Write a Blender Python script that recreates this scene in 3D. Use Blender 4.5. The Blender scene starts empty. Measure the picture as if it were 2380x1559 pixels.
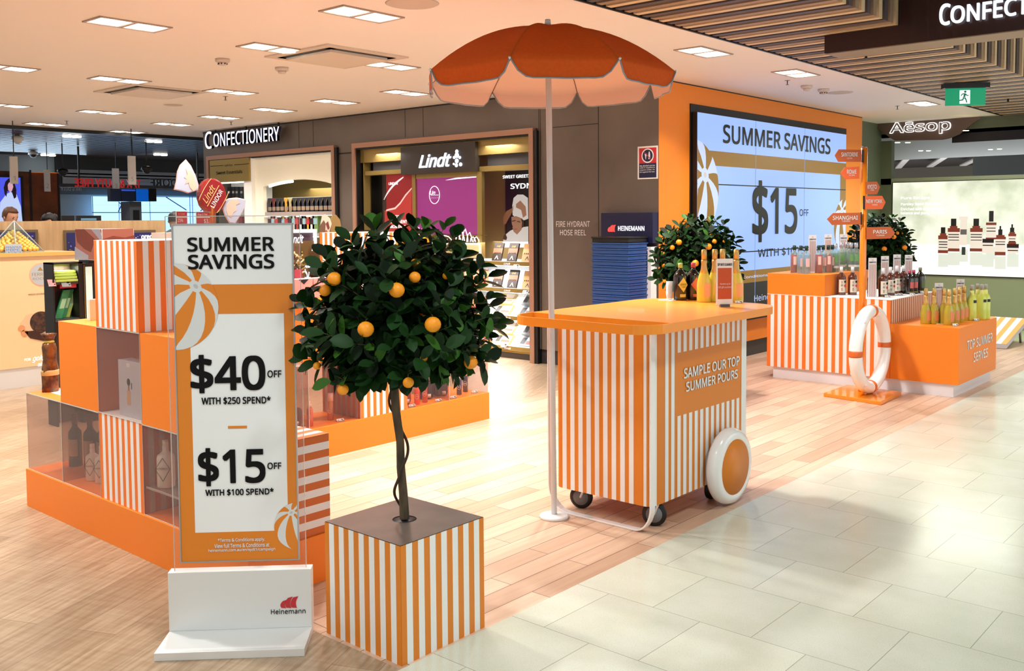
import bpy, bmesh, math, random
from mathutils import Vector, Matrix
random.seed(7)
SC = bpy.context.scene
COL = SC.collection
PI = math.pi
def V(*a): return Vector(a)
# ------------------------------------------------------------------ camera
FPX, CX, CY = 2227.3, 1199.4, 629.55
PITCH, ROLL, YAW = .0554275, -.00733857, .7181449
EYE = V(0, 0, 1.6)
FWD = V(math.cos(YAW)*math.cos(PITCH), math.sin(YAW)*math.cos(PITCH), -math.sin(PITCH))
_r = V(math.sin(YAW), -math.cos(YAW), 0)
_u = _r.cross(FWD)
RGT = _r*math.cos(ROLL)+_u*math.sin(ROLL)
UPV = -_r*math.sin(ROLL)+_u*math.cos(ROLL)
cd = bpy.data.cameras.new('camera'); cam = bpy.data.objects.new('camera', cd); COL.objects.link(cam)
m = Matrix.Identity(4)
for i in range(3):
    m[i][0] = RGT[i]; m[i][1] = UPV[i]; m[i][2] = -FWD[i]; m[i][3] = EYE[i]
cam.matrix_world = m
cd.sensor_width = 36; cd.sensor_fit = 'HORIZONTAL'; cd.lens = FPX/2380*36
cd.shift_x = (1190-CX)/2380; cd.shift_y = -(779.5-CY)/2380
cd.clip_start = .05; cd.clip_end = 200
SC.camera = cam
SC.view_settings.view_transform = 'Standard'; SC.view_settings.look = 'None'
SC.view_settings.gamma = 1; SC.view_settings.use_curve_mapping = False
SC.view_settings.exposure = 0.12
SC.cycles.max_bounces = 7; SC.cycles.diffuse_bounces = 3; SC.cycles.glossy_bounces = 3
SC.cycles.transmission_bounces = 5; SC.cycles.transparent_max_bounces = 14
SC.cycles.sample_clamp_indirect = 6; SC.cycles.caustics_reflective = False; SC.cycles.caustics_refractive = False
# ------------------------------------------------------------------ world
wd = bpy.data.worlds.new('world'); SC.world = wd; wd.use_nodes = True
wd.node_tree.nodes['Background'].inputs[0].default_value = (1, .97, .94, 1)
wd.node_tree.nodes['Background'].inputs[1].default_value = .62
def ray(px, py): return FWD + RGT*((px-CX)/FPX) - UPV*((py-CY)/FPX)
def at(px, py, ax, val):
    "point where the line of sight through a pixel meets the plane coordinate ax = val"
    d = ray(px, py); return EYE + d*((val-EYE[ax])/d[ax])
def fl(px, py, z=0): return at(px, py, 2, z)
CEIL = 2.95
# ------------------------------------------------------------------ lights of the place: the recessed downlights
LAMPS = [(3.24,6.31),(4.11,4.90),(4.45,6.38),(5.63,6.37),(6.92,4.01),(4.43,8.84),(5.63,8.85),(6.95,7.60),(6.92,8.75),(6.91,9.93),(6.92,11.12),(5.58,11.6),(6.94,12.37),(7.07,13.9),
         (1.9,6.3),(1.9,8.8),(3.2,8.8),(3.2,11.5),(4.4,11.6),(2.9,4.9),(1.6,4.9),(5.55,4.1),(8.9,4.05),(11.9,4.1),(5.6,13.9),(4.2,13.9)]
def lamp(kind, name, loc, energy, color=(1, .965, .92), **k):
    l = bpy.data.lights.new(name, kind); l.energy = energy; l.color = color
    for a, b in k.items(): setattr(l, a, b)
    o = bpy.data.objects.new(name, l); COL.objects.link(o); o.location = loc
    return o
E0 = 44
for i, (x, y) in enumerate(LAMPS):
    e = E0*(1.0 if y < 7.5 else .85)*(2.2 if (x, y) == (5.55, 4.1) else 1)
    lamp('SPOT', 'downlight_beam', (x, y, CEIL-.03), e*3.2, spot_size=math.radians(128), spot_blend=.7, shadow_soft_size=.08)
for x, y in ((2.0, 1.2), (4.5, 1.0), (7.5, 1.0), (10.5, 1.2), (0.2, 2.6), (13, 1.5), (-.5, .5)):      # downlights of the concourse, over the pale floor
    lamp('SPOT', 'concourse_beam', (x, y, 3.15), E0*2.1, (.90, 1, .97), spot_size=math.radians(130), spot_blend=.8, shadow_soft_size=.12)
def aim(o, tgt):
    d = Vector(tgt)-o.location; o.rotation_euler = d.to_track_quat('-Z', 'Y').to_euler(); return o
# track spots that throw light on the displays and walls
for loc, tgt, e, s in (((1.0,6.6,2.9),(2.3,4.8,.6),150,50), ((4.9,3.9,2.9),(4.9,5.3,.3),150,70), ((6.9,3.9,2.9),(8.9,3.6,.5),135,55),
                       ((7.4,4.1,2.9),(8.3,5.15,1.5),60,55), ((5.2,4.0,2.9),(5.3,3.0,1.05),70,40), ((4.0,5.2,2.9),(4.5,4.0,0),150,75)):
    aim(lamp('SPOT', 'track_beam', loc, e, spot_size=math.radians(s), spot_blend=.6, shadow_soft_size=.05), tgt)

# ------------------------------------------------------------------ materials
def lin(c):
    c = c/255.; return c/12.92 if c <= .04045 else ((c+.055)/1.055)**2.4
def rgb(r, g, b): return (lin(r), lin(g), lin(b), 1)
MATS = {}
def mat(name, col=(200,200,200), rough=.5, metal=0., emit=0., ecol=None, trans=0., coat=0., spec=.5, alpha=1.):
    if name in MATS: return MATS[name]
    mt = bpy.data.materials.new(name); mt.use_nodes = True
    b = mt.node_tree.nodes['Principled BSDF']
    b.inputs['Base Color'].default_value = rgb(*col); b.inputs['Roughness'].default_value = rough
    b.inputs['Metallic'].default_value = metal; b.inputs['Specular IOR Level'].default_value = spec
    b.inputs['Coat Weight'].default_value = coat; b.inputs['Transmission Weight'].default_value = trans
    b.inputs['Alpha'].default_value = alpha
    if emit and name.split()[0] in ('screen','print','lightbox','poster','daylight','glow','lit'): b.inputs['Base Color'].default_value = tuple(q*.25 for q in rgb(*col)[:3])+(1,)
    if emit: b.inputs['Emission Color'].default_value = rgb(*(ecol or col)); b.inputs['Emission Strength'].default_value = emit
    MATS[name] = mt; return mt
def nodes(mt):
    nt = mt.node_tree; return nt, nt.nodes['Principled BSDF']
def N(nt, t, **k):
    n = nt.nodes.new(t)
    for a, b in k.items():
        if a in n.inputs.keys() if isinstance(a, str) else False: n.inputs[a].default_value = b
        else: setattr(n, a, b)
    return n
def setin(n, **k):
    for a, b in k.items(): n.inputs[a.replace('_', ' ')].default_value = b
def noisy(mt, c2, scale=8, lo=.35, hi=.7, stretch=(1,1,1), detail=4, bump=0.):
    nt, b = nodes(mt); base = tuple(b.inputs['Base Color'].default_value)
    tc = nt.nodes.new('ShaderNodeTexCoord'); mp = nt.nodes.new('ShaderNodeMapping'); mp.inputs['Scale'].default_value = stretch
    nz = nt.nodes.new('ShaderNodeTexNoise'); nz.inputs['Scale'].default_value = scale; nz.inputs['Detail'].default_value = detail
    rp = nt.nodes.new('ShaderNodeValToRGB'); rp.color_ramp.elements[0].position = lo; rp.color_ramp.elements[1].position = hi
    rp.color_ramp.elements[0].color = base; rp.color_ramp.elements[1].color = rgb(*c2)
    L = nt.links.new; L(tc.outputs['Object'], mp.inputs[0]); L(mp.outputs[0], nz.inputs['Vector']); L(nz.outputs['Fac'], rp.inputs[0]); L(rp.outputs[0], b.inputs['Base Color'])
    if bump:
        bp_ = nt.nodes.new('ShaderNodeBump'); bp_.inputs['Strength'].default_value = bump; bp_.inputs['Distance'].default_value = .005
        L(nz.outputs['Fac'], bp_.inputs['Height']); L(bp_.outputs[0], b.inputs['Normal'])
    return mt
def clear(name, tint=(255,255,255), gloss=.12, op=.08, rough=.02):
    "thin clear plastic or glass: see-through, slightly tinted, with a soft sheen"
    if name in MATS: return MATS[name]
    mt = bpy.data.materials.new(name); mt.use_nodes = True; nt = mt.node_tree; nt.nodes.clear()
    o = nt.nodes.new('ShaderNodeOutputMaterial'); t = nt.nodes.new('ShaderNodeBsdfTransparent'); t.inputs[0].default_value = rgb(*tint)
    p = nt.nodes.new('ShaderNodeBsdfPrincipled'); p.inputs['Base Color'].default_value = rgb(*tint); p.inputs['Roughness'].default_value = rough
    fr = nt.nodes.new('ShaderNodeLayerWeight'); fr.inputs[0].default_value = .5
    pw = nt.nodes.new('ShaderNodeMath'); pw.operation = 'POWER'; pw.inputs[1].default_value = 3
    mth = nt.nodes.new('ShaderNodeMath'); mth.operation = 'MULTIPLY_ADD'; mth.inputs[1].default_value = gloss*3; mth.inputs[2].default_value = op
    mx = nt.nodes.new('ShaderNodeMixShader'); L = nt.links.new
    L(fr.outputs['Facing'], pw.inputs[0]); L(pw.outputs[0], mth.inputs[0]); L(mth.outputs[0], mx.inputs[0]); L(t.outputs[0], mx.inputs[1]); L(p.outputs[0], mx.inputs[2]); L(mx.outputs[0], o.inputs[0])
    MATS[name] = mt; return mt
ORANGE = mat('orange laminate', (246,132,28), .42); ORANGE2 = mat('orange vinyl stripe', (240,120,36), .45)
WHITE = mat('white vinyl', (236,237,238), .4); WHITEG = mat('white gloss paint', (240,240,240), .18, coat=.5)
BLACK = mat('black print', (8,7,9), .6, spec=.2); BLK = mat('black plastic', (12,12,14), .45)
OFFW = mat('off white panel', (236,232,222), .5); GOLD = mat('brushed gold', (176,148,82), .32, .85); COPPER = mat('copper trim', (176,134,112), .4, .3)
DGREY = mat('dark grey', (52,50,50), .5); STEEL = mat('steel', (150,150,152), .3, .9); CREAM = mat('cream', (238,228,200), .5)
LIT = mat('lit white', (255,255,255), .5, emit=2.2); LITS = mat('lit letter', (235,242,255), .5, emit=1.35); STRIP = mat('light strip', (255,250,238), .5, emit=2.6)
LAMPM = mat('lamp face', (255,248,235), .5, emit=14.); RED = mat('red print', (190,40,50), .4); NAVY = mat('navy panel', (20,24,66), .4)
ACR = clear('clear acrylic', (252,250,249), .10, .03); ACRG = clear('smoky acrylic', (240,233,230), .10, .02); GLASS = clear('window glass', (225,240,250), .1, .03)
EDGE = clear('acrylic edge', (225,225,220), .3, .5, .2)
PAPER = mat('paper', (240,240,238), .6); SILVER = mat('brushed aluminium', (226,227,226), .45, .25); GREENP = mat('green plastic', (20,70,50), .4)
SKIN = mat('skin', (205,150,120), .5); HAIR = mat('dark hair', (22,17,17), .6); HAIRB = mat('brown hair', (92,58,34), .6)
CARD = mat('grey card', (150,150,150), .6)

# ------------------------------------------------------------------ mesh helpers
class Fr:
    "a flat working frame: a to the viewer's right, b up, c towards the viewer"
    def __init__(s, o, r, u=(0,0,1)):
        s.o = Vector(o); s.r = Vector(r).normalized(); s.u = Vector(u).normalized(); s.n = s.r.cross(s.u)
    def W(s, a, b, c=0): return s.o+s.r*a+s.u*b+s.n*c
    def px(s, x, y):
        d = ray(x, y); t = (s.o-EYE).dot(s.n)/d.dot(s.n); q = EYE+d*t-s.o; return (q.dot(s.r), q.dot(s.u))
def FX(x): return Fr((x,0,0), (0,-1,0))
def FY(y): return Fr((0,y,0), (1,0,0))
class MB:
    def __init__(s): s.v = []; s.f = []; s.m = []; s.mats = []; s.sm = []
    def mi(s, mt):
        if mt not in s.mats: s.mats.append(mt)
        return s.mats.index(mt)
    def add(s, vs, fs, mt, smooth=False):
        k = len(s.v); s.v += [tuple(v) for v in vs]; i = s.mi(mt)
        for f in fs: s.f.append([k+q for q in f]); s.m.append(i); s.sm.append(smooth)
        return s
    def fbox(s, fr, a0, a1, b0, b1, c0, c1, mt):
        vs = [fr.W(a, b, c) for c in (c0, c1) for b in (b0, b1) for a in (a0, a1)]
        return s.add(vs, [(0,2,3,1),(4,5,7,6),(0,1,5,4),(2,6,7,3),(0,4,6,2),(1,3,7,5)], mt)
    def box(s, x0, x1, y0, y1, z0, z1, mt):
        vs = [(x,y,z) for z in (z0,z1) for y in (y0,y1) for x in (x0,x1)]
        return s.add(vs, [(0,2,3,1),(4,5,7,6),(0,1,5,4),(2,6,7,3),(0,4,6,2),(1,3,7,5)], mt)
    def fpoly(s, fr, pts, c0, c1, mt):
        n = len(pts); vs = [fr.W(a,b,c1) for a,b in pts]+[fr.W(a,b,c0) for a,b in pts]
        fs = [tuple(range(n)), tuple(range(2*n-1, n-1, -1))]+[(i, n+i, n+(i+1)%n, (i+1)%n) for i in range(n)]
        return s.add(vs, fs, mt)
    def tube(s, path, r, mt, seg=8, closed=False, flat=1., up=(0,0,1)):
        P = [Vector(p) for p in path]; n = len(P); R = r if isinstance(r, (list, tuple)) else [r]*n
        vs = []; pu = None
        for i in range(n):
            a = P[(i-1)%n] if (closed or i > 0) else P[i]; b = P[(i+1)%n] if (closed or i < n-1) else P[i]
            t = (b-a).normalized()
            if pu is None:
                w = Vector(up); pu = (w-t*w.dot(t))
                if pu.length < 1e-3: w = V(1,0,0); pu = w-t*w.dot(t)
            else: pu = pu-t*pu.dot(t)
            pu.normalize(); q = t.cross(pu)
            for k in range(seg):
                an = 2*PI*k/seg; vs.append(P[i]+pu*math.cos(an)*R[i]+q*math.sin(an)*R[i]*flat)
        fs = []
        for i in range(n if closed else n-1):
            j = (i+1)%n
            for k in range(seg): fs.append((i*seg+k, i*seg+(k+1)%seg, j*seg+(k+1)%seg, j*seg+k))
        if not closed: fs += [tuple(range(seg-1,-1,-1)), tuple(range((n-1)*seg, n*seg))]
        return s.add(vs, fs, mt, True)
    def lathe(s, prof, mt, o=(0,0,0), seg=16, axis=None, sx=1., sy=1.):
        o = Vector(o); ax = Vector(axis).normalized() if axis else V(0,0,1)
        e1 = V(1,0,0) if abs(ax.x) < .9 else V(0,1,0); e1 = (e1-ax*e1.dot(ax)).normalized(); e2 = ax.cross(e1)
        vs = []
        for r, z in prof:
            for k in range(seg):
                an = 2*PI*k/seg; vs.append(o+e1*(math.cos(an)*r*sx)+e2*(math.sin(an)*r*sy)+ax*z)
        n = len(prof); fs = []
        for i in range(n-1):
            for k in range(seg): fs.append((i*seg+k, i*seg+(k+1)%seg, (i+1)*seg+(k+1)%seg, (i+1)*seg+k))
        fs += [tuple(range(seg-1,-1,-1)), tuple(range((n-1)*seg, n*seg))]
        return s.add(vs, fs, mt, True)
    def ball(s, o, r, mt, seg=14, sz=1.):
        k = seg//2; return s.lathe([(max(1e-4, r*math.sin(PI*i/k)), -r*sz*math.cos(PI*i/k)) for i in range(k+1)], mt, o, seg)
    def stripes(s, fr, a0, a1, b0, b1, c, n, m0, m1, e=0., vert=True):
        "flat face cut into 2n+1 alternate stripes, m0 at both edges"
        L = a1-a0 if vert else b1-b0; k = 2*n+1; w = (L-2*e)/(k-2) if e else L/k
        cuts = [0]; 
        for i in range(k):
            cuts.append(cuts[-1]+((e if i in (0, k-1) else w) if e else w))
        for i in range(k):
            p, q = cuts[i], cuts[i+1]; mt = m0 if i % 2 == 0 else m1
            if vert: vs = [fr.W(a0+p,b0,c), fr.W(a0+q,b0,c), fr.W(a0+q,b1,c), fr.W(a0+p,b1,c)]
            else: vs = [fr.W(a0,b0+p,c), fr.W(a1,b0+p,c), fr.W(a1,b0+q,c), fr.W(a0,b0+q,c)]
            s.add(vs, [(0,1,2,3)], mt)
        return s
    def mesh(s, name):
        me = bpy.data.meshes.new(name); me.from_pydata(s.v, [], s.f)
        for mt in s.mats: me.materials.append(mt)
        me.polygons.foreach_set('material_index', s.m); me.polygons.foreach_set('use_smooth', s.sm)
        me.update()
        return me
    def build(s, name, parent=None, bevel=0., loc=None, kind=None, norm=True):
        me = s.mesh(name)
        if parent: me.transform(pm(parent).inverted())
        if norm:
            bm = bmesh.new(); bm.from_mesh(me); bmesh.ops.recalc_face_normals(bm, faces=bm.faces); bm.to_mesh(me); bm.free()
        o = bpy.data.objects.new(name, me); COL.objects.link(o)
        if parent: o.parent = parent
        if loc is not None: o.location = loc
        if bevel:
            md = o.modifiers.new('bevel', 'BEVEL'); md.width = bevel; md.segments = 2; md.limit_method = 'ANGLE'
        if kind: o['kind'] = kind
        return o
def tag(o, label, cat, group=None, kind=None):
    o['label'] = label; o['category'] = cat
    if group: o['group'] = group
    if kind: o['kind'] = kind
    return o
def thing(name, label, cat, loc=(0,0,0), rz=0, group=None):
    o = bpy.data.objects.new(name, None); COL.objects.link(o); o.location = loc; o.rotation_euler.z = rz
    o.empty_display_size = .05; return tag(o, label, cat, group)
KIDS = {}
def kids(o): return [c for c in bpy.data.objects if c.parent == o]
def dup(root, loc, rz=None, label=None, group=None, scale=None, ch=None):
    ch = ch if ch is not None else tree_of(root)
    r = root.copy(); COL.objects.link(r); r.location = loc
    if rz is not None: r.rotation_euler.z = rz
    if label: r['label'] = label
    if group: r['group'] = group
    if scale: r.scale = scale if isinstance(scale, tuple) else (scale,)*3
    for c, sub in ch:
        d = c.copy(); COL.objects.link(d); d.parent = r
        for g in sub: h = g.copy(); COL.objects.link(h); h.parent = d
    return r
TREE = {}
def tree_of(root):
    if root.name not in TREE: TREE[root.name] = [(c, kids(c)) for c in kids(root)]
    return TREE[root.name]
def pm(o):
    if o is None: return Matrix.Identity(4)
    return pm(o.parent) @ Matrix.Translation(o.location) @ Matrix.Rotation(o.rotation_euler.z, 4, 'Z')
def struct(mb, name, bevel=0., norm=True): return mb.build(name, bevel=bevel, kind='structure', norm=norm)
try:        # the sans serif that ships inside Blender; its built-in face if that is missing
    import os
    SANS = bpy.data.fonts.load(os.path.join(bpy.utils.resource_path('LOCAL'), 'datafiles', 'fonts', 'NotoSansHebrew-Regular.woff2'))
except Exception: SANS = None
def txt(s, parent, fr, a0, a1, b0, b1, mt, c=.002, bold=0., shear=0., depth=.0008, res=3, name='lettering', font=None, mirror=False, label=None):
    "writing fitted to the rectangle a0..a1 x b0..b1 of a frame"
    cu = bpy.data.curves.new('t', 'FONT'); cu.body = s; cu.size = 1; cu.align_x = 'LEFT'; cu.shear = shear
    if SANS: cu.font = SANS
    cu.resolution_u = res; cu.extrude = 0
    t = bpy.data.objects.new('t', cu); COL.objects.link(t)
    dg = bpy.context.evaluated_depsgraph_get(); dg.update()
    me = bpy.data.meshes.new_from_object(t.evaluated_get(dg)); bpy.data.objects.remove(t); bpy.data.curves.remove(cu)
    if not me.vertices: return None
    n0 = len(me.vertices)
    if bold:                                     # heavier strokes: the same outline laid down again, shifted a little, each layer a hair behind the last
        co = [v.co.copy() for v in me.vertices]; fa = [list(p.vertices) for p in me.polygons]; vv = list(co); ff = list(fa)
        for i, (dx, dy) in enumerate(((1,1),(-1,1),(1,-1),(-1,-1),(0,1),(0,-1),(1,0),(-1,0))[:8 if bold > .015 else 4]):
            d = V(dx*bold*.85, dy*bold*.85, 0); b_ = len(vv); vv += [c_+d for c_ in co]; ff += [[b_+q for q in f_] for f_ in fa]
        bpy.data.meshes.remove(me); me = bpy.data.meshes.new(name); me.from_pydata(vv, [], ff); me.update()
    xs = [v.co.x for v in me.vertices]; ys = [v.co.y for v in me.vertices]
    x0, x1, y0, y1 = min(xs), max(xs), min(ys), max(ys)
    inv = pm(parent).inverted(); lay = .0003 if depth < .002 else .0002
    for vi_, v in enumerate(me.vertices):
        p = (v.co.x-x0)/(x1-x0); q = (v.co.y-y0)/max(1e-6, y1-y0)
        if mirror: p = 1-p
        v.co = inv @ fr.W(a0+(a1-a0)*p, b0+(b1-b0)*q, c+(vi_//n0)*lay)
    me.materials.clear(); me.materials.append(mt)
    me.name = name; o = bpy.data.objects.new(name, me); COL.objects.link(o)
    if depth > .002:
        md = o.modifiers.new('depth', 'SOLIDIFY'); md.thickness = depth; md.offset = 0
    if parent: o.parent = parent
    if label: o['label'] = label
    return o
def txp(s, parent, fr, p0, p1, mt, **k):
    "writing fitted between two pixels: lower left and upper right corner"
    a0, b0 = fr.px(*p0); a1, b1 = fr.px(*p1); return txt(s, parent, fr, a0, a1, b0, b1, mt, **k)
def beach_ball(parent, fr, ca, cb, R, hub, clip, c, o_m, w_m, n=6, name='beach_ball_print'):
    "flat print of a striped beach ball, cut off at the edges of its sheet"
    mb = MB(); d = Vector((hub[0], hub[1], math.sqrt(max(.01, 1-hub[0]**2-hub[1]**2))))
    e1 = d.cross(V(0,0,1)).normalized() if abs(d.z) < .99 else V(1,0,0); e2 = d.cross(e1)
    def P(th, ph):
        q = d*math.cos(th)+(e1*math.cos(ph)+e2*math.sin(ph))*math.sin(th); return q
    nt_, ns = 14, 5
    for k in range(2*n):
        for j in range(ns):
            p0 = 2*PI*(k+j/ns)/(2*n)+.2; p1 = 2*PI*(k+(j+1)/ns)/(2*n)+.2
            for i in range(nt_):
                t0, t1 = PI*i/nt_*.98+.0, PI*(i+1)/nt_*.98
                if t0 < .16: t0 = .16
                if t1 <= .17: continue
                qs = [P(t0,p0), P(t1,p0), P(t1,p1), P(t0,p1)]
                if max(q.z for q in qs) < 0: continue
                pts = []
                for q in qs:
                    if q.z < 0: l = math.hypot(q.x, q.y); q = V(q.x/l, q.y/l, 0)
                    pts.append((min(max(ca+q.x*R, clip[0]), clip[1]), min(max(cb+q.y*R, clip[2]), clip[3])))
                ar = abs(sum(pts[z][0]*pts[(z+1)%4][1]-pts[(z+1)%4][0]*pts[z][1] for z in range(4)))
                if ar < 1e-9: continue
                mb.add([fr.W(a,b,c) for a,b in pts], [(0,1,2,3)], o_m if k % 2 else w_m)
    hubm = mat('hub grey', (190,190,192), .5) 
    pts = []
    for j in range(24):
        q = P(.16, 2*PI*j/24); pts.append((min(max(ca+q.x*R, clip[0]), clip[1]), min(max(cb+q.y*R, clip[2]), clip[3])))
    mb.add([fr.W(a,b,c) for a,b in pts], [tuple(range(24))], w_m)
    pts = [(min(max(ca+P(.06, 2*PI*j/16).x*R, clip[0]), clip[1]), min(max(cb+P(.06, 2*PI*j/16).y*R, clip[2]), clip[3])) for j in range(16)]
    mb.add([fr.W(a,b,c+.0006) for a,b in pts], [tuple(range(16))], hubm)
    return mb.build(name, parent, norm=False)
# ================================================================== THE SETTING
def brick(mt, w, h, c1, c2, mortar, msize=.0025, off=(0,0), rot=0., offset=.5, streak=None, speck=None, bias=0., tone=.25):
    nt, b = nodes(mt); L = nt.links.new
    tc = nt.nodes.new('ShaderNodeTexCoord'); mp = nt.nodes.new('ShaderNodeMapping'); mp.vector_type = 'TEXTURE'
    mp.inputs['Location'].default_value = (off[0], off[1], 0); mp.inputs['Rotation'].default_value = (0,0,rot)
    bk = nt.nodes.new('ShaderNodeTexBrick'); bk.offset = offset
    bk.inputs['Scale'].default_value = 1; bk.inputs['Brick Width'].default_value = w; bk.inputs['Row Height'].default_value = h
    bk.inputs['Mortar Size'].default_value = msize; bk.inputs['Mortar Smooth'].default_value = .1; bk.inputs['Bias'].default_value = bias
    bk.inputs['Color1'].default_value = rgb(*c1); bk.inputs['Color2'].default_value = rgb(*c2); bk.inputs['Mortar'].default_value = rgb(*mortar)
    L(tc.outputs['Object'], mp.inputs[0]); L(mp.outputs[0], bk.inputs['Vector']); out = bk.outputs['Color']
    for spec in ([streak] if streak else [])+([speck] if speck else []):
        st, sc, lo, hi, dark, fac = spec
        m2 = nt.nodes.new('ShaderNodeMapping'); m2.inputs['Scale'].default_value = st; L(mp.outputs[0], m2.inputs[0])
        nz = nt.nodes.new('ShaderNodeTexNoise'); nz.inputs['Scale'].default_value = sc; nz.inputs['Detail'].default_value = 6; L(m2.outputs[0], nz.inputs['Vector'])
        rp = nt.nodes.new('ShaderNodeValToRGB'); rp.color_ramp.elements[0].position = lo; rp.color_ramp.elements[1].position = hi
        rp.color_ramp.elements[0].color = rgb(*dark); rp.color_ramp.elements[1].color = (1,1,1,1); L(nz.outputs['Fac'], rp.inputs[0])
        mx = nt.nodes.new('ShaderNodeMix'); mx.data_type = 'RGBA'; mx.blend_type = 'MULTIPLY'; mx.inputs[0].default_value = fac
        L(out, mx.inputs[6]); L(rp.outputs[0], mx.inputs[7]); out = mx.outputs[2]
    L(out, b.inputs['Base Color'])
    return mt
TERR = brick(mat('terrazzo', rough=.2, spec=.45), .44, .4367, (222,226,212), (213,218,205), (160,162,150), .0016, (2.39, .359), PI/2, .5,
             ((1,1,1), 3.5, .3, .7, (228,228,214), .5), ((1,1,1), 320, .33, .42, (150,142,120), .5))
PINK = brick(mat('pink boards', rough=.36, spec=.4), .8, .119, (228,198,172), (196,162,136), (90,60,50), .0017, (-.13, 2.605-.119*20), 0, .5, ((.6,9,1), 3, .3, .75, (218,196,186), .5))
WOODF = brick(mat('oak vinyl floor', rough=.3, spec=.45), 1.3, .185, (198,176,150), (176,154,128), (138,116,96), .0015, (1.473, 4.067), math.radians(24.7), .37,
              ((.8,10,1), 5, .3, .7, (196,178,158), .8), ((5,.6,1), 7, .35, .6, (226,214,200), .4))
GRNF = mat('pale green floor', (196,206,172), .15)
def sheet(name, pts, z, mt):
    mb = MB(); mb.add([(x,y,z) for x,y in pts]+[(x,y,z-.05) for x,y in pts], [(0,1,2,3),(7,6,5,4),(0,4,5,1),(1,5,6,2),(2,6,7,3),(3,7,4,0)], mt); return struct(mb, name)
sheet('floor', [(-5,-6),(20,-6),(20,2.505),(-5,2.505)], 0, TERR)
sheet('floor', [(2.225,2.505),(13.2,2.505),(13.2,5.5),(2.225,5.5)], 0, PINK)
mb = MB()
mb.box(-5,2.225,2.505,30,-.05,0,WOODF); mb.box(2.225,8.7,5.5,30,-.05,0,WOODF); mb.box(8.7,24,13.4,30,-.05,0,WOODF); struct(mb, 'floor')
sheet('floor', [(13.2,2.505),(30,2.505),(30,9),(13.2,9)], 0, GRNF)
CEILM = mat('ceiling paint', (250,243,236), .6)
mb = MB(); mb.box(-5,14.35,3.69,14.25,CEIL,CEIL+.06,CEILM); struct(mb, 'ceiling')
# slatted ceiling over the concourse: flat strip beside the white ceiling, then a raised coffer
SL1 = mat('light oak slat', (222,196,156), .5); SL2 = mat('dark oak slat', (84,76,78), .5); SL3 = mat('brown slat', (160,136,112), .5); VOID = mat('black void', (6,6,7), .8)
mb = MB(); random.seed(3)
x = 2.9; k = 0
while x < 19:
    mt = (SL1, SL2, SL3)[k % 3]; w = .058
    mb.box(x, x+w, 2.49, 3.66, CEIL, CEIL+.09, mt)
    mb.box(x, x+w, 2.49, 2.56, CEIL+.091, 3.66, mt)
    mb.box(x, x+w, -4, 2.49, 3.66, 3.75, mt); x += .104; k += 1
mb.box(2.5,20,2.57,3.685,CEIL+.11,CEIL+.14,VOID); mb.box(2.5,20,-4,2.6,3.8,3.82,VOID); mb.box(2.5,20,2.57,2.6,CEIL+.1,3.8,VOID); mb.box(2.5,14.35,3.67,3.69,CEIL-.005,CEIL+.12,BLK)
struct(mb, 'ceiling', norm=False)
# dark slatted ceiling over the far shop
mb = MB(); SLD = mat('far dark slat', (70,56,52), .3); y = 14.35; k = 0
while y < 21: mb.box(-5, 16, y, y+.07, CEIL-.02, CEIL+.06, SLD); y += .17
mb.box(-5,16,14.25,14.33,CEIL-.05,CEIL+.1,BLK); mb.box(-5,16,14.3,30,CEIL+.08,CEIL+.1,VOID); struct(mb, 'ceiling', norm=False)
# confectionery wall (x = 8.04): band over the openings and the piers between them
WALLB = noisy(mat('bronze cladding', (118,107,98), .38, .25), (102,92,84), 1.2, .3, .7)
X0 = 8.04; LY0, LY1, LZ = 6.70, 9.79, 2.57; NY0, NY1, NZ = 10.17, 13.27, 2.54
mb = MB()
mb.box(X0,X0+.12,5.157,13.42,LZ,CEIL,WALLB); mb.box(X0,X0+.12,5.157,LY0,0.16,LZ,WALLB); mb.box(X0,X0+.12,LY1,NY0,0,LZ,WALLB); mb.box(X0,X0+.12,NY1,13.42,0,LZ,WALLB)
mb.box(X0+.03,X0+.12,5.2,LY0,0,.16,DGREY); mb.box(X0+.12,X0+1.2,13.30,13.42,0,CEIL,WALLB); mb.box(X0+.72,X0+.76,5.3,13.4,0,CEIL,DGREY)
mb.box(X0-.004,X0,5.16,13.42,CEIL-.018,CEIL-.001,BLK)
for yy in (6.42+.03, 11.42, 10.73+.15): pass
fr = FX(X0)
for px, py0, py1 in ((694,276,344),(727,270,344),(941,250,319),(983,244,318),(1252,219,302)):
    a, b0 = fr.px(px, py1); a, b1 = fr.px(px, py0); mb.fbox(fr, a-.004, a+.004, b0, min(b1, CEIL), 0, .0015, BLK)
a0 = fr.px(1285,297)[0]; a1 = fr.px(1391,287)[0]
mb.fbox(fr, a0, a1, 2.557, 2.565, 0, .0015, BLK); mb.fbox(fr, a1-.005, a1+.004, .16, 2.9, 0, .0015, BLK); mb.fbox(fr, fr.px(1256,310)[0]-.004, fr.px(1256,310)[0]+.004, .16, 2.9, 0, .0015, BLK)
mb.fbox(fr, -9.79-.0, -10.17, 2.45, 2.47, 0, .0015, BLK)
wall = struct(mb, 'wall_left')
txp('FIRE HYDRANT', wall, fr, (1293,527), (1371,514), WHITE, bold=.0)
txp('HOSE REEL', wall, fr, (1302,546.5), (1362,534), WHITE, bold=.0)
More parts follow.
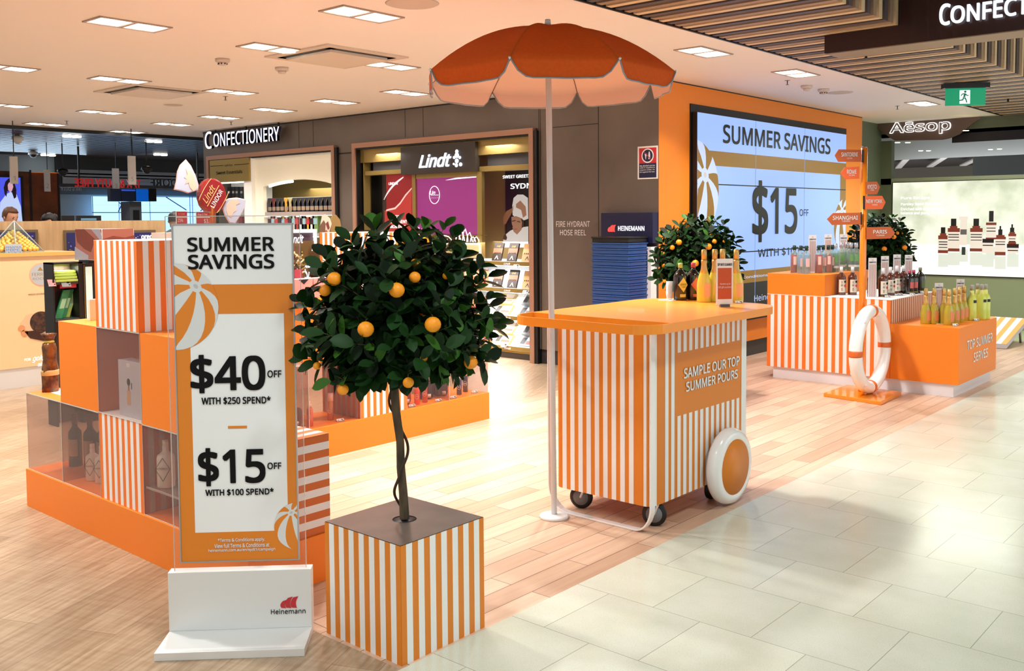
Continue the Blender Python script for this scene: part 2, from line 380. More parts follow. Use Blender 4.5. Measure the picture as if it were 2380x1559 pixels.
# picture frames round the two openings
def surround(name, y0, y1, z, gold):
    mb = MB(); w = .062
    for q0, q1, r0, r1 in ((y0-w,y0,0,z),(y1,y1+w,0,z),(y0-w,y1+w,z,z+w)): mb.box(X0-.05,X0+.1,q0,q1,r0,r1,COPPER)
    mb.box(X0-.04,X0+.1,y0-w-.045,y0-w,0,z+w-.03,BLK)
    g = .018
    for q0, q1, r0, r1 in ((y0,y0+g,0,z-g),(y1-g,y1,0,z-g),(y0,y1,z-g,z)): mb.box(X0-.03,X0+.1,q0,q1,r0,r1,BLK)
    return struct(mb, name)
surround('trim_1', LY0+.09, LY1-.06, LZ-.06, 1); surround('trim_2', NY0+.05, NY1-.06, NZ-.03, 0)
# orange video-wall side (y = 5.153)
Y0 = 5.153; mb = MB()
ORW = mat('orange wall', (240,138,36), .45)
mb.box(X0,13.18,Y0,Y0+.003,.18,CEIL-.012,ORW); mb.box(8.2,13.18,Y0+.003,Y0+.25,.18,CEIL-.012,ORW); mb.box(X0+.02,13.16,Y0+.03,Y0+.25,0,.18,DGREY); mb.box(X0,13.18,Y0+.0005,Y0+.003,CEIL-.012,CEIL,BLK)
struct(mb, 'wall_back')
# green shop beyond (x = 14.44)
GRN = mat('sage green wall', (140,150,118), .5); GRN2 = mat('deep sage', (96,106,80), .5); XA = 14.44
mb = MB(); mb.box(XA,XA+.3,2.6,5.7,0,2.14,GRN); mb.box(XA,XA+.12,5.2,9,0,2.7,GRN2); mb.box(XA-.004,XA,5.19,5.70,.05,2.05,GRN2); mb.box(13.2,XA,Y0+.2,Y0+.3,0,CEIL,GRN2); struct(mb, 'wall_shop')
mb = MB(); mb.box(XA+.0,20.5,-2,9,2.75,2.8,mat('green soffit', (112,122,92), .45)); mb.box(XA,XA+.05,2.0,4.35,2.62,2.76,BLK); mb.box(XA,XA+.1,-2,9,2.75,3.2,GRN2); struct(mb, 'ceiling')
mb = MB(); mb.box(20.5,45,-4,22,3.75,3.8,mat('far dark ceiling', (58,54,56), .5))
for k in range(16):
    y = -1.0+k*1.25; mb.add([(21,y,3.5),(40,y+7.5,3.5),(40,y+7.75,3.5),(21,y+.16,3.5),(21,y,3.55),(40,y+7.5,3.55),(40,y+7.75,3.55),(21,y+.16,3.55)], [(0,1,2,3),(4,7,6,5),(0,4,5,1),(3,2,6,7),(0,3,7,4)], mat('pale baffle', (232,228,224), .4))
mb.box(45,45.1,-4,24,0,3.8,mat('far wall grey', (120,116,104), .6)); mb.box(27,27.6,6.1,7.6,1.8,3.6,mat('grey column', (120,126,128), .6)); struct(mb, 'ceiling', norm=False)
lamp('AREA', 'baffle_fill', (30, 7, .6), 700, (.9,.95,1), size=6).rotation_euler = (PI, 0, 0)  # added upward fill for the pale baffles, no fitting there
lamp('AREA', 'coffer_fill', (9, -1.5, 2.9), 90, (1,.97,.92), size=5).rotation_euler = (math.radians(105), 0, 0)  # added fill that brightens the upright coffer slats, not a fitting
# far shop behind the counter: copper wall, bright glazing, grey wall
YB = 20.0; mb = MB()
GW = mat('far grey wall', (150,170,186), .6); COPW = noisy(mat('copper sheet', (150,86,52), .35, .6), (84,52,40), 2.2, .3, .7)
fr = FY(18.0)
def pb(mb, fr, x0, y0, x1, y1, c0, c1, mt):
    a0, b1 = fr.px(x0, y0); a1, b0 = fr.px(x1, y1); return mb.fbox(fr, a0, a1, b0, b1, c0, c1, mt)
pb(mb, fr, -60, 395, 141, 620, -.2, 0, COPW)
for x in (72, 137): pb(mb, fr, x, 395, x+3, 620, 0, .01, BLK)
pb(mb, fr, 72, 400, 137, 402, 0, .03, mat('warm light edge', (255,170,90), .5, emit=1.6))
struct(mb, 'wall_far')
fr = FY(20.0); mb = MB(); pb(mb, fr, -80, 330, 1000, 700, -.3, -.2, GW); pb(mb, fr, 135, 436, 520, 456, -.2, -.15, mat('bulkhead', (74,92,106), .5)); pb(mb, fr, 135, 340, 520, 438, -.2, -.1, mat('dark far bulkhead', (30,34,42), .4))
for k, y in enumerate((404,411,418,426)): pb(mb, fr, 150, y, 520, y+.9, -.1, -.05, mat('bulkhead line', (150,156,166), .4))
if 1: pass; struct(mb, 'wall_far')
fr = FY(19.9); mb = MB(); SKYG = mat('daylight glazing', (176,216,255), .4, emit=1.55, ecol=(168,214,255)); BLM = mat('blue mullion', (70,130,225), .4)
pb(mb, fr, 214, 456, 476, 640, -.02, 0, SKYG)
for y in (476, 493): pb(mb, fr, 214, y, 476, y+1.6, 0, .03, BLM)
for x in (214, 275, 347, 440, 446): pb(mb, fr, x, 456, x+1.8, 520, 0, .03, BLM)
def bar(mb, fr, p, q, w, mt):
    a = fr.W(*fr.px(*p), .02); b = fr.W(*fr.px(*q), .02); mb.tube([a, b], w, mt, 5)
for p, q in (((385,458),(432,488)),((275,470),(300,490)),((284,470),(274,492)),((478,480),(465,490))): bar(mb, fr, p, q, .012, BLM)
struct(mb, 'window_1')
lamp('SPOT', 'far_beam', fr.W(*fr.px(175,440), .35), 60, spot_size=1.4, spot_blend=.8, shadow_soft_size=.05)
lamp('AREA', 'far_daylight', (7.5, 19.6, 1.9), 120, (.6,.8,1), size=3).rotation_euler = (math.radians(-80), 0, 0)

# ------------------------------------------------------------------ ceiling fittings
def downlight(label, group):
    t = thing('ceiling_light', label, 'downlight', (0,0,0), 0, group)
    mb = MB(); w, d = .26, .13
    for x0, x1, y0, y1 in ((-w,w,-d,-d+.018),(-w,w,d-.018,d),(-w,-w+.018,-d,d),(w-.018,w,-d,d),(-.012,.012,-d,d)): mb.box(x0,x1,y0,y1,-.006,.004,mat('downlight trim', (170,150,136), .4))
    mb.build('frame', t)
    for s in (-1, 1):
        mb = MB(); mb.box(s*.13-.11,s*.13+.11,-.108,.108,-.002,.001,mat('downlight well', (255,246,230), .5, emit=2.2)); mb.build('housing', t)
        mb = MB(); mb.lathe([(.001,-.012),(.06,-.011),(.075,-.004)], LAMPM, (s*.13,0,0), 14); mb.build('lamp', t)
    return t
DL = downlight('', 'double square downlights in the white ceiling')
ch = tree_of(DL)
ords = ['first','second','third','fourth','fifth','sixth','seventh','eighth','ninth','tenth','eleventh','twelfth','thirteenth','fourteenth','fifteenth','sixteenth','seventeenth','eighteenth','nineteenth','twentieth','twenty-first','twenty-second','twenty-third','twenty-fourth','twenty-fifth','twenty-sixth']
def nth(i): return ords[i] if i < 26 else 'number %d' % (i+1)
DLP = [((298,56),'double downlight top left, above the large white and orange price sign'),((842,32),'double downlight at the top, just left of the round ceiling speaker'),((636,112),'double downlight left of the larger square air vent'),((905,152),'double downlight under the right tip of the large air vent'),
       ((278,185),'double downlight just above the smaller square air vent'),((536,213),'double downlight above a sprinkler, right of the smaller air vent'),((943,215),'double downlight left of the umbrella edge over the brown wall'),((780,236),'double downlight over the brown wall between the small vent and umbrella'),
       ((636,255),'double downlight just above the brown wall, right of a sprinkler'),((512,272),'double downlight above the black rods of the white hanging letters'),((235,260),'double downlight lower left, below the smaller air vent'),((400,288),'double downlight near the left end of the brown wall'),
       ((105,288),'double downlight by the dark slatted ceiling at the far left'),((296,306),'double downlight touching the edge of the far dark ceiling'),((10,156),'double downlight cut off by the left edge of the picture, upper of two'),((12,244),'double downlight cut off by the left edge, lower of two'),
       ((1636,120),'double downlight right of the umbrella, by the slatted ceiling edge'),((1850,170),'double downlight with white lamps above the orange wall'),((2144,240),'double downlight behind the green exit sign')]
for i, ((px, py), lb) in enumerate(DLP):
    p = fl(px, py, CEIL); 
    o = DL if i == 0 else dup(DL, (0,0,0), ch=ch)
    o.location = (p.x, p.y, CEIL-.003); o['label'] = lb; o.rotation_euler.z = 0 if py not in (1,) else 0
# square air vents
def vent(p, s, label):
    t = thing('air_vent', label, 'air vent', (p.x, p.y, CEIL), 0, 'square cassette air vents')
    mb = MB(); x, y, z = p.x, p.y, CEIL; w = s
    mb.box(x-w,x+w,y-w,y+w,z-.012,z,mat('vent frame', (214,200,184), .5)); mb.build('frame', t)
    mb = MB(); v = w*.82
    for a in ((x-v,x+v,y-v,y-v+.07),(x-v,x+v,y+v-.07,y+v),(x-v,x-v+.07,y-v,y+v),(x+v-.07,x+v,y-v,y+v)): mb.box(*a,z-.014,z-.011,BLK)
    mb.build('slot', t); mb = MB(); v = w*.70; mb.box(x-v,x+v,y-v,y+v,z-.035,z-.012,mat('vent plate', (226,214,198), .5)); mb.build('plate', t)
vent(fl(783,131,CEIL), .42, 'large square cassette air vent nearer the camera'); vent(fl(352,212,CEIL), .42, 'square cassette air vent further off, to the left')
def detector(px, py, kind, label):
    p = fl(px, py, CEIL); t = thing('smoke_detector', label, 'smoke detector', (p.x,p.y,CEIL), 0, 'ceiling detectors')
    w = mat('detector white', (214,200,190), .45)
    mb = MB(); mb.lathe([(.05,-.03),(.06,-.02),(.06,0)], w, (p.x,p.y,CEIL), 18); mb.build('base', t)
    mb = MB(); mb.lathe([(.018,-.055),(.032,-.052),(.038,-.03)], w, (p.x,p.y,CEIL), 14); mb.build('sensor_head', t)
    if kind:
        mb = MB()
        for k in range(8):
            an = k*PI/4; mb.ball((p.x+math.cos(an)*.036,p.y+math.sin(an)*.036,CEIL-.042), .007, BLK, 6)
        mb.build('slot', t)
detector(517,137,1,'smoke detector with dark slots between the two air vents'); detector(655,157,0,'plain round detector just below the large vent'); 
detector(1875,199,0,'plain round detector above the orange wall'); detector(1914,207,1,'slotted smoke detector above the orange wall beside a flat speaker')
def sprinkler(px, py, label):
    p = fl(px, py, CEIL); t = thing('sprinkler', label, 'sprinkler', (p.x,p.y,CEIL), 0, 'ceiling sprinklers')
    mb = MB(); mb.lathe([(.012,-.004),(.03,-.001),(.03,0)], STEEL, (p.x,p.y,CEIL), 12); mb.build('rosette', t)
    mb = MB(); mb.lathe([(.016,-.045),(.016,-.04),(.005,-.038),(.006,-.004)], STEEL, (p.x,p.y,CEIL), 8); mb.build('nozzle', t)
for px, py, lb in ((524,224,'sprinkler under a double downlight, middle left of the ceiling'),(155,281,'sprinkler near the far left dark ceiling'),(537,283,'sprinkler above the white hanging letters'),
                   (1830,187,'sprinkler above the middle of the orange wall'),(2086,246,'sprinkler left of the green exit sign')): sprinkler(px, py, lb)
def speaker(px, py, r, label):
    p = fl(px, py, CEIL); mb = MB(); mb.lathe([(r,-.004),(r+.01,0)], mat('speaker grille', (205,190,176), .6), (p.x,p.y,CEIL), 28); tag(mb.build('ceiling_speaker'), label, 'speaker', 'flat ceiling speakers')
speaker(958,8,.16,'large round grille at the top edge of the picture'); speaker(403,244,.10,'flat round speaker below the small air vent'); speaker(1952,215,.13,'flat round speaker beside the slotted detector')
# far dark-ceiling lights
def farlight(px, py, label):
    p = fl(px, py, CEIL-.02); t = thing('far_downlight', label, 'downlight', (p.x,p.y,CEIL-.03), 0, 'downlights in the dark slatted ceiling')
    for s in (-1,1):
        mb = MB(); mb.lathe([(.001,-.02),(.06,-.018),(.07,0)], LAMPM, (p.x+s*.075,p.y,CEIL-.03), 12); mb.build('lamp', t)
for px, py, lb in ((167,315,'far downlight nearest the white ceiling, left one'),(357,327,'far downlight nearest the white ceiling, right one'),(112,359,'far downlight left of the copper wall sign board'),(10,374,'far downlight at the left picture edge'),(94,390,'far downlight over the copper wall'),
                   (202,385,'far downlight between hanging number boards'),(373,358,'far downlight over the black hanging rod'),(457,385,'far downlight beside the brown wall end')): farlight(px, py, lb)
# ================================================================== FOREGROUND
# ---- price sign stand
ea = V(.70189, -.71228, 0); SO = fl(358,1537)
SF = Fr(SO, ea)                      # a along the front edge, c towards the viewer (negative = further back)
t = thing('sign_stand', 'tall white and orange price sign on a brushed metal foot beside the planter', 'sign', tuple(SO))
mb = MB(); mb.fbox(SF,0,.541,0,.03,-.225,0,SILVER); mb.fbox(SF,0,.541,.03,.258,-.236,-.186,SILVER); mb.build('foot', t, bevel=.0015)
AC = -.205
mb = MB(); mb.fbox(SF,.022,.52,.235,1.615,AC-.002,AC+.002,ACR)
mb.fbox(SF,.0205,.0225,.24,1.615,AC-.003,AC+.003,EDGE); mb.fbox(SF,.519,.521,.24,1.615,AC-.003,AC+.003,EDGE); mb.fbox(SF,.022,.52,1.613,1.616,AC-.003,AC+.003,EDGE); mb.build('clear_holder', t)
A0, A1, B0, B1 = .052, .492, .297, 1.582; PC = AC+.009
G1 = Fr(SF.W(0,0,AC+.004), ea)       # poster plane for reading pixels
mb = MB(); mb.fbox(SF,A0,A1,B0,B1,AC+.003,PC,WHITE)
fw = .005
for q in ((A0-fw,A0,B0-fw,B1+fw),(A1,A1+fw,B0-fw,B1+fw),(A0,A1,B0-fw,B0),(A0,A1,B1,B1+fw)): mb.fbox(SF,*q,AC+.002,PC+.004,mat('silver edge', (170,174,178), .3, .6))
poster = mb.build('poster', t, norm=True)
PO = mat('poster orange', (222,128,30), .45); PW = mat('poster white', (232,237,238), .45)
mb = MB(); SP = Fr(SF.W(0,0,PC+.0008), ea)
def PX(x, y): return SP.px(x, y)
ob = PX(405,662)[1]; ib = PX(690,727)[1]; il = PX(452,1000)[0]-0.004; ir = PX(664,1000)[0]; ibot = PX(455,1238)[1]
il = PX(447,990)[0]; ir = PX(665,990)[0]
for q in ((A0,A1,ib,ob),(A0,il,B0,ib),(ir,A1,B0,ib),(il,ir,B0,ibot)): mb.fbox(SP,*q,-.0006,.0002,PO)
pa = PX(530,996); pb_ = PX(574,989); mb.fbox(SP, pa[0], pb_[0], pa[1], pb_[1], 0, .0006, PO); mb.build('printed_border', poster)
ca, cb = PX(405,713); R = (PX(510,713)[0]-ca)
beach_ball(poster, SP, ca, cb, R*.98, (.50,.47), (A0,A1,B0,B1), .0012, PO, mat('ball white', (214,216,217), .5))
ca, cb = PX(690,1222); R2 = ca-PX(635,1222)[0]
beach_ball(poster, SP, ca+.006, cb, R2*1.03, (-.28,.58), (A0,A1,B0,B1), .0012, PO, mat('ball white', (214,216,217), .5))
for s, p0, p1, b in (('SUMMER',(436,585),(637,550),.022),('SAVINGS',(438,626),(637,590),.022),('$40',(444,914),(616,822),.022),('OFF',(622,877),(654,860),.016),('WITH $250 SPEND*',(469,941),(629,920),.02),
                     ('$15',(462,1130),(616,1038),.022),('OFF',(622,1090),(654,1074),.016),('WITH $100 SPEND*',(478,1153),(636,1133),.02)):
    txp(s, poster, SP, p0, p1, BLACK, bold=b, c=.0015, res=6)
for s, p0, p1 in (('*Terms & Conditions apply.',(507,1261),(616,1248)),('View full Terms & Conditions at',(499,1273),(626,1260)),('heinemann.com.au/en/sydt1/campaign',(485,1284),(640,1271))):
    txp(s, poster, SP, p0, p1, PW, bold=.012, c=.0015)
foot = [k for k in kids(t) if k.name.startswith('foot')][0]
FF = Fr(SF.W(0,0,-.186), ea)
def sails(parent, fr, p0, p1, mt, c=.002, name='logo'):
    "three billowing sails side by side, each taller than the one before"
    a0, b0 = fr.px(*p0); a1, b1 = fr.px(*p1); W_ = a1-a0; H_ = b1-b0; mb = MB()
    for x0, w, h0, h1 in ((.0,.30,.60,.72),(.30,.32,.86,.98),(.62,.34,.90,1.0)):
        n = 8; lf_, rt_ = [], []
        for i in range(n+1):
            q = i/n; bul = .11*math.sin(q*PI)
            lf_.append((x0+.05-bul*.9+.10*q, q*h0)); rt_.append((x0+w+.03-bul*.9+.10*q, q*h1-.05*(1-q)))
        pts = lf_+rt_[::-1]
        mb.fpoly(fr, [(a0+x*W_, b0+y*H_) for x, y in pts], c-.001, c, mt)
    return mb.build(name, parent)
sails(foot, FF, (652,1412), (690,1385), RED); txp('Heinemann', foot, FF, (630,1427), (710,1413), BLACK, bold=.002, c=.0015, res=5)

# ---- striped planter with a little orange tree
def planter(loc, w, h, label, group):
    t = thing('planter', label, 'planter', loc, 0, group); x, y, _ = loc
    mb = MB(); mb.box(x,x+w,y,y+w,0,h-.004,ORANGE)
    o = PO
    mb.stripes(FX(x), -(y+w), -y, 0, h, .0006, 7, o, WHITE, e=.026); mb.stripes(FY(y), x, x+w, 0, h, .0006, 7, o, WHITE, e=.026)
    mb.stripes(Fr((x+w,0,0),(0,1,0)), y, y+w, 0, h, .0006, 7, o, WHITE, e=.026); mb.stripes(Fr((0,y+w,0),(-1,0,0)), -x-w, -x, 0, h, .0006, 7, o, WHITE, e=.026)
    mb.build('box', t, norm=False)
    lidm = noisy(mat('dark slate lid', (92,80,72), .38), (74,64,58), 9, .3, .7)
    mb = MB(); n = 32; c = V(x+w/2, y+w/2, 0); rr = .047
    inner = [(c.x+rr*math.cos(2*PI*i/n), c.y+rr*math.sin(2*PI*i/n)) for i in range(n)]
    def sq(i):
        a = 2*PI*i/n; k = max(abs(math.cos(a)), abs(math.sin(a))); return (c.x+w/2*math.cos(a)/k*.994, c.y+w/2*math.sin(a)/k*.994)
    vs = []
    for z in (h-.003, h+.002):
        vs += [(a, b, z) for a, b in inner]+[(*sq(i), z) for i in range(n)]
    fs = []
    for i in range(n):
        j = (i+1) % n; fs += [(2*n+i,3*n+i,3*n+j,2*n+j), (i,j,n+j,n+i), (i,2*n+i,2*n+j,j), (n+i,n+j,3*n+j,3*n+i)]
    mb.add(vs, fs, lidm); mb.build('lid', t)
    mb = MB(); mb.lathe([(.0465,h-.12),(.0465,h-.001)], BLK, (c.x,c.y,0), 24); mb.build('opening', t, norm=False)
    return t
PLX, PLY = 2.245, 2.517
planter((PLX,PLY,0), .432, .437, 'orange and white striped cube planter with a dark lid, on the floor in front', 'striped planters')

BARK = noisy(mat('bark', (96,80,58), .8), (62,52,38), 30, .35, .65, (1,1,.3), bump=.5)
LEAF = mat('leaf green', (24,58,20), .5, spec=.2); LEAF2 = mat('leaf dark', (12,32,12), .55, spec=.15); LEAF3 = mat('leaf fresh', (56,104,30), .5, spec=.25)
FRUIT = noisy(mat('orange peel', (252,160,22), .45), (244,146,14), 40, .4, .6, bump=.15)
def citrus(label, loc, fruits, extra=(), seed=5):
    "a standard orange tree: trunk with a twining stem, wiry twigs, big leaves, fruit; local origin at the trunk foot"
    rnd = random.Random(seed)
    t = thing('orange_tree', label, 'tree', (0,0,0), 0, 'little orange trees')
    mb = MB(); path = [(0,0,0),(0,0,.004),(-.002,.003,.1),(-.008,.008,.2),(-.006,.012,.3),(-.018,.02,.42),(-.022,.026,.52),(-.024,.03,.62),(-.01,.02,.72),(0,0,.82)]
    mb.tube(path, [.019,.019,.017,.0165,.0155,.0165,.018,.017,.014,.009], BARK, 10)
    for k in range(9):
        an = k*2.4; mb.tube([(-.015,.02,.6+k*.03),(.09*math.cos(an),.09*math.sin(an),.74+k*.03),(.2*math.cos(an),.2*math.sin(an),.8+k*.04)], [.008,.006,.003], BARK, 6)
    mb.build('trunk', t)
    mb = MB(); pts = []
    for i in range(90):
        q = i/89; z = .02+q*.56; an = q*9.5+1; rr = .019+.014*abs(math.sin(q*11))
        cx_ = -.02*q; pts.append((cx_+rr*math.cos(an), .025*q+rr*math.sin(an), z))
    mb.tube(pts, .0055, mat('twining stem', (60,44,34), .8), 6); mb.build('twining_stem', t)
    C0 = V(0,0,.80); RX, RZ = .335, .325
    tips = []
    for k in range(124):
        z = 1-2*(k+.5)/124; rr = math.sqrt(1-z*z); an = k*2.39996
        s = rnd.uniform(.82, 1.12); rr = min(1, rr**.8*(1.08 if z < .1 else .96)); q = V(rr*math.cos(an)*RX*s, rr*math.sin(an)*RX*s, z*RZ*s*(1.0 if z > 0 else .74))
        if z < -.55 and rr < .6: q.z *= .8
        tips.append(C0+q)
    tips += list(extra)
    tw = MB(); lf = MB()
    def leaf(p, d, up, L, W_, mt):
        d = d.normalized(); sd = d.cross(up); 
        if sd.length < .05: sd = d.cross(V(1,.3,0))
        sd.normalize(); nn = sd.cross(d).normalized(); cup = rnd.uniform(.05,.22)*L; droop = rnd.uniform(-.05,.2)*L
        prof = [(0,.02),(.15,.55),(.38,.95),(.62,1.0),(.84,.66),(1,.03)]
        vs = []
        for q, w in prof:
            c = p+d*(q*L)-nn*(droop*q*q); e = w*W_/2
            vs += [c+sd*e+nn*(cup*w*.55), c, c-sd*e+nn*(cup*w*.55)]
        fs = []
        for i in range(5): a = i*3; fs += [(a,a+1,a+4,a+3),(a+1,a+2,a+5,a+4)]
        lf.add(vs, fs, mt, True)
    for tp in tips:
        base = V(-.01,.01,.62)+V(0,0,1)*max(0, tp.z-.72)*.5; mid = (base+tp)/2+V(rnd.uniform(-.03,.03),rnd.uniform(-.03,.03),rnd.uniform(-.01,.04))
        tw.tube([base, mid, tp], [.0035,.0025,.0012], BARK, 4)
        dirn = (tp-mid).normalized()
        for j in range(12):
            q = 1-j*.085; p = mid.lerp(tp, q) if q > 0 else mid
            an = j*2.4+rnd.uniform(-.4,.4); side = dirn.cross(V(0,0,1)); 
            if side.length < .1: side = V(1,0,0)
            side.normalize(); o2 = side.cross(dirn); dd = dirn*(rnd.uniform(.25,.8) if j else 1.2)+side*math.cos(an)*.9+o2*math.sin(an)*.9
            L = rnd.uniform(.058,.094); mt = LEAF if rnd.random() < .55 else (LEAF2 if rnd.random() < .8 else LEAF3)
            leaf(p, dd, (dirn+V(0,0,rnd.uniform(.3,1.2))), L, L*rnd.uniform(.5,.64), mt)
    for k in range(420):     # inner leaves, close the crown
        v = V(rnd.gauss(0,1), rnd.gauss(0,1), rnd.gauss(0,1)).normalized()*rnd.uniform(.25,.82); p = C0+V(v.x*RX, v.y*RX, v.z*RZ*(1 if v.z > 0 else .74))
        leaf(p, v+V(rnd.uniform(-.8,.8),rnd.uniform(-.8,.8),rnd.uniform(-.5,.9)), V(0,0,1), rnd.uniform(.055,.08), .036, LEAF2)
    for p, r in fruits:      # every fruit hangs from a leafy twig
        hq = p+V(0,0,r*1.05); root = C0.lerp(hq, .55); tw.tube([root, root.lerp(hq,.6)+V(0,0,.02), hq], [.003,.0022,.0014], BARK, 4)
        for j in range(9):
            an = j*2.4; dd = V(math.cos(an), math.sin(an), rnd.uniform(-.5,.7)); L = rnd.uniform(.055,.085)
            if dd.dot(EYE-TC) > 0 and j < 6: dd.z = abs(dd.z)+.6
            leaf(hq+(root-hq).normalized()*.012*j, dd, V(0,0,1), L, L*.58, LEAF if j % 2 else LEAF2)
    tw.build('twigs', t); lf.build('foliage', t, norm=False)
    for p, r in fruits:
        mb = MB(); mb.ball(p, r, FRUIT, 16, .95); mb.build('orange', t)
    return t
TC = V(PLX+.216, PLY+.216, .441)
def fruit_at(px, py, r, out):
    "fruit on the near side of the crown, out = distance in front of the trunk"
    n = V(FWD.x, FWD.y, 0).normalized(); o = TC-n*out; d = ray(px, py); tt = (o-EYE).dot(n)/d.dot(n); q = EYE+d*tt; return (q-TC, r)
FR_ = [(922,674,.028,.33),(850,765,.029,.34),(1006,754,.029,.33),(964,644,.021,.28),(777,648,.026,.26),(755,675,.022,.2),(736,769,.020,.1),(966,612,.019,.2),(1094,842,.026,.15),(797,905,.021,.22),(949,889,.02,.3),
       (1037,641,.014,.18),(1002,831,.014,.2),(985,735,.018,.2),(737,850,.015,.12),(985,832,.014,.25)]
TREE1 = citrus('orange tree with dark leaves and ripe fruit, growing from the planter in front', TC, [fruit_at(*f) for f in FR_],
    [fruit_at(x, y, 0, o)[0] for x, y, o in ((735,845,.1),(705,835,.05),(770,885,.2),(800,880,.1),(840,893,.15),(870,870,.2),(745,800,.05),(1120,820,.1),(1135,840,.1),(1090,815,.2),(1030,860,.15),(990,868,.2),(720,770,.08),(700,700,.05),(1060,600,.1))])
TREE1.location = TC

# ---- sampling cart
cx0, cx1, cy0, cy1 = 4.05, 5.055, 2.64, 3.27; zb, zt = .125, 1.035
t = thing('sampling_cart', 'orange and white striped drinks cart on castors with a large white wheel', 'cart', (4.5,2.9,0)); cart = t
CR = .055; mb = MB()
def rounded(x0, x1, y0, y1, r, n=6):
    pts = []
    for cx_, cy_, a0 in ((x1-r,y0+r,-PI/2),(x1-r,y1-r,0),(x0+r,y1-r,PI/2),(x0+r,y0+r,PI)):
        for i in range(n+1): a = a0+PI/2*i/n; pts.append((cx_+r*math.cos(a), cy_+r*math.sin(a)))
    return pts
pts = rounded(cx0, cx1, cy0, cy1, CR)
n = len(pts); mb.add([(x,y,zb) for x,y in pts]+[(x,y,zt) for x,y in pts], [tuple(range(n-1,-1,-1)), tuple(range(n,2*n))]+[(i,(i+1)%n,n+(i+1)%n,n+i) for i in range(n)], PO)
body = mb.build('body', t, norm=False)
mb = MB()
# stripes on the side (y = cy0) measured along the photo's pattern, and on the left end (x = cx0)
fs = FY(cy0); sx = [1577.5+ (1719-1577.5)*i/11 for i in range(12)]
p0 = fs.px(1573,820)[1]; p1 = fs.px(1573,968)[1]; pL = fs.px(1572,900)[0]; pR = fs.px(1721,880)[0]
za, zc_ = .555, .889
w = (pR-pL)/12
for i in range(12):
    a = pL+w*(i+.16); mb.add([fs.W(q,z,.0012) for q,z in ((a,zb),(a+w*.56,zb),(a+w*.56,za),(a,za))], [(0,1,2,3)], WHITE); mb.add([fs.W(q,z,.0012) for q,z in ((a,zc_),(a+w*.56,zc_),(a+w*.56,zt),(a,zt))], [(0,1,2,3)], WHITE)
for a in (pL-w*.9, pL-w*1.9, pR+w*.15, cx1-.018-w*.2): mb.add([fs.W(q,z,.0012) for q,z in ((a,zb),(min(a+w*.56,cx1-.004),zb),(min(a+w*.56,cx1-.004),zt),(a,zt))], [(0,1,2,3)], WHITE)
fe = FX(cx0); m_ = 11; L = (cy1-CR)-(cy0+CR); k = 0
while True:
    a = -(cy1-CR)+k*.0545+.004
    if a+.029 > -(cy0+CR)-.004: break
    mb.add([fe.W(q,z,.0012) for q,z in ((a,zb),(a+.029,zb),(a+.029,zt),(a,zt))], [(0,1,2,3)], WHITE); k += 1
for a in (1.05*PI, 1.22*PI, 1.38*PI):
    q = []
    for z in (zb, zt):
        for an in (a, a+.28): q.append((cx0+CR+(CR+.0012)*math.cos(an), cy0+CR+(CR+.0012)*math.sin(an), z))
    mb.add(q, [(0,1,3,2)], WHITE)
mb.build('white_stripes', body, norm=False)
bt = fs.px(1587,861)[1]; tp = fs.px(1587,887)[1]
txt('SAMPLE OUR TOP', body, fs, fs.px(1588,870)[0], fs.px(1717,855)[0], .745, .80, PW, bold=.02, c=.003, res=5)
txt('SUMMER POURS', body, fs, fs.px(1593,905)[0], fs.px(1713,885)[0], .672, .725, PW, bold=.02, c=.003, res=5)
# white bent flat bar at the left end, from the side corner down under the cart and up again
mb = MB(); xb = cx0-.02; yb0, yb1 = cy0-.02, cy1+.01
loop = [(xb,yb1,zt),(xb,yb1,.2)]
for i in range(9): a = PI*i/16; loop.append((xb-.0,yb1-.13+.13*math.cos(a),.145-.14*math.sin(a)))
for i in range(9): a = PI/2+PI*i/16; loop.append((xb,yb0+.10+.10*math.cos(a),.135-.13*math.sin(a)))
loop += [(xb,yb0,.2),(xb,yb0,zt)]
def ribbon(mb, path, w, th, mt):
    "flat bar, wide along x"
    n = len(path); vs = []
    for i, p in enumerate(path):
        a = Vector(path[max(0,i-1)]); b = Vector(path[min(n-1,i+1)]); tt = (b-a).normalized(); nn = V(1,0,0).cross(tt).normalized()
        p = Vector(p)
        vs += [p-V(w/2,0,0)-nn*th/2, p+V(w/2,0,0)-nn*th/2, p+V(w/2,0,0)+nn*th/2, p-V(w/2,0,0)+nn*th/2]
    fs = [(0,3,2,1),(4*n-4,4*n-3,4*n-2,4*n-1)]
    for i in range(n-1):
        for k in range(4): a = i*4+k; b = i*4+(k+1)%4; fs.append((a,b,b+4,a+4))
    mb.add(vs, fs, mt)
ribbon(mb, loop, .04, .009, WHITEG); mb.build('bent_bar', t, bevel=.002)
# top board with the raised carrying rail
tx0, tx1, ty0, ty1, tz = 3.81, 5.27, 2.50, 3.41, 1.078
RAILM = mat('orange worktop', (250,150,40), .33, coat=.15)
mb = MB(); pts = [p for p in rounded(4.06, tx1, ty0, ty1, .22, 8) if p[0] > 4.2]; 
pts = [(4.03,ty1),(4.03,ty0)]+[p for p in pts if p[1] < 3][0:9]+[p for p in pts if p[0] > 5.0 and p[1] > 3]
n = len(pts); mb.add([(x,y,zt) for x,y in pts]+[(x,y,tz) for x,y in pts], [tuple(range(n-1,-1,-1)), tuple(range(n,2*n))]+[(i,(i+1)%n,n+(i+1)%n,n+i) for i in range(n)], RAILM); mb.build('worktop', t)
mb = MB(); po = rounded(tx0, 4.6, ty0-.001, ty1+.001, .16, 8); ou = [p for p in po if p[0] < 4.43]
i0 = min(range(len(ou)), key=lambda i: 0)
left = [(4.10,ty1+.001)]+[p for p in ou if p[1] > 3]+[p for p in ou if p[1] < 3]+[(4.10,ty0-.001)]
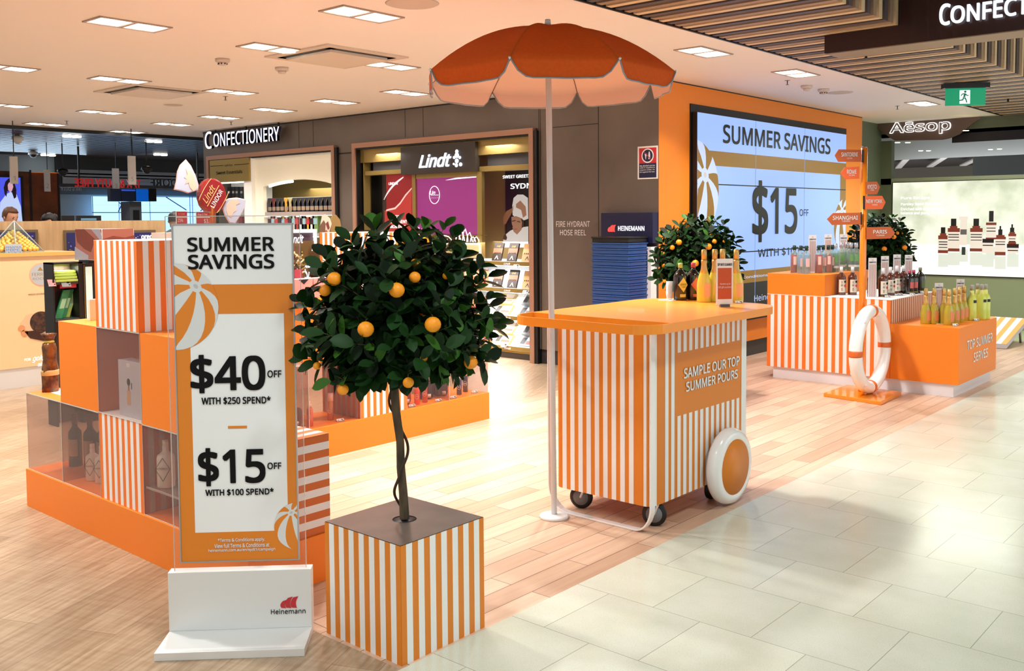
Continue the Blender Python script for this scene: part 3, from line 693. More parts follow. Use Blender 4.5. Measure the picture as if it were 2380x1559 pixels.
def wall_strip(mb, path, th, z0, z1, mt):
    n = len(path); vs = []
    for i, p in enumerate(path):
        a = path[max(0,i-1)]; b = path[min(n-1,i+1)]; dx, dy = b[0]-a[0], b[1]-a[1]; l = math.hypot(dx,dy) or 1; nx, ny = -dy/l, dx/l
        vs += [(p[0],p[1],z0),(p[0]+nx*th,p[1]+ny*th,z0),(p[0]+nx*th,p[1]+ny*th,z1),(p[0],p[1],z1)]
    fs = [(0,1,2,3),(4*n-1,4*n-2,4*n-3,4*n-4)]
    for i in range(n-1):
        for k in range(4): a = i*4+k; b = i*4+(k+1)%4; fs.append((a,a+4,b+4,b))
    mb.add(vs, fs, mt)
wall_strip(mb, left, .012, zt-.002, tz+.001, RAILM); mb.build('carrying_rail', t)
# castors
def castor(x, y, ang, lab):
    mb = MB(); ax = V(math.cos(ang), math.sin(ang), 0); c = V(x, y, .064)
    mb.lathe([(.001,-.016),(.052,-.016),(.064,-.009),(.064,.009),(.052,.016),(.001,.016)], BLK, c, 24, ax); w_ = mb.build('castor', t)
    mb = MB(); mb.lathe([(.001,-.0185),(.043,-.0185),(.043,.0185),(.001,.0185)], mat('castor grey', (120,122,126), .4), c, 20, ax); mb.build('hub', w_)
    mb = MB(); sd = ax
    for s in (-1,1): mb.tube([c+sd*s*.02, c+sd*s*.02+V(0,0,.05)-ax.cross(V(0,0,1))*.02, V(x,y,.12)+sd*s*.015], .007, WHITEG, 6)
    mb.box(x-.03,x+.03,y-.03,y+.03,.116,.124,WHITEG); mb.build('fork', w_)
castor(4.15,2.685,3.55,1); castor(4.15,3.16,3.5,1); castor(4.93,3.15,PI*.5,1); castor(4.76,2.70,PI*.5,1)
# big decorative wheel
wc = V(4.742,2.578,.213); mb = MB(); R = .212; prof = [(R-.05,-.035),(R-.012,-.032),(R,-.016),(R,.01),(R-.014,.035),(R-.05,.045),(R-.058,.038)]
mb.lathe(prof, WHITEG, wc, 48, (0,-1,0)); big = mb.build('large_wheel', t)
mb = MB(); mb.lathe([(.001,.038),(.153,.038),(.153,.041),(.001,.041)], PO, wc, 40, (0,-1,0)); mb.build('orange_disc', big)
# ---- things on the cart
PROF = {}
def bottle(name, label, cat, loc, h, r, prof, glass, cap, cap_z, cap_r, group, labels=(), rz=0, foil=None, sy=1., lab_r=1.015, liquid=None):
    "prof = [(radius share, height share)], local z"
    t = thing(name, label, cat, (0,0,0), 0, group)
    mb = MB(); mb.lathe([(q*r, z*h) for q, z in prof], glass, (0,0,0), 20, None, 1, sy); mb.build('body', t)
    if liquid:
        lm, lz = liquid; mb = MB(); mb.lathe([(q*r*.93, max(.006, z*h)) for q, z in prof if z <= lz], lm, (0,0,0), 18, None, 1, sy); mb.build('liquid', t)
    mb = MB(); mb.lathe([(cap_r,cap_z*h),(cap_r,h*.995),(cap_r*.7,h)], cap, (0,0,0), 14); mb.build('cap', t)
    if foil:
        mb = MB(); mb.lathe([(q*r*1.02, z*h) for q, z in foil[1]], foil[0], (0,0,0), 18); mb.build('foil', t)
    for z0, z1, a0, a1, mt in labels:
        mb = MB(); n = 8; vs = []
        for z in (z0*h, z1*h):
            for i in range(n+1):
                a = a0+(a1-a0)*i/n; vs.append((r*lab_r*math.cos(a), r*lab_r*sy*math.sin(a), z))
        mb.add(vs, [(i,i+1,n+2+i,n+1+i) for i in range(n)], mt, True); mb.build('label', t, norm=False)
    t.location = loc; t.rotation_euler.z = rz
    return t
CH = [(.96,0),(1,.015),(1,.30),(.93,.40),(.62,.55),(.42,.63),(.36,.70),(.36,.80)]
APO = [(.96,0),(1,.02),(1,.62),(.94,.68),(.5,.78),(.36,.81),(.36,.86)]
GIN = [(.97,0),(1,.02),(1,.60),(.92,.67),(.45,.73),(.36,.76),(.36,.88)]
FOIL = mat('gold foil', (214,176,104), .35, .5); SPARK = mat('sparkling wine', (226,206,72), .12, coat=.6, emit=.0); LABP = mat('peach label', (250,176,120), .5)
DKB = mat('black glass', (16,12,12), .08, coat=.8); 
VA = math.atan2(-FWD.y, -FWD.x)       # direction towards the viewer
def spark(label, loc, group, s=1.):
    t = bottle('sparkling_bottle', label, 'bottle', loc, .32*s, .044*s, CH, SPARK, FOIL, .80, .0165*s, group, [(.10,.36,VA-.15,VA+.95,LABP)], foil=(FOIL, [(.62,.545),(.42,.63),(.36,.72),(.40,.76),(.40,.80)]))
    return t
def on_top(px, py, z=tz): p = fl(px, py, z); return p
SB = spark('', (0,0,0), 'yellow sparkling bottles on the cart')
for i, (px, py, lb) in enumerate(((1636,701,'yellow sparkling bottle in gold foil just left of the small counter sign'),(1661,700,'yellow sparkling bottle half hidden behind the left edge of the counter sign'),(1679,699,'yellow sparkling bottle hidden behind the counter sign, only its foil top showing'),(1711,701,'yellow sparkling bottle in gold foil right of the small counter sign'))):
    p = on_top(px, py); o = SB if i == 0 else dup(SB, (0,0,0), label=lb); o.location = p; o['label'] = lb
g = bottle('gin_bottle', 'squat black gin bottle with a pale green cap and yellow diamond label on the cart', 'bottle', on_top(1581,697), .232, .0425, [(.96,0),(1,.03),(1,.62),(.96,.68),(.45,.8),(.3,.83),(.3,.9)], DKB, mat('pale green cap', (190,206,120), .4), .87, .0145, 'black gin bottles on the cart', [(.09,.17,VA-.2,VA+.75,mat('yellow label', (214,190,84), .5))])
g2 = bottle('gin_bottle', 'squat black gin bottle with a pink cap, behind the green-capped one', 'bottle', on_top(1611,696), .232, .0425, [(.96,0),(1,.03),(1,.62),(.96,.68),(.45,.8),(.3,.83),(.3,.9)], DKB, mat('pink cap', (196,70,96), .4), .87, .0145, 'black gin bottles on the cart', [(.09,.17,VA-.2,VA+.75,mat('pink label', (206,100,100), .5))])
for b, mt, word in ((g, mat('yellow label', (214,190,84)), 'HENDRICKS'), (g2, mat('pink label', (206,100,100)), None)):
    fr = Fr(Vector(b.location)+V(-math.cos(.55)*0,0,0)+V(FWD.x,FWD.y,0).normalized()*-.0455+RGT*.010, (RGT.x+.25*FWD.x, RGT.y+.25*FWD.y, 0))
    mb = MB(); mb.fpoly(fr, [(-.032,.098),(.004,.052),(.03,.098),(.004,.144)], -.004, 0, mt); l = mb.build('diamond_label', b)
    if word: txt('HENDRI', l, fr, -.018, .026, .094, .106, BLACK, c=.001); txt('AMAZ', l, fr, -.006, .02, .08, .089, BLACK, c=.001)
# counter sign
p = fl(1684,713,tz); d = V(RGT.x,RGT.y,0).normalized(); d = (d*.97+V(.25,0,0)).normalized(); fr = Fr(p, d)
t = thing('counter_sign', 'small upright white and rust counter sign in front of the sparkling bottles', 'sign', tuple(p))
w, h = .05, .28
mb = MB(); mb.fbox(fr,-w-.004,w+.004,0,h,-.004,0,ACR); mb.fbox(fr,-w,w,.012,h-.002,-.003,.0005,WHITE); mb.fbox(fr,-w+.008,w-.008,.045,.225,.0005,.001,mat('rust print', (196,84,36), .4)); s_ = mb.build('panel', t)
mb = MB(); mb.fbox(fr,-.028,.028,0,.016,-.012,.012,mat('sign clip', (90,88,86), .3)); mb.build('clip', t)
mb = MB(); mb.fbox(fr,-w,w,0,.002,-.03,.03,ACR); mb.build('base', t)
txt('SIP INTO SUMMER', s_, fr, -w+.006, w-.006, .237, .252, BLACK, c=.0015, bold=.01); txt('Receive up to', s_, fr, -.028, .034, .126, .138, WHITE, c=.0018); txt('$25 gift vouchers!', s_, fr, -.038, .04, .106, .12, WHITE, c=.0018)
def price_tag(p, ang, label, group, tint=None, w=.034, h=.022):
    t = thing('price_tag', label, 'price tag', tuple(p), 0, group); fr = Fr(p, (math.cos(ang), math.sin(ang), 0))
    fr2 = Fr(p, fr.r, (fr.u-fr.n*.6))
    mb = MB(); mb.fbox(fr2,-w,w,0,h,-.002,0,tint or PAPER); c = mb.build('card', t); mb = MB(); mb.fbox(fr,-w,w,0,.003,-.02,.003,CARD); mb.build('holder', t)
    mb = MB(); mb.fbox(fr2,w*.2,w*.8,h*.5,h*.75,0,.0005,BLACK); mb.fbox(fr2,w*.5,w*.85,h*.2,h*.35,0,.0005,BLACK); mb.fbox(fr2,-w*.8,-w*.35,h*.3,h*.6,0,.0005,CARD); mb.build('print', c)
    return t
price_tag(fl(1719,705,tz), -.45, 'white price tag at the foot of the right sparkling bottle on the cart', 'white shelf price tags', w=.026, h=.018)
# clear cups on a napkin
p = fl(1556,697,tz); mb = MB(); mb.box(p.x-.055,p.x+.055,p.y-.05,p.y+.05,tz,tz+.003,PAPER); tag(mb.build('napkin'), 'white paper napkins under the stack of clear cups on the cart', 'napkins')
t = thing('cup_stack', 'stack of clear plastic tasting cups left of the black gin bottle', 'cups', (p.x,p.y,tz+.003)); 
for k in range(9):
    mb = MB(); z = tz+.003+k*.009; mb.lathe([(.022,z+.042),(.0165,z),(.001,z)], clear('cup plastic', (255,255,255), .3, .35, .1), (p.x,p.y,0), 14); mb.build('cup', t)
# ---- beach umbrella
UP = fl(1288,1202); UC = V(3.912,3.187,2.329); RU = .658
t = thing('beach_umbrella', 'orange fabric parasol with grey piping on a white pole, standing by the cart', 'umbrella', tuple(UP)); umb = t
mb = MB(); mb.lathe([(.001,0),(.078,0),(.078,.012),(.07,.017),(.02,.019),(.001,.019)], WHITEG, UP, 32); mb.build('base', t)
mb = MB(); topp = V(UC.x,UC.y,2.615); mb.tube([UP+V(0,0,.015), UP.lerp(topp,.5), topp], .0155, mat('pole white', (216,218,222), .3), 14); mb.tube([topp-V(0,0,.01), topp+V(0,0,.012)], [.017,.014], WHITEG, 12); mb.build('pole', t)
FAB = noisy(mat('orange canvas', (224,112,30), .8), (214,104,26), 60, .4, .6); FABI = FAB
nt, b_ = nodes(FAB)     # thin cloth lets some light through
tr = nt.nodes.new('ShaderNodeBsdfTranslucent'); tr.inputs[0].default_value = rgb(255,150,80); mx = nt.nodes.new('ShaderNodeMixShader'); mx.inputs[0].default_value = .42
out = [n for n in nt.nodes if n.type == 'OUTPUT_MATERIAL'][0]; nt.links.new(b_.outputs[0], mx.inputs[1]); nt.links.new(tr.outputs[0], mx.inputs[2]); nt.links.new(mx.outputs[0], out.inputs[0])
PINKIN = mat('pale lining', (255,226,206), .8)
nt, b_ = nodes(PINKIN); tr = nt.nodes.new('ShaderNodeBsdfTranslucent'); tr.inputs[0].default_value = rgb(255,170,130); mx = nt.nodes.new('ShaderNodeMixShader'); mx.inputs[0].default_value = .15
out = [n for n in nt.nodes if n.type == 'OUTPUT_MATERIAL'][0]; nt.links.new(b_.outputs[0], mx.inputs[1]); nt.links.new(tr.outputs[0], mx.inputs[2]); nt.links.new(mx.outputs[0], out.inputs[0])
PH = math.radians(159); ZT = 2.592
def canopy_pt(k, s, q, drop=0.):
    "k panel, s 0..1 across the panel, q 0 top .. 1 hem line"
    a = PH+(k+s)*PI/4; a0 = PH+k*PI/4; a1 = a0+PI/4
    p0 = V(math.cos(a0), math.sin(a0), 0); p1 = V(math.cos(a1), math.sin(a1), 0); chord = p0.lerp(p1, s)
    rad = RU*q; z = UC.z+(ZT-UC.z)*(1-min(1,q)**2.15)
    sag = math.sin(s*PI); pt = V(UC.x, UC.y, z)+chord*rad*(1+.02*sag*(1-q*.2)); pt.z -= .014*sag*math.sin(q*PI*.9)
    return pt
for k in range(8):
    ns, nq = 14, 14; vs = []; rnd = random.Random(k)
    for j in range(nq+1):
        for i in range(ns+1):
            p = canopy_pt(k, i/ns, j/nq); p.z += rnd.uniform(-.0012,.0012)*(1 if 0 < i < ns else 0); vs.append(p)
    a0 = PH+k*PI/4; nv = 6
    for j in range(1, nv+1):                      # hanging valance, scalloped
        for i in range(ns+1):
            s = i/ns; hem = .086*min(1, (math.sin(PI*s)*2.1))**.55 if 0 < s < 1 else .0; p = canopy_pt(k, s, 1); c = V(p.x-UC.x, p.y-UC.y, 0).normalized()
            q = V(p.x,p.y,p.z)-c*(.012*(j/nv)*math.sin(PI*s))+c*.006*math.sin(s*19+k)*(j/nv); q.z -= hem*j/nv; vs.append(q)
    fs = []; W1 = ns+1
    for j in range(nq+nv):
        for i in range(ns): fs.append((j*W1+i,(j+1)*W1+i,(j+1)*W1+i+1,j*W1+i+1))
    mb = MB(); mb.add(vs, fs, FAB, True)
    # pale inner face, a hair inside
    vi = []
    for idx, v in enumerate(vs):
        c = V(v.x-UC.x, v.y-UC.y, 0); l = c.length or 1; vi.append(V(v.x-c.x/l*.003, v.y-c.y/l*.003, v.z-.003*(1 if idx < (nq+1)*W1 else 0)))
    mb.add(vi, [tuple(reversed(f)) for f in fs], PINKIN, True); pan = mb.build('canopy_panel', t, norm=False)
    mb = MB(); hem = [vs[(nq+nv)*W1+i] for i in range(ns+1)]; mb.tube(hem, .0042, mat('grey piping', (150,156,166), .5), 5); mb.build('piping', pan)
for k in range(8):
    mb = MB(); mb.tube([canopy_pt(k,0,q/10)-V(0,0,.006) for q in range(11)], .003, mat('rib wire', (130,90,66), .4), 5); mb.tube([canopy_pt(k,0,1)-V(0,0,.004), canopy_pt(k,0,1)+(canopy_pt(k,0,1)-UC).normalized()*.012], .006, WHITEG, 6); mb.build('rib', t)
# ================================================================== ISLAND DISPLAY (L-shaped, left and behind the sign)
P_ = .4345; E_ = [3.40+P_*i for i in range(6)]; XE = [5.556-P_*i for i in range(7)]; Z1, Z2, Z3, Z4 = .212, .644, 1.075, 1.505; XL, XR, YF, YBk = 2.20, 2.62, 5.16, 5.585
t = thing('display_plinth', 'low orange L-shaped plinth carrying the stacked striped, orange and clear cubes', 'plinth', (2.4,4.5,0))
mb = MB(); mb.box(XL-.012,XR+.0,3.39,YBk,0,Z1,ORANGE); mb.build('near_arm', t, bevel=.001); mb = MB(); mb.box(XR,5.56,YF-.008,YBk,0,Z1,ORANGE); mb.build('far_arm', t, bevel=.001)
def cube(kind, x0, x1, y0, y1, z0, z1, label):
    if kind == 'clear':
        t = thing('display_case', label, 'display case', ((x0+x1)/2,(y0+y1)/2,z0), 0, 'clear acrylic display cubes'); e = .003
        for nm, q in (('front_panel',(x0,x0+e,y0+e,y1-e)),('back_panel',(x1-e,x1,y0+e,y1-e)),('side_panel',(x0,x1,y0,y0+e)),('side_panel',(x0,x1,y1-e,y1))):
            mb = MB(); mb.box(q[0],q[1],q[2],q[3],z0+.001,z1-.003,ACRG); mb.build(nm, t)
        mb = MB(); mb.box(x0,x1,y0,y1,z1-.004,z1-.0005,ACRG); mb.build('top_panel', t)
        mb = MB(); r = .0022
        for a, b in ((x0,y0),(x0,y1),(x1,y0)): mb.box(a-r*.5,a+r*.5,b-r*.5,b+r*.5,z0+.001,z1-.001,EDGE)
        mb.box(x0-r,x0,y0,y1,z1-.005,z1,EDGE); mb.box(x0-r,x0,y0,y1,z0,z0+.003,EDGE); mb.box(x0,x1,y0-r,y0,z1-.005,z1,EDGE); mb.build('polished_edge', t); return t
    t = thing('display_cube', label, 'display cube', ((x0+x1)/2,(y0+y1)/2,z0), 0, 'striped display cubes' if 'stripe' in kind else 'plain orange display cubes')
    mb = MB(); mb.box(x0+.001,x1-.001,y0+.001,y1-.001,z0+.0005,z1-.001,ORANGE if kind != 'hstripe' else ORANGE2)
    if kind == 'stripe':
        for f, a, b in ((FX(x0),-y1,-y0),(FY(y0),x0,x1),(Fr((x1,0,0),(0,1,0)),y0,y1)): mb.stripes(f, a+.001, b-.001, z0+.001, z1-.001, 0, 7, ORANGE2, WHITE)
        mb.box(x0,x1,y0,y1,z1-.001,z1,WHITE)
    if kind == 'hstripe':
        for f, a, b in ((FX(x0),-y1,-y0),(FY(y0),x0,x1)): mb.stripes(f, a+.001, b-.001, z0+.001, z1-.001, 0, 6, mat('burnt orange stripe', (206,104,36), .45), WHITE, vert=False)
        mb.stripes(Fr((0,0,z1),(1,0,0),(0,1,0)), x0, x1, y0, y1, 0, 5, ORANGE2, WHITE, vert=False)
    mb.build('body', t, norm=False); return t
cube('hstripe',XL,XR,E_[0],E_[1]-.002,Z1,.652,'cube with horizontal orange and white stripes, behind the foot of the price sign')
cube('clear',XL,XR,E_[1],E_[2]-.002,Z1,Z2,'clear cube with an inner shelf and a grey bottle, just left of the price sign')
cube('stripe',XL,XR,E_[2],E_[3]-.002,Z1,Z2,'striped cube in the bottom row, between two clear cubes holding bottles')
cube('clear',XL,XR,E_[3],E_[4]-.002,Z1,Z2,'clear cube holding two white bottles')
t = cube('clear',XL,XR,E_[4],E_[5]-.002,Z1,Z2,'clear cube with a striped top at the left end of the plinth')
mb = MB(); mb.stripes(Fr((0,0,Z2+.0005),(0,-1,0),(1,0,0)), -E_[5]+.003, -E_[4], XL, XR, 0, 2, ORANGE2, WHITE, vert=False); mb.build('striped_cover', t, norm=False)
cube('orange',XL,XR,E_[3],E_[4]-.002,Z2,Z3,'plain orange cube in the middle row at the left end')
cube('clear',XL,XR,E_[2],E_[3]-.002,Z2,Z3,'clear cube with a grey perfume carton, under the tall striped cube')
cube('orange',XL,XR,E_[1],E_[2]-.002,Z2,Z3,'plain orange cube in the middle row, partly hidden by the price sign')
cube('stripe',XL,XR,E_[2],E_[3]-.002,Z3,Z4,'striped cube topmost of the left stack, beside the price sign')
for i, (kd, z0, z1, lb) in {0: ('clear',Z1,Z2,'clear cube with navy pouches at the far right end of the orange plinth'), 1: ('clear',Z1,Z2,'clear cube with coral spray bottles, right of the rear striped cube'), 2: ('stripe',Z1,Z2,'striped cube in the bottom row behind the tree trunk'),
      3: ('clear',Z1,Z2,'clear cube with pink bottles left of the rear striped cube'), 4: ('clear',Z1,Z2,'clear cube with pink zipped pouches behind the edge of the price sign')}.items():
    cube(kd, XE[i+1], XE[i]-.002, YF, YBk-.002, z0, z1, lb)
cube('orange',XE[4],XE[3]-.002,YF,YBk-.002,Z2,Z3,'plain orange cube behind the left side of the tree crown'); cube('orange',XE[3],XE[2]-.002,YF,YBk-.002,Z2,Z3,'plain orange cube behind the middle of the tree crown')
cube('stripe',XE[3],XE[2]-.002,YF,YBk-.002,Z3,Z4,'striped cube topmost of the rear stack, rising above the tree')
# ---- goods in the left cubes
WINE = mat('dark wine glass', (24,20,20), .12, coat=.5); WLAB = mat('cream wine label', (222,208,188), .6); WCAP = mat('wine capsule', (110,28,38), .35)
WP = [(.98,0),(1,.02),(1,.60),(.92,.66),(.45,.74),(.38,.80),(.38,.96)]
def px_at(px, py, z): return fl(px, py, z)
wb = bottle('wine_bottle','', 'bottle',(0,0,0),.30,.037,WP,WINE,WCAP,.80,.0155,'dark wine bottles in the clear cube',[(.2,.52,VA-.75,VA+.75,WLAB)])
for i, (x, y, lb) in enumerate(((2.40,5.43,'dark wine bottle, leftmost of three behind the clear panels'),(2.44,5.33,'dark wine bottle, middle one of three behind the clear panels'),(2.47,5.24,'dark wine bottle rightmost of three behind the clear panels'))):
    o = wb if i == 0 else dup(wb,(0,0,0)); o.location = (x,y,Z1+.001); o['label'] = lb
STONE = mat('white stoneware', (232,226,218), .3, coat=.4)
sb = bottle('stoneware_bottle','', 'bottle',(0,0,0),.195,.036,GIN,STONE,STONE,.87,.012,'white stoneware bottles in the clear cube')
lf_ = Fr(V(0,0,0)+V(FWD.x,FWD.y,0).normalized()*-.037, (RGT.x,RGT.y,0)); mb = MB()
for a, b, c, d in ((-.03,.10,0,.145),(0,.145,.03,.10),(.03,.10,0,.05),(0,.05,-.03,.10)): mb.tube([lf_.W(a,b-.02,0), lf_.W(c,d-.02,0)], .001, BLACK, 4)
l = mb.build('diamond_print', sb); txt('HENDRICKS', l, lf_, -.024, .026, .077, .086, BLACK, c=.001)
for i, (x, y, lb) in enumerate(((2.325,5.06,'white bottle with a black diamond outline, left of the pair'),(2.335,4.975,'white bottle with a black diamond outline, right of the pair, by the striped cube'))):
    o = sb if i == 0 else dup(sb,(0,0,0)); o.location = (x,y,Z1+.001); o['label'] = lb
mb = MB(); mb.box(XL+.01,XR-.01,E_[1]+.005,E_[2]-.01,.338,.345,ACRG); mb.box(XL+.008,XL+.012,E_[1]+.005,E_[2]-.01,.337,.346,EDGE); tag(mb.build('inner_shelf'), 'clear inner shelf under the grey bottle', 'shelf')
gb = dup(sb,(2.272,4.19,.346),label='large beige stoneware bottle on the clear inner shelf'); gb.scale = (1.15,1.15,1.15)
mb = MB(); mb.box(2.24,2.33,3.86,3.93,Z1+.001,.335,mat('black carton', (34,28,30), .35)); tag(mb.build('carton'), 'black carton standing low in the cube at the left edge of the price sign', 'carton')
f = FX(2.24); t = thing('perfume_carton','pale grey perfume carton with a printed bottle in the clear middle cube','carton',(2.3,4.35,Z2)); a0, b0 = f.px(278,958); a1, b1 = f.px(323,844)
mb = MB(); mb.fbox(f,a0,-E_[2]-.006,Z2+.001,b1,-.07,0,mat('pale carton', (206,212,226), .5)); c_ = mb.build('box', t)
am = (a0+a1)/2; mb = MB(); mb.fbox(f,am-.022,am+.012,Z2+.06,Z2+.13,0,.001,mat('perfume amber', (222,176,130), .3)); mb.fbox(f,am-.010,am+.002,Z2+.13,Z2+.155,0,.001,GOLD); mb.fpoly(f,[(am-.004+.016*math.cos(k*PI/6),Z2+.172+.018*math.sin(k*PI/6)) for k in range(12)],0,.001,BLK); mb.fbox(f,am+.022,am+.028,Z2+.14,Z2+.17,0,.001,BLK); mb.fbox(f,am-.02,am+.012,b1-.03,b1-.01,0,.001,PAPER); mb.build('print', c_)
# wrapped chocolate figure on the striped cover
CHW = noisy(mat('brown foil wrap', (74,40,26), .25, .3), (128,84,44), 22, .4, .62); p = fl(118,909,Z2+.001)
t = thing('chocolate_bunny','tall brown foil-wrapped chocolate figure on the striped cover at the far left','chocolate',tuple(p)); rnd = random.Random(2)
mb = MB(); prof = [(.048,0),(.05,.03),(.047,.12),(.05,.17),(.042,.22),(.038,.27),(.043,.31),(.036,.335),(.02,.35),(.035,.385),(.05,.405)]; mb.lathe([(r_*.92,z_*.80) for r_, z_ in prof], CHW, p, 14, None, 1, .8); o = mb.build('wrapped_body', t)
for v in o.data.vertices: v.co += V(rnd.uniform(-.004,.004),rnd.uniform(-.004,.004),rnd.uniform(-.004,.004))
mb = MB(); mb.lathe([(.0475,.093),(.0478,.12),(.0475,.122)], mat('pale gold band', (206,186,122), .4), p, 14, None, 1.02, .84); mb.build('band', t)
mb = MB(); mb.lathe([(.022,.272),(.029,.281),(.022,.289)], mat('yellow ribbon', (190,170,70), .4), p, 12); mb.build('ribbon', t)
mb = MB(); q = fl(214,744,Z3); mb.box(q.x-.01,q.x+.05,q.y-.0,q.y+.03,Z3,Z3+.11,mat('small cream carton', (226,216,204), .5)); tag(mb.build('carton'), 'small cream carton on the orange cube, against the tall striped cube', 'carton')
# gold-wrapped bag and navy cup on the striped end cube
GW2 = noisy(mat('gold and black wrap', (176,140,58), .3, .5), (22,20,22), 14, .45, .55); t = thing('gift_bag','tall bag of gold and black sweets on the end cube behind the price sign','gift bag',(2.42,3.6,.652))
mb = MB(); mb.lathe([(.045,0),(.05,.03),(.05,.14),(.04,.22),(.02,.27),(.012,.285),(.03,.32),(.045,.335)], GW2, (2.40,3.56,.653), 12); o = mb.build('bag', t)
for v in o.data.vertices: v.co += V(rnd.uniform(-.004,.004),rnd.uniform(-.004,.004),rnd.uniform(-.004,.004))
mb = MB(); mb.lathe([(.024,0),(.028,.03),(.028,.1),(.02,.135)], NAVY, (2.475,3.555,.653), 16); tag(mb.build('navy_tub'), 'navy tub standing beside the gold bag on the end cube', 'tub')
# rear cubes: body-mist bottles and pouches
def mist(label, loc, col, h, pump, group='body mist bottles'):
    t = thing('mist_bottle', label, 'bottle', (0,0,0), 0, group); mt = mat('mist %s' % (col,), col, .15, coat=.5); r = .021
    mb = MB(); mb.lathe([(r,0),(r,h*.68),(r*.85,h*.72)], mt, (0,0,0), 16); b_ = mb.build('body', t)
    mb = MB()
    if pump: mb.lathe([(r*.5,h*.72),(r*.5,h*.86),(r*.22,h*.87),(r*.22,h),(.001,h)], mat('mist cap', (246,214,200), .35), (0,0,0), 12)
    else: mb.lathe([(r*1.0,h*.70),(r*1.0,h),(.001,h)], mat('mist cap', (246,214,200), .35), (0,0,0), 16)
    mb.build('cap', t)
    fr = Fr(V(FWD.x,FWD.y,0).normalized()*-(r+.0012), (RGT.x,RGT.y,0)); mb = MB()
    mb.tube([fr.W(.014*math.cos(k*PI/8), h*.36+.018*math.sin(k*PI/8)) for k in range(16)], .0009, PAPER, 4, closed=True); l = mb.build('print', b_); txt({1:'71',0:'68'}[int(pump)], l, fr, -.009, .009, h*.36-.006, h*.36+.006, PAPER, c=.0008)
    t.location = loc; return t
def pouch(label, loc, col, w=.06, h=.12, rz=.0, group='zipped pouches'):
    t = thing('pouch', label, 'pouch', (0,0,0), 0, group); fr = Fr((0,0,0), (1,0,0)); 
    pts = []; r = .03
    for cx_, cy_, a0 in ((w-r,r,-PI/2),(w-r,h-r,0),(-w+r,h-r,PI/2),(-w+r,r,PI)):
        for i in range(5): a = a0+PI/2*i/4; pts.append((cx_+r*math.cos(a), cy_+r*math.sin(a)))
    c1 = tuple(int(c*.72) for c in col); mb = MB(); mb.fpoly(fr, pts, -.03, .03, mat('pouch %s' % (c1,), c1, .25, coat=.4)); b_ = mb.build('body', t, bevel=.006)
    mb = MB(); mb.tube([fr.W(a,b,.031) for a,b in pts], .0035, mat('piping %s' % (col,), col, .3), 6, closed=True); mb.build('rim', b_)
    mb = MB(); mb.lathe([(.012,0),(.012,.05),(.007,.052),(.007,.07)], mat('mist %s' % (col,), col, .15, coat=.5), (-.02,-.036,.02), 10); mb.lathe([(.016,0),(.016,.025)], PAPER, (.02,-.038,.012), 12); mb.build('contents', t)
    t.location = loc; t.rotation_euler.z = rz; return t
PK, CO, NV = (236,160,164), (238,84,60), (52,56,120)
pouch('pink pouch furthest left, beside the navy tub',(3.64,5.27,Z1+.002),PK,.055,.125,-.3); pouch('pink pouch behind the pink pump bottle',(3.80,5.33,Z1+.002),PK,.06,.13,-.3); pouch('dark wine-coloured pouch lying behind the pink ones',(3.72,5.47,Z1+.002),(120,50,60),.06,.14,-.2)
mist('pink pump bottle in front of the pink pouch',(3.89,5.25,Z1+.002),(244,150,130),.165,True); mist('amber bottle with a pale cap in the clear cube left of the rear striped cube',(4.10,5.30,Z1+.002),(214,150,110),.185,False)
pouch('coral pouch just right of the rear striped cube',(4.80,5.33,Z1+.002),CO,.05,.13,-.3); mist('coral pump bottle in front of the coral pouch',(4.86,5.24,Z1+.002),(240,90,60),.165,True); mist('coral bottle with a tall pale cap, front',(4.95,5.25,Z1+.002),(196,80,60),.185,False); mist('coral bottle with a pale cap, behind the pump bottle',(4.87,5.42,Z1+.002),(196,80,60),.185,False)
pouch('navy pouch left of the cube divider',(5.05,5.36,Z1+.002),(62,64,96),.06,.14,-.3); pouch('navy pouch right of the cube divider',(5.21,5.36,Z1+.002),NV,.055,.135,-.3); mist('navy pump bottle in the rightmost clear cube',(5.34,5.27,Z1+.002),(58,60,120),.165,True); mist('navy bottle with a pale cap, rightmost on the plinth',(5.46,5.32,Z1+.002),(44,44,84),.185,False)
for x, y, lb in ((3.78,5.18,'price tag under the pink pouch at the left of the rear plinth'),(4.11,5.20,'price tag in front of the amber bottle'),(4.77,5.19,'price tag beside the coral pump bottle'),(5.04,5.19,'price tag below the navy pouch left of the divider'),(5.2,5.19,'price tag below the navy pouch right of the divider'),(5.47,5.22,'price tag at the right end of the rear plinth')):
    price_tag(V(x,y,Z1+.002), -.1, lb, 'white shelf price tags', w=.028, h=.02)
for i, x in enumerate((3.75,3.90,4.05)):
    t = thing('pink_carton', ('pink carton with a black triangle, left of three on the rear orange cube','pink carton with a black triangle, middle of three on the rear orange cube','pink carton with a black triangle, right of three on the rear orange cube')[i], 'carton', (x,5.3,Z3), 0, 'pink cartons'); f = FY(5.22); x += .0
    mb = MB(); mb.fbox(f,x+.02,x+.16,Z3+.001,Z3+.13,-.1,0,mat('pink card', (246,150,140), .4)); b_ = mb.build('box', t); mb = MB(); mb.fpoly(f,[(x+.05,Z3+.128),(x+.09,Z3+.095),(x+.13,Z3+.128)],0,.001,BLK); mb.fbox(f,x+.06,x+.12,Z3+.05,Z3+.056,0,.001,PAPER); mb.build('print', b_)

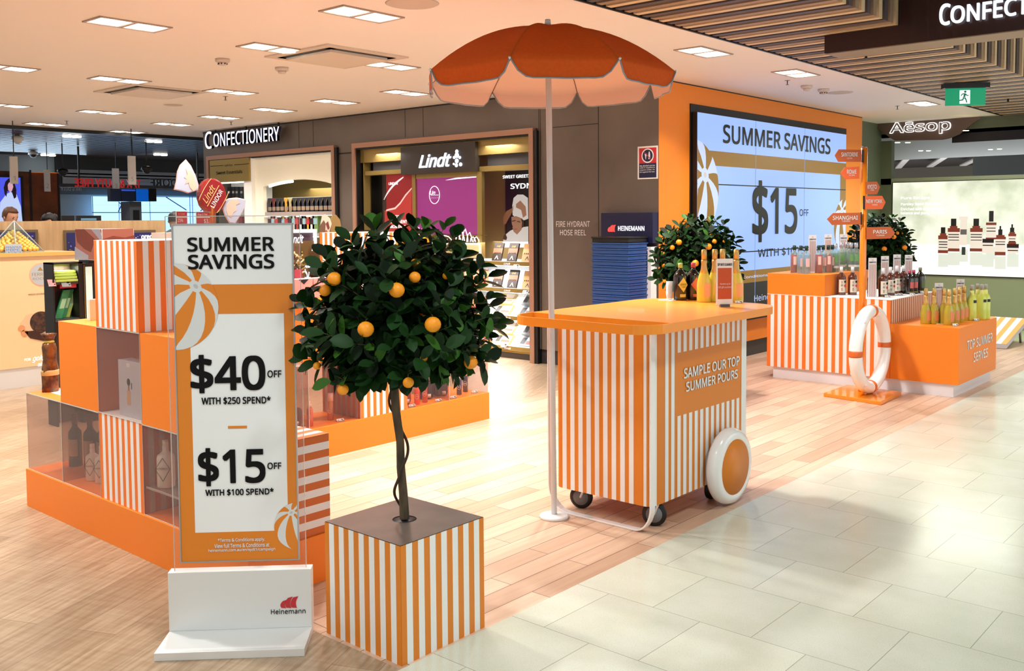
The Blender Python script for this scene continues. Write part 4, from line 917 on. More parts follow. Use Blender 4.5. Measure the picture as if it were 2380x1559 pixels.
# ================================================================== RIGHT PLINTH GROUP
t = thing('display_plinth','stepped orange and striped plinth on a white kick board, marked top summer serves','plinth',(9.4,3.4,0)); XP = 8.77
mb = MB(); mb.box(XP+.02,9.93,2.60,4.30,0,.112,mat('white kick board', (226,224,230), .35)); mb.build('kick_board', t)
mb = MB(); mb.box(XP,9.95,3.145,4.357,.112,.83,ORANGE2); mb.stripes(FX(XP-.0006),-4.357,-3.145,.112,.83,0,16,ORANGE2,WHITE); mb.stripes(FY(3.1444),XP,9.95,.612,.83,0,22,mat('shaded orange stripe', (170,96,52), .5),mat('shaded white stripe', (226,206,190), .5)); mb.box(XP-.004,9.95,3.14,4.357,.827,.832,PAPER); mb.build('striped_block', t, norm=False)  # same stripes on the side face, its shade put into darker colours
lo = thing('display_block','low orange block lettered top summer serves, in front of the striped block','display block',(9.4,2.85,.112)); mb = MB(); mb.box(XP,9.93,2.554,3.143,.1125,.612,ORANGE); mb.build('body', lo, bevel=.001); mb = MB(); mb.box(XP,9.9,3.77,4.357,.833,1.035,ORANGE); tag(mb.build('display_block', bevel=.001),'plain orange block on top of the striped block, carrying the gin bottles','display block')
f = FY(2.554); txt('TOP SUMMER', lo, f, f.px(2247,800)[0], f.px(2306,790)[0], .395, .48, PW, bold=.012, c=.002, res=4); txt('SERVES', lo, f, f.px(2262,840)[0], f.px(2295,830)[0], .265, .35, PW, bold=.012, c=.002, res=4)
WHIS = mat('whisky glass', (84,36,18), .08, coat=.7); WLB = mat('whisky label', (228,218,200), .55); CLG = clear('clear spirit glass', (225,238,235), .25, .16, .03); GNK = mat('dark green neck', (14,50,40), .3)
REDG = mat('red gin', (170,30,36), .08, coat=.6); SILC = mat('silver cap', (196,200,214), .2, .7); WCP = mat('white capsule', (226,224,230), .3)
WHP = [(.97,0),(1,.02),(1,.62),(.92,.68),(.45,.76),(.34,.80),(.34,.88)]
whb = bottle('whisky_bottle','', 'bottle',(0,0,0),.272,.042,WHP,WHIS,WCP,.80,.0155,'whisky bottles with white labels',[(.10,.55,VA-.85,VA+.75,WLB)])
b_ = [k for k in kids(whb) if k.name.startswith('label')][0]; fr = Fr(V(FWD.x,FWD.y,0).normalized()*-.0436,(RGT.x,RGT.y,0)); mb = MB()
for z, w in ((.13,.016),(.118,.012),(.10,.02),(.09,.02),(.066,.012),(.056,.016),(.046,.012)): mb.fbox(fr,-.008-w/2,-.008+w/2,z-.002,z+.002,0,.0004,DGREY)
mb.fpoly(fr,[(.022+.009*math.cos(k*PI/5),.09+.012*math.sin(k*PI/5)) for k in range(10)],0,.0004,RED); mb.fbox(fr,.014,.03,.12,.14,0,.0004,BLACK); mb.build('label_print', b_)
def row(proto, group, z, items, first=True, **k):
    for i, it in enumerate(items):
        px, py, lb = it[:3]; p = fl(px, py, z); o = proto if (i == 0 and first) else dup(proto, (0,0,0), **k); o.location = p; o['label'] = lb; o['group'] = group
row(whb,'whisky bottles with white labels',.832,[(1955,685,'whisky bottle, leftmost on the striped block'),(1981,685,'whisky bottle just left of the orange signpost'),(2026,690,'whisky bottle half hidden behind the first striped card right of the signpost'),
   (2052,690,'whisky bottle just right of the tall striped card on the front edge'),(2069,686,'whisky bottle second in the row running away from the front corner'),(2084,682,'whisky bottle with a cream label, third in the row running away'),(2099,681,'whisky bottle with a cream label, last before the black bottles')])
gp = [(.96,0),(1,.03),(1,.62),(.96,.68),(.45,.8),(.3,.83),(.3,.9)]
bk_ = bottle('gin_bottle','', 'bottle',(0,0,0),.232,.043,gp,DKB,mat('pink cap', (196,70,96), .4),.87,.015,'black gin bottles on the striped block',[(.25,.5,VA-.2,VA+.75,mat('pink label', (206,120,110), .5)),(.07,.10,VA-.8,VA+.8,GOLD)])
row(bk_,'black gin bottles on the striped block',.832,[(2113,683,'black bottle with a pink cap, nearest the whisky bottles'),(2123,682,'black bottle with a pink cap, next to the green-capped black bottle')])
bk2 = bottle('gin_bottle','black bottle with a green cap at the end of the row on the striped block','bottle',fl(2138,680,.832),.25,.046,gp,DKB,mat('dull green cap', (120,134,100), .4),.87,.016,'black gin bottles on the striped block',[(.2,.5,VA-.1,VA+.9,mat('green label', (90,112,74), .5)),(.07,.10,VA-.8,VA+.8,GOLD)])
GAP = [(.97,0),(1,.02),(1,.66),(.92,.73),(.42,.80),(.34,.84),(.34,.9)]
rg = bottle('red_gin_bottle','', 'bottle',(0,0,0),.272,.038,GAP,CLG,GNK,.83,.0165,'gin bottles with dark green necks',[(.3,.6,VA-.5,VA+.3,mat('pale pink label', (232,200,190), .5))],liquid=(REDG,.66))
row(rg,'gin bottles with dark green necks',1.036,[(1846,634,'red gin bottle with a green neck, leftmost on the high orange block'),(1903,634,'red gin bottle with a green neck just right of the first striped card'),(1925,633,'deep red gin bottle with a green neck, under the second striped card')])
cg = bottle('clear_gin_bottle','', 'bottle',(0,0,0),.272,.038,GAP,CLG,GNK,.83,.0165,'gin bottles with dark green necks',[(.25,.55,VA-.4,VA+.6,mat('red and white label', (226,190,186), .5))],liquid=(clear('pale water', (214,226,236), .2, .12),.7))
row(cg,'gin bottles with dark green necks',1.036,[(1861,635,'clear gin bottle with a green neck behind the leftmost red one'),(1874,636,'clear gin bottle with a green neck touching the first striped card'),(1913,633,'clear gin bottle with a green neck between two red ones'),(1934,632,'clear gin bottle with a green neck right of the deep red one')])
sg = bottle('silver_capped_bottle','', 'bottle',(0,0,0),.285,.041,GAP,CLG,SILC,.83,.021,'clear bottles with silver caps',[(.35,.6,VA-.5,VA+.5,mat('green leaf label', (96,150,90), .5)),(.14,.22,VA-.9,VA+.9,mat('grey band', (190,196,200), .5))],liquid=(clear('green water', (176,206,186), .2, .15),.72))
row(sg,'clear bottles with silver caps',1.036,[(1941,632,'silver-capped clear bottle, first in line beside the green-necked bottles'),(1955,629,'silver-capped bottle with a green label, second in line'),(1967,627,'silver-capped bottle third in line on the high block'),(1977,629,'silver-capped bottle fourth in line, darker label'),(1989,629,'silver-capped bottle touching the orange signpost')])
spk = bottle('sparkling_bottle','', 'bottle',(0,0,0),.32,.044,CH,mat('shaded sparkling wine', (176,160,52), .15, coat=.5),FOIL,.80,.0165,'yellow sparkling bottles on the low block',[(.10,.38,VA-.1,VA+.9,mat('peach label dim', (222,140,96), .5))],foil=(FOIL, [(.62,.545),(.42,.63),(.36,.72),(.40,.76),(.40,.80)]))  # same bottle as on the cart, shade put into wine and label colours
row(spk,'yellow sparkling bottles on the low block',.612,[(2151,752,'gold-foiled bottle standing alone at the left of the low orange block'),(2170,752,'gold-foiled bottle in shadow just left of the striped card'),(2193,752,'gold-foiled bottle right behind the striped card'),(2205,755,'gold-foiled bottle at the front of the low block cluster'),
   (2218,751,'gold-foiled bottle second from the front of the cluster'),(2229,748,'gold-foiled bottle third from the front of the cluster'),(2240,744,'gold-foiled bottle last of the cluster, before the pale lime bottles')])
lm = bottle('lime_bottle','', 'bottle',(0,0,0),.33,.042,[(.96,0),(1,.03),(1,.60),(.8,.68),(.4,.74),(.34,.80),(.34,.9)],mat('lime liqueur', (206,214,92), .2, coat=.5),mat('grey cap', (170,166,156), .4),.86,.017,'lime green bottles on the low block',[(.50,.58,VA-.1,VA+.8,BLK)],foil=(mat('yellow collar', (226,222,120), .4),[(.62,.70),(.42,.74),(.40,.84)]))
row(lm,'lime green bottles on the low block',.612,[(2258,744,'lime green bottle with a black label, front left of four'),(2271,740,'lime green bottle second of four, mostly behind the first'),(2281,742,'lime green bottle third of four'),(2290,741,'lime green bottle rightmost, nearest the block end')])
def talker(px, py, z, label, h=.37, w=.038):
    p = fl(px, py, z); d = V(RGT.x,RGT.y,0).normalized(); fr = Fr(p, d)
    t = thing('striped_card', label, 'shelf card', tuple(p), 0, 'upright striped shelf cards'); mb = MB(); mb.fbox(fr,-w,w,0,h,-.003,0,mat('card white', (224,224,226), .5)); mb.stripes(fr,-w+.004,w-.004,.0,h*.84,.0012,6,mat('card white', (224,224,226)),mat('card brown', (158,98,84), .5)); b_ = mb.build('card', t, norm=False)
    txt('TOP', b_, fr, -.008, .008, h*.93, h*.96, NAVY, c=.001); txt('SUMMER PICKS', b_, fr, -w+.006, w-.006, h*.87, h*.91, NAVY, c=.001, bold=.01)
    mb = MB(); mb.fbox(fr,-w,w*2.6,0,.005,-.0,.05,PAPER); mb.build('foot', t)
for a in ((1888,633,1.036,'striped card nearest the left end of the high orange block'),(1924,627,1.036,'striped card second on the high orange block'),(1960,627,1.036,'striped card third on the high orange block'),
          (2027,691,.832,'striped card just right of the signpost on the striped block'),(2056,683,.832,'striped card second right of the signpost'),(2084,676,.832,'striped card third right of the signpost'),(2111,678,.832,'striped card furthest right on the striped block'),
          (2181,752,.612,'striped card at the front left of the low block'),(2231,738,.612,'striped card at the back of the low block, between gold and lime bottles')): talker(*a)
for i, (px, py, z, lb) in enumerate(((2064,691,.833,'price tag at the front corner of the striped block'),(2093,686,.833,'price tag below the last whisky bottle'),(2122,686,.833,'price tag below the pink-capped black bottles'),(2146,681,.833,'price tag below the green-capped black bottle'),(2222,757,.613,'price tag at the front of the low block'),(2271,745,.613,'price tag below the lime bottles'),(1905,634,1.037,'price tag by the first striped card on the high block'),(1918,633,1.037,'price tag left of the second striped card on the high block'))):
    price_tag(fl(px,py,z), -.5, lb, 'white shelf price tags', w=.03, h=.022)
# ---- signpost and life ring
P0 = at(2004,720,1,3.262); P0.z = 0; t = thing('signpost','orange city signpost on a square orange foot, with arrow boards on both sides','signpost',tuple(P0)); SGO = mat('signpost orange', (240,136,20), .25, coat=.6)
mb = MB(); mb.add([(x,y,z) for z in (0,.032) for x,y in ((8.04,2.955),(8.61,2.985),(8.67,3.50),(8.12,3.49))], [(3,2,1,0),(4,5,6,7),(0,1,5,4),(1,2,6,5),(2,3,7,6),(3,0,4,7)], SGO); mb.build('foot', t, bevel=.004)
mb = MB(); mb.tube([P0+V(0,0,.03), P0+V(0,0,2.19)], .0285, SGO, 16); mb.tube([P0+V(0,0,2.188), P0+V(0,0,2.205)], .026, STEEL, 14); mb.build('pole', t)
RU1, RU2 = mat('rust board', (190,92,44), .45), mat('bright rust board', (230,100,48), .45)
fr = Fr(P0-V(FWD.x,FWD.y,0).normalized()*.034, (RGT.x,RGT.y,0))
def board(pts, mt, s, p0, p1, sub, q0, q1, edge=None):
    P2 = [fr.px(*p) for p in pts]; mb = MB(); mb.fpoly(fr, P2, -.004, .004, mt); b_ = mb.build('arrow_board', t)
    txp(s, b_, fr, p0, p1, PW, bold=.012, c=.005); txp(sub, b_, fr, q0, q1, PW, c=.005)
    if edge: mb = MB(); mb.fpoly(fr, [fr.px(*p) for p in edge], -.0045, .0045, BLK); mb.build('clamp', b_)
board([(1940,361),(1949,347),(2002,348),(2002,376),(1948,376)],RU1,'SANTORINI',(1955,364),(1993,354),'15,311KM',(1968,370),(1980,366),[(2003,348),(2007,348),(2007,377),(2003,377)])
board([(1954,402),(1963,389),(1997,387),(1997,415),(1964,417)],RU2,'ROME',(1968,404),(1990,394),'16,314KM',(1972,409),(1986,405))
board([(2011,423),(2038,422),(2045,435),(2038,451),(2011,451)],RU1,'KYOTO',(2016,439),(2037,429),'7,797KM',(2022,444),(2031,440))
board([(2010,456),(2050,455),(2058,470),(2050,486),(2010,486)],RU2,'NEW YORK',(2013,472),(2050,463),'15,989KM',(2026,478),(2039,474),[(2006,455),(2010,455),(2010,486),(2006,486)])
board([(1922,509),(1936,495),(2000,494),(2000,521),(1934,523)],RU1,'SHANGHAI',(1935,511),(1993,501),'7,883KM',(1956,516),(1975,512),[(2000,493),(2003,493),(2003,522),(2000,522)])
board([(2014,528),(2070,527),(2080,541),(2069,554),(2014,556)],RU1,'PARIS',(2029,543),(2061,534),'16,960KM',(2036,549),(2055,545))
h = V(1,0,0); nn = V(0,0,1).cross(h); D = at(2023,817,1,3.17); rc = V(D.x,D.y,.425); RM, rt = .335, .057
t = thing('life_ring','white life ring with orange bands, standing upright on the signpost foot','life ring',(rc.x,rc.y,.032)); mb = MB()
K = 64; ring = [rc+h*(RM*math.cos(2*PI*i/K))+V(0,0,RM*1.0*math.sin(2*PI*i/K)) for i in range(K)]; mb.tube(ring, rt, WHITEG, 20, closed=True, up=tuple(nn)); rb = mb.build('ring', t)
for a in (.02, PI/2, PI+.02, 3*PI/2):
    mb = MB(); mb.tube([rc+h*(RM*math.cos(a-.075+.15*i/4))+V(0,0,RM*math.sin(a-.075+.15*i/4)) for i in range(5)], rt*1.02, mat('band orange', (214,104,40), .45), 20, up=tuple(nn)); mb.build('orange_band', rb)
for a in (PI*.72, PI*1.32):
    c = rc+h*(RM*math.cos(a))+V(0,0,RM*math.sin(a))-V(FWD.x,FWD.y,0)*.05; mb = MB(); mb.ball(c, .024, WHITEG, 12); mb.build('rope_lug', rb)
# ---- beanbag toss board beyond
t = thing('toss_board','orange and white striped sloping game board on legs beyond the plinth end','game board',(12.6,3.3,0)); A = V(12.33,3.06,.06); B = V(12.35,3.72,.06); Cc = V(13.15,3.72,.30); Dd = V(13.15,3.02,.30)
mb = MB(); n = 11
for i in range(n):
    q0, q1 = i/n, (i+1)/n; mb.add([A.lerp(B,q0),A.lerp(B,q1),Dd.lerp(Cc,q1),Dd.lerp(Cc,q0)], [(0,1,2,3)], mat('toss orange', (246,166,84), .4) if i % 2 == 0 else WHITE)
mb.build('striped_top', t, norm=False); mb = MB(); dz = V(0,0,.055); mb.add([A-dz,B-dz,Cc-dz,Dd-dz,A-V(0,0,.001),B-V(0,0,.001),Cc-V(0,0,.001),Dd-V(0,0,.001)], [(3,2,1,0),(0,1,5,4),(1,2,6,5),(2,3,7,6),(3,0,4,7)], mat('toss frame', (206,208,216), .4)); mb.build('frame', t)
for y in (3.08,3.66):
    mb = MB(); mb.tube([(13.0,y,.22),(13.06,y,.002)], .014, STEEL, 6); mb.build('leg', t)
# ---- two more trees with planters
T2 = EYE+ray(1622,600)*8.2; T3 = EYE+ray(2046,600)*11.2
PB = planter((T2.x-.216,T2.y-.216,0), .432, .437, 'striped planter almost hidden behind the cart', 'striped planters')
t2 = dup(TREE1,(T2.x,T2.y,.441),label='orange tree standing behind the sampling cart, in front of the video wall')
PB2 = planter((T3.x-.216,T3.y-.216,0), .432, .437, 'striped planter hidden behind the striped block', 'striped planters')
t3 = dup(TREE1,(T3.x,T3.y,.441),label='orange tree behind the signpost, by the end of the orange wall')
# ================================================================== VIDEO WALL
Y0f = FY(Y0); vw = thing('video_wall','large video wall reading summer savings on the orange wall','video wall',(10.7,Y0,1.5)); SCB = mat('screen blue', (150,182,240), .4, emit=.95); SCG = mat('screen ochre', (150,112,44), .4, emit=.55, ecol=(170,124,44)); SCD = mat('screen dark', (44,44,48), .4, emit=.25); SCT = mat('screen text', (34,34,38), .4, emit=.05); SCW = mat('screen pale', (190,206,240), .4, emit=.9)
mb = MB(); mb.fbox(Y0f,8.614,12.61,.42,2.753,0,.012,BLK); mb.build('surround', vw)
vy = Y0-.075; f = FY(vy); a0, a1 = f.px(1621,259)[0], f.px(1966,438)[0]; b1 = 2.66; b0 = .47; 
b1 = f.px(1621,259)[1]
for i in range(3):
    for j in range(3):
        w = (a1-a0)/3; h_ = (b1-b0)/3; mb = MB(); mb.fbox(f,a0+w*i+.006,a0+w*(i+1)-.006,b0+h_*j+.006,b0+h_*(j+1)-.006,-.055,0,SCB); s_ = mb.build('screen', vw)
mb = MB(); mb.fbox(f,a0,a1,b0,b1,-.06,-.004,BLK); back = mb.build('back_frame', vw)
# picture laid over the nine screens, kept inside each one
def clipq(x0, x1, z0, z1, mt, c=.001):
    mb = MB(); w = (a1-a0)/3; h_ = (b1-b0)/3
    for i in range(3):
        for j in range(3):
            q0, q1 = max(x0,a0+w*i+.006), min(x1,a0+w*(i+1)-.006); r0, r1 = max(z0,b0+h_*j+.006), min(z1,b0+h_*(j+1)-.006)
            if q1 > q0 and r1 > r0: mb.fbox(f,q0,q1,r0,r1,0,c,mt)
    return mb
top = f.px(1900,374)[1]; topb = f.px(1900,400)[1]; rx = f.px(1953,410)[0]
zt_ = sum(f.px(*p)[1] for p in ((1654,352),(1964,378)))/2; zb_ = sum(f.px(*p)[1] for p in ((1670,387),(1953,405)))/2
bb1 = f.px(1722,630)[1]; bb0 = f.px(1722,659)[1]
for q in ((a0,a1,zb_,zt_),(rx,a1,bb1,zb_),(a0,a1,bb0,bb1)): clipq(*q, SCG).build('printed_band', vw)
clipq(a0,a1,b0,bb0,SCD).build('printed_band', vw)
beach_ball(vw, f, f.px(1612,430)[0], f.px(1612,440)[1], (f.px(1669,430)[0]-f.px(1612,430)[0])*1.02, (.45,.30), (a0,a1,bb1,b1), .002, SCG, SCW)
rb_ = .42; beach_ball(vw, f, a1-.02, f.px(1966,525)[1], .36, (-.3,.55), (a0,a1,bb1,b1), .002, SCG, SCW)
def tv(s, l, r, zt0, zt1, mt=SCT, **k): txt(s, back, f, l, r, zt0, zt1, mt, c=.0065, **k)
sl, sr = f.px(1679,320)[0], f.px(1929,330)[0]; z0_, z1_ = f.px(1685,333)[1], f.px(1685,289)[1]; tv('SUMMER SAVINGS', sl, sr, z0_, z1_, bold=.02, res=6)
sl, sr = f.px(1747,500)[0], f.px(1852,500)[0]; z1_ = f.px(1765,419)[1]; z0_ = f.px(1765,563)[1]; 
sm = f.px(1786,500)[0]; tv('$', sl, sm-.02, z0_, z1_, bold=.02, res=6); tv('15', sm+.03, sr, f.px(1800,545)[1], f.px(1800,436)[1], bold=.02, res=6)
tv('OFF', f.px(1857,490)[0], f.px(1878,490)[0], f.px(1865,502)[1], f.px(1865,486)[1], bold=.012)
tv('WITH $100 SPEND*', f.px(1760,590)[0], f.px(1760,590)[0]+1.92*1.0, f.px(1765,599)[1], f.px(1765,578)[1], bold=.014)
tv('*Terms & Conditions apply. View full Terms & Conditions', f.px(1722,640)[0]-.55, a1-.2, f.px(1730,649)[1], f.px(1730,641)[1], SCW, bold=.01); tv('Heinemann', f.px(1752,690)[0], f.px(1752,690)[0]+.75, f.px(1755,700)[1], f.px(1755,686)[1], SCW)
# ================================================================== HANGING HEADER, EXIT SIGN
t = thing('hanging_header','dark brown hanging header with glowing white letters under the slatted ceiling','sign',(7.1,1.5,2.8)); BRN = mat('dark maroon', (44,18,18), .3, coat=.3)
mb = MB(); mb.box(7.0,7.3,-1.2,3.03,2.812,2.945,BRN); mb.box(7.0,7.3,-1.2,2.48,2.945,3.3,BRN); mb.build('beam', t); mb = MB(); mb.box(7.01,7.29,-1.2,3.02,2.806,2.812,mat('pale underside', (150,136,116), .5)); bm_ = mb.build('underside', t)
f = FX(6.985); 
def small_caps(parent, f, first, rest, p0, p1, pr0, mt, depth, bold=.01):
    a0, b0 = f.px(*p0); a1, b1 = f.px(*p1); ar, br = f.px(*pr0)
    txt(first, parent, f, a0, ar-.01*(a1-a0), b0, b1, mt, c=depth/2, bold=bold, depth=depth, res=5, name='letters'); txt(rest, parent, f, ar, a1, b0, b0+(b1-b0)*.80, mt, c=depth/2, bold=bold, depth=depth, res=5, name='letters')
ax0 = f.px(2185,40)[0]; aC = f.px(2209,40)[0]; zl = f.px(2190,60)[1]
txt('C', t, f, ax0, aC, zl, zl+.145, LITS, c=.01, bold=.012, depth=.02, res=5, name='letters'); txt('ONFECTIONERY', t, f, aC+.006, f.px(2363,20)[0]+.545, zl+.004, zl+.120, LITS, c=.01, bold=.012, depth=.02, res=5, name='letters')
for nm, p in (('left',(1917,127)),): pass
def eye(px, py, z, label):
    p = fl(px, py, z); mb = MB(); mb.tube([(p.x,p.y,z-.03),(p.x,p.y,z)], .011, BLK, 8); mb.lathe([(.02,0),(.02,.004)], BLK, (p.x,p.y,z-.034), 10); tag(mb.build('ceiling_hook'), label, 'hook', 'small black ceiling hooks')
eye(2013,126,CEIL,'small black hook under the slats, right of the header beam end'); eye(2343,230,CEIL,'small black hook under the slats right of the exit sign')
q = fl(2243,196,CEIL-.02); t = thing('exit_sign','green running-man exit sign hanging from the slatted ceiling','exit sign',(q.x,q.y,2.9)); sc = (q-EYE).length/8.6
f = Fr((q.x,q.y,0),(RGT.x-.06,RGT.y-.12,0)); GRE = mat('exit green', (0,132,92), .4, emit=.75); a0, b0 = f.px(2197,246); a1, b1 = f.px(2290,204); b1 = min(b1, 2.9)
mb = MB(); mb.fbox(f,a0,a1,b0,b1,-.01,.01,GRE); pn = mb.build('green_panel', t); mb = MB(); mb.fbox(f,a0-.03,a1+.03,b1,b1+.05,-.05,.05,BLK); mb.fbox(f,a0+.1,a1-.1,b1+.05,CEIL,-.03,.03,BLK); mb.build('housing', t)
am = f.px(2238,225)[0]; H_ = b1-b0; w = H_*.58; mb = MB(); mb.fbox(f,am-w*.35,am+w*.65,b0+.1*H_,b1-.12*H_,.01,.011,mat('exit white', (235,255,245), .5, emit=1.1)); mb.build('doorway', pn)
def fig(mb, f, cx_, cz, s, c, mt):
    mb.fpoly(f,[(cx_+.06*s+.09*s*math.cos(k*PI/6),cz+.40*s+.09*s*math.sin(k*PI/6)) for k in range(12)],c-.001,c,mt)
    for pts in ([(-.02,.30),(.12,.26),(.06,-.02),(-.08,.02)],[(-.02,.30),(-.2,.24),(-.26,.08),(-.2,.07),(-.15,.18),(.0,.22)],[(.1,.28),(.22,.14),(.34,.16),(.33,.1),(.2,.07),(.06,.18)],[(.06,.0),(.16,-.16),(.22,-.40),(.14,-.42),(.08,-.2),(-.04,-.06)],[(-.08,.04),(-.14,-.16),(-.38,-.2),(-.38,-.28),(-.08,-.25),(.0,-.05)]):
        mb.fpoly(f,[(cx_+a*s,cz+b*s) for a,b in pts],c-.001,c,mt)
mb = MB(); fig(mb, f, am+w*.1, b0+H_*.48, H_*.78, .0125, mat('exit figure', (0,110,84), .5, emit=.4)); mb.build('running_figure', pn)
# ================================================================== GREEN SHOP
f = FX(XA-.02); SG = thing('light_box','large glowing picture panel of brown skincare bottles on the green shop wall','light box',(XA,3.8,1.4)); LB = mat('lightbox pale', (232,236,214), .5, emit=.9); LB2 = mat('lightbox shelf', (252,252,242), .5, emit=1.1)
nt, b_ = nodes(LB); tc = nt.nodes.new('ShaderNodeTexCoord'); nz = nt.nodes.new('ShaderNodeTexNoise'); nz.inputs['Scale'].default_value = 2.2; nz.inputs['Detail'].default_value = 8; rp = nt.nodes.new('ShaderNodeValToRGB'); rp.color_ramp.elements[0].color = rgb(176,188,160); rp.color_ramp.elements[1].color = rgb(246,248,228); rp.color_ramp.elements[0].position = .3; rp.color_ramp.elements[1].position = .6
nt.links.new(tc.outputs['Object'], nz.inputs[0]); nt.links.new(nz.outputs[0], rp.inputs[0]); nt.links.new(rp.outputs[0], b_.inputs['Emission Color'])
L0, L1 = -5.165, -2.6; zl0, zl1 = .735, 2.075; zh = f.px(2250,568)[1]
mb = MB(); mb.fbox(f,L0-.01,L1,zl0-.015,zl1+.01,-.02,-.002,BLK); mb.build('frame', SG); mb = MB(); mb.fbox(f,L0,L1,zh,zl1,-.002,0,LB); mb.fbox(f,L0,L1,zl0,zh,-.002,0,LB2); pic = mb.build('picture', SG)
AMB = mat('print amber', (140,56,34), .5, emit=.55); PLB = mat('print label', (240,228,212), .5, emit=.75); PBK = mat('print black', (30,26,26), .5, emit=.1); PGH = mat('print reflection', (214,218,204), .5, emit=.9)
for x0, x1, yt, ys, yb, kind in ((2180,2204,528,547,588,'b'),(2202,2231,508,530,584,'b'),(2229,2250,503,506,576,'t'),(2254,2284,508,530,584,'b'),(2291,2316,490,515,570,'p'),(2282,2310,555,557,588,'j'),(2312,2338,525,550,593,'d'),(2343,2362,521,543,570,'d'),(2340,2368,567,570,588,'j')):
    mb = MB(); xm = (x0+x1)/2; R = lambda x_, y_: f.px(x_, y_)
    def Q(xa, ya, xb, yb_, mt, c): 
        a, b = f.px(xa, yb_); a2, b2 = f.px(xb, ya); mb.fbox(f,a,a2,b,b2,.0,c,mt)
    bodym = AMB if kind in 'bpd' else PLB
    w = x1-x0
    if kind == 'b': Q(x0,ys,x1,yb,bodym,.001); Q(x0+w*.2,ys-5,x1-w*.2,ys,bodym,.001); Q(xm-w*.22,yt,xm+w*.22,ys-5,PBK,.001); Q(x0,ys+9,x1,yb-7,PLB,.0015); Q(x0+2,ys+14,x1-2,ys+16,PBK,.002); Q(x0+2,ys+20,x1-2,ys+22,PBK,.002); Q(x0+2,ys+27,x1-2,ys+28.5,PBK,.002)
    if kind == 't': Q(x0,yt,x1,yt+8,PLB,.001); Q(x0+2,yt+8,x1-2,yb-6,PLB,.001); Q(x0+3,yt+30,x1-3,yt+42,mat('print grey', (120,116,112), .5, emit=.4),.0015); Q(x0+6,yb-2,x1-6,yb+16,mat('print dark green', (60,80,72), .5, emit=.2),.001)
    if kind == 'p': Q(xm-5,yt,xm+6,ys,PBK,.001); Q(x0,ys+2,x1,yb-14,AMB,.001); Q(x0,ys+8,x1,yb-18,PLB,.0015); Q(x0+2,ys+14,x1-2,ys+16,PBK,.002); Q(x0+2,ys+21,x1-2,ys+23,PBK,.002)
    if kind == 'd': Q(xm-2,yt,xm+2,yt+8,PBK,.001); Q(xm-5,yt+8,xm+5,ys-4,PBK,.001); Q(x0,ys,x1,yb,AMB,.001); Q(x0+3,ys-4,x1-3,ys,AMB,.001); Q(x0,ys+6,x1,yb-8,PLB,.0015); Q(x0+2,ys+11,x1-2,ys+12.5,PBK,.002); Q(x0+2,ys+17,x1-2,ys+19,PBK,.002)
    if kind == 'j': Q(x0,yt-6 if kind=='x' else yt,x1,yt+9,PBK,.001); Q(x0,yt+9,x1,yb,PLB,.001); Q(x0+2,yt+14,x1-2,yt+16,PBK,.002)
    mb.build('printed_bottle', pic)
    if kind != 'x': mb = MB(); a, b = f.px(x0,yb+32); a2, b2 = f.px(x1,yb+3); mb.fbox(f,a,a2,b,b2,0,.0008,PGH); mb.build('printed_reflection', pic)
WGL = mat('glow text', (255,255,255), .5, emit=1.6)
for s, p0, p1 in (('Pure Escape',(2094,465),(2161,456)),('Parsley Seed Skin Care',(2094,479),(2190,470)),('Enriched with anti-oxidants to',(2094,489),(2204,481)),('balance and purify city skin',(2094,500),(2194,491))): txp(s, pic, f, p0, p1, WGL, c=.002)
f = FX(XA-.16); t = thing('shop_sign','dark perforated sign with a glowing outlined shop name over the green shop','sign',(XA-.2,4.7,2.8)); PERF = mat('perforated bronze', (104,88,80), .4, .3)
mb = MB(); P2 = [f.px(*p) for p in ((2010,269),(2060,262),(2318,259),(2290,268),(2262,285),(2230,312),(2205,322),(2190,325),(2080,327),(2066,318),(2030,290))]; mb.fpoly(f,P2,-.03,0,PERF); pf = mb.build('panel', t, norm=True)
mb = MB(); z1 = f.px(2100,263)[1]; mb.fbox(f,f.px(2010,269)[0],f.px(2318,259)[0],z1,CEIL,-.04,0,mat('sign fascia', (150,130,122), .4)); mb.build('fascia', t)
txp('Aēsop', pf, f, (2068,318), (2211,276), mat('halo letter', (255,255,255), .5, emit=1.5), bold=.03, c=.012, depth=.006, res=5); txp('Aēsop', pf, f, (2070,316.5), (2209,277.5), mat('letter face', (150,138,130), .4), bold=.004, c=.02, depth=.004, res=5)
for i, (px, py) in enumerate(((2086,331),(2110,331),(2020,318),(2140,350),(2158,350),(2245,303),(2307,322),(2332,321),(2302,347),(2323,346))):
    p = fl(px, py, 2.75); mb = MB(); mb.lathe([(.001,-.006),(.035,-.005),(.04,0)], mat('soffit lamp', (255,240,190), .5, emit=9.), (p.x,p.y,2.749), 10); tag(mb.build('soffit_downlight'), 'tiny warm downlight in the green soffit, %s counted from the shop sign' % nth(i), 'downlight', 'tiny downlights in the green soffit')
lamp('AREA','green_shop_light',(12.9,3.6,2.6),40,(.95,1,.85),size=1.2)
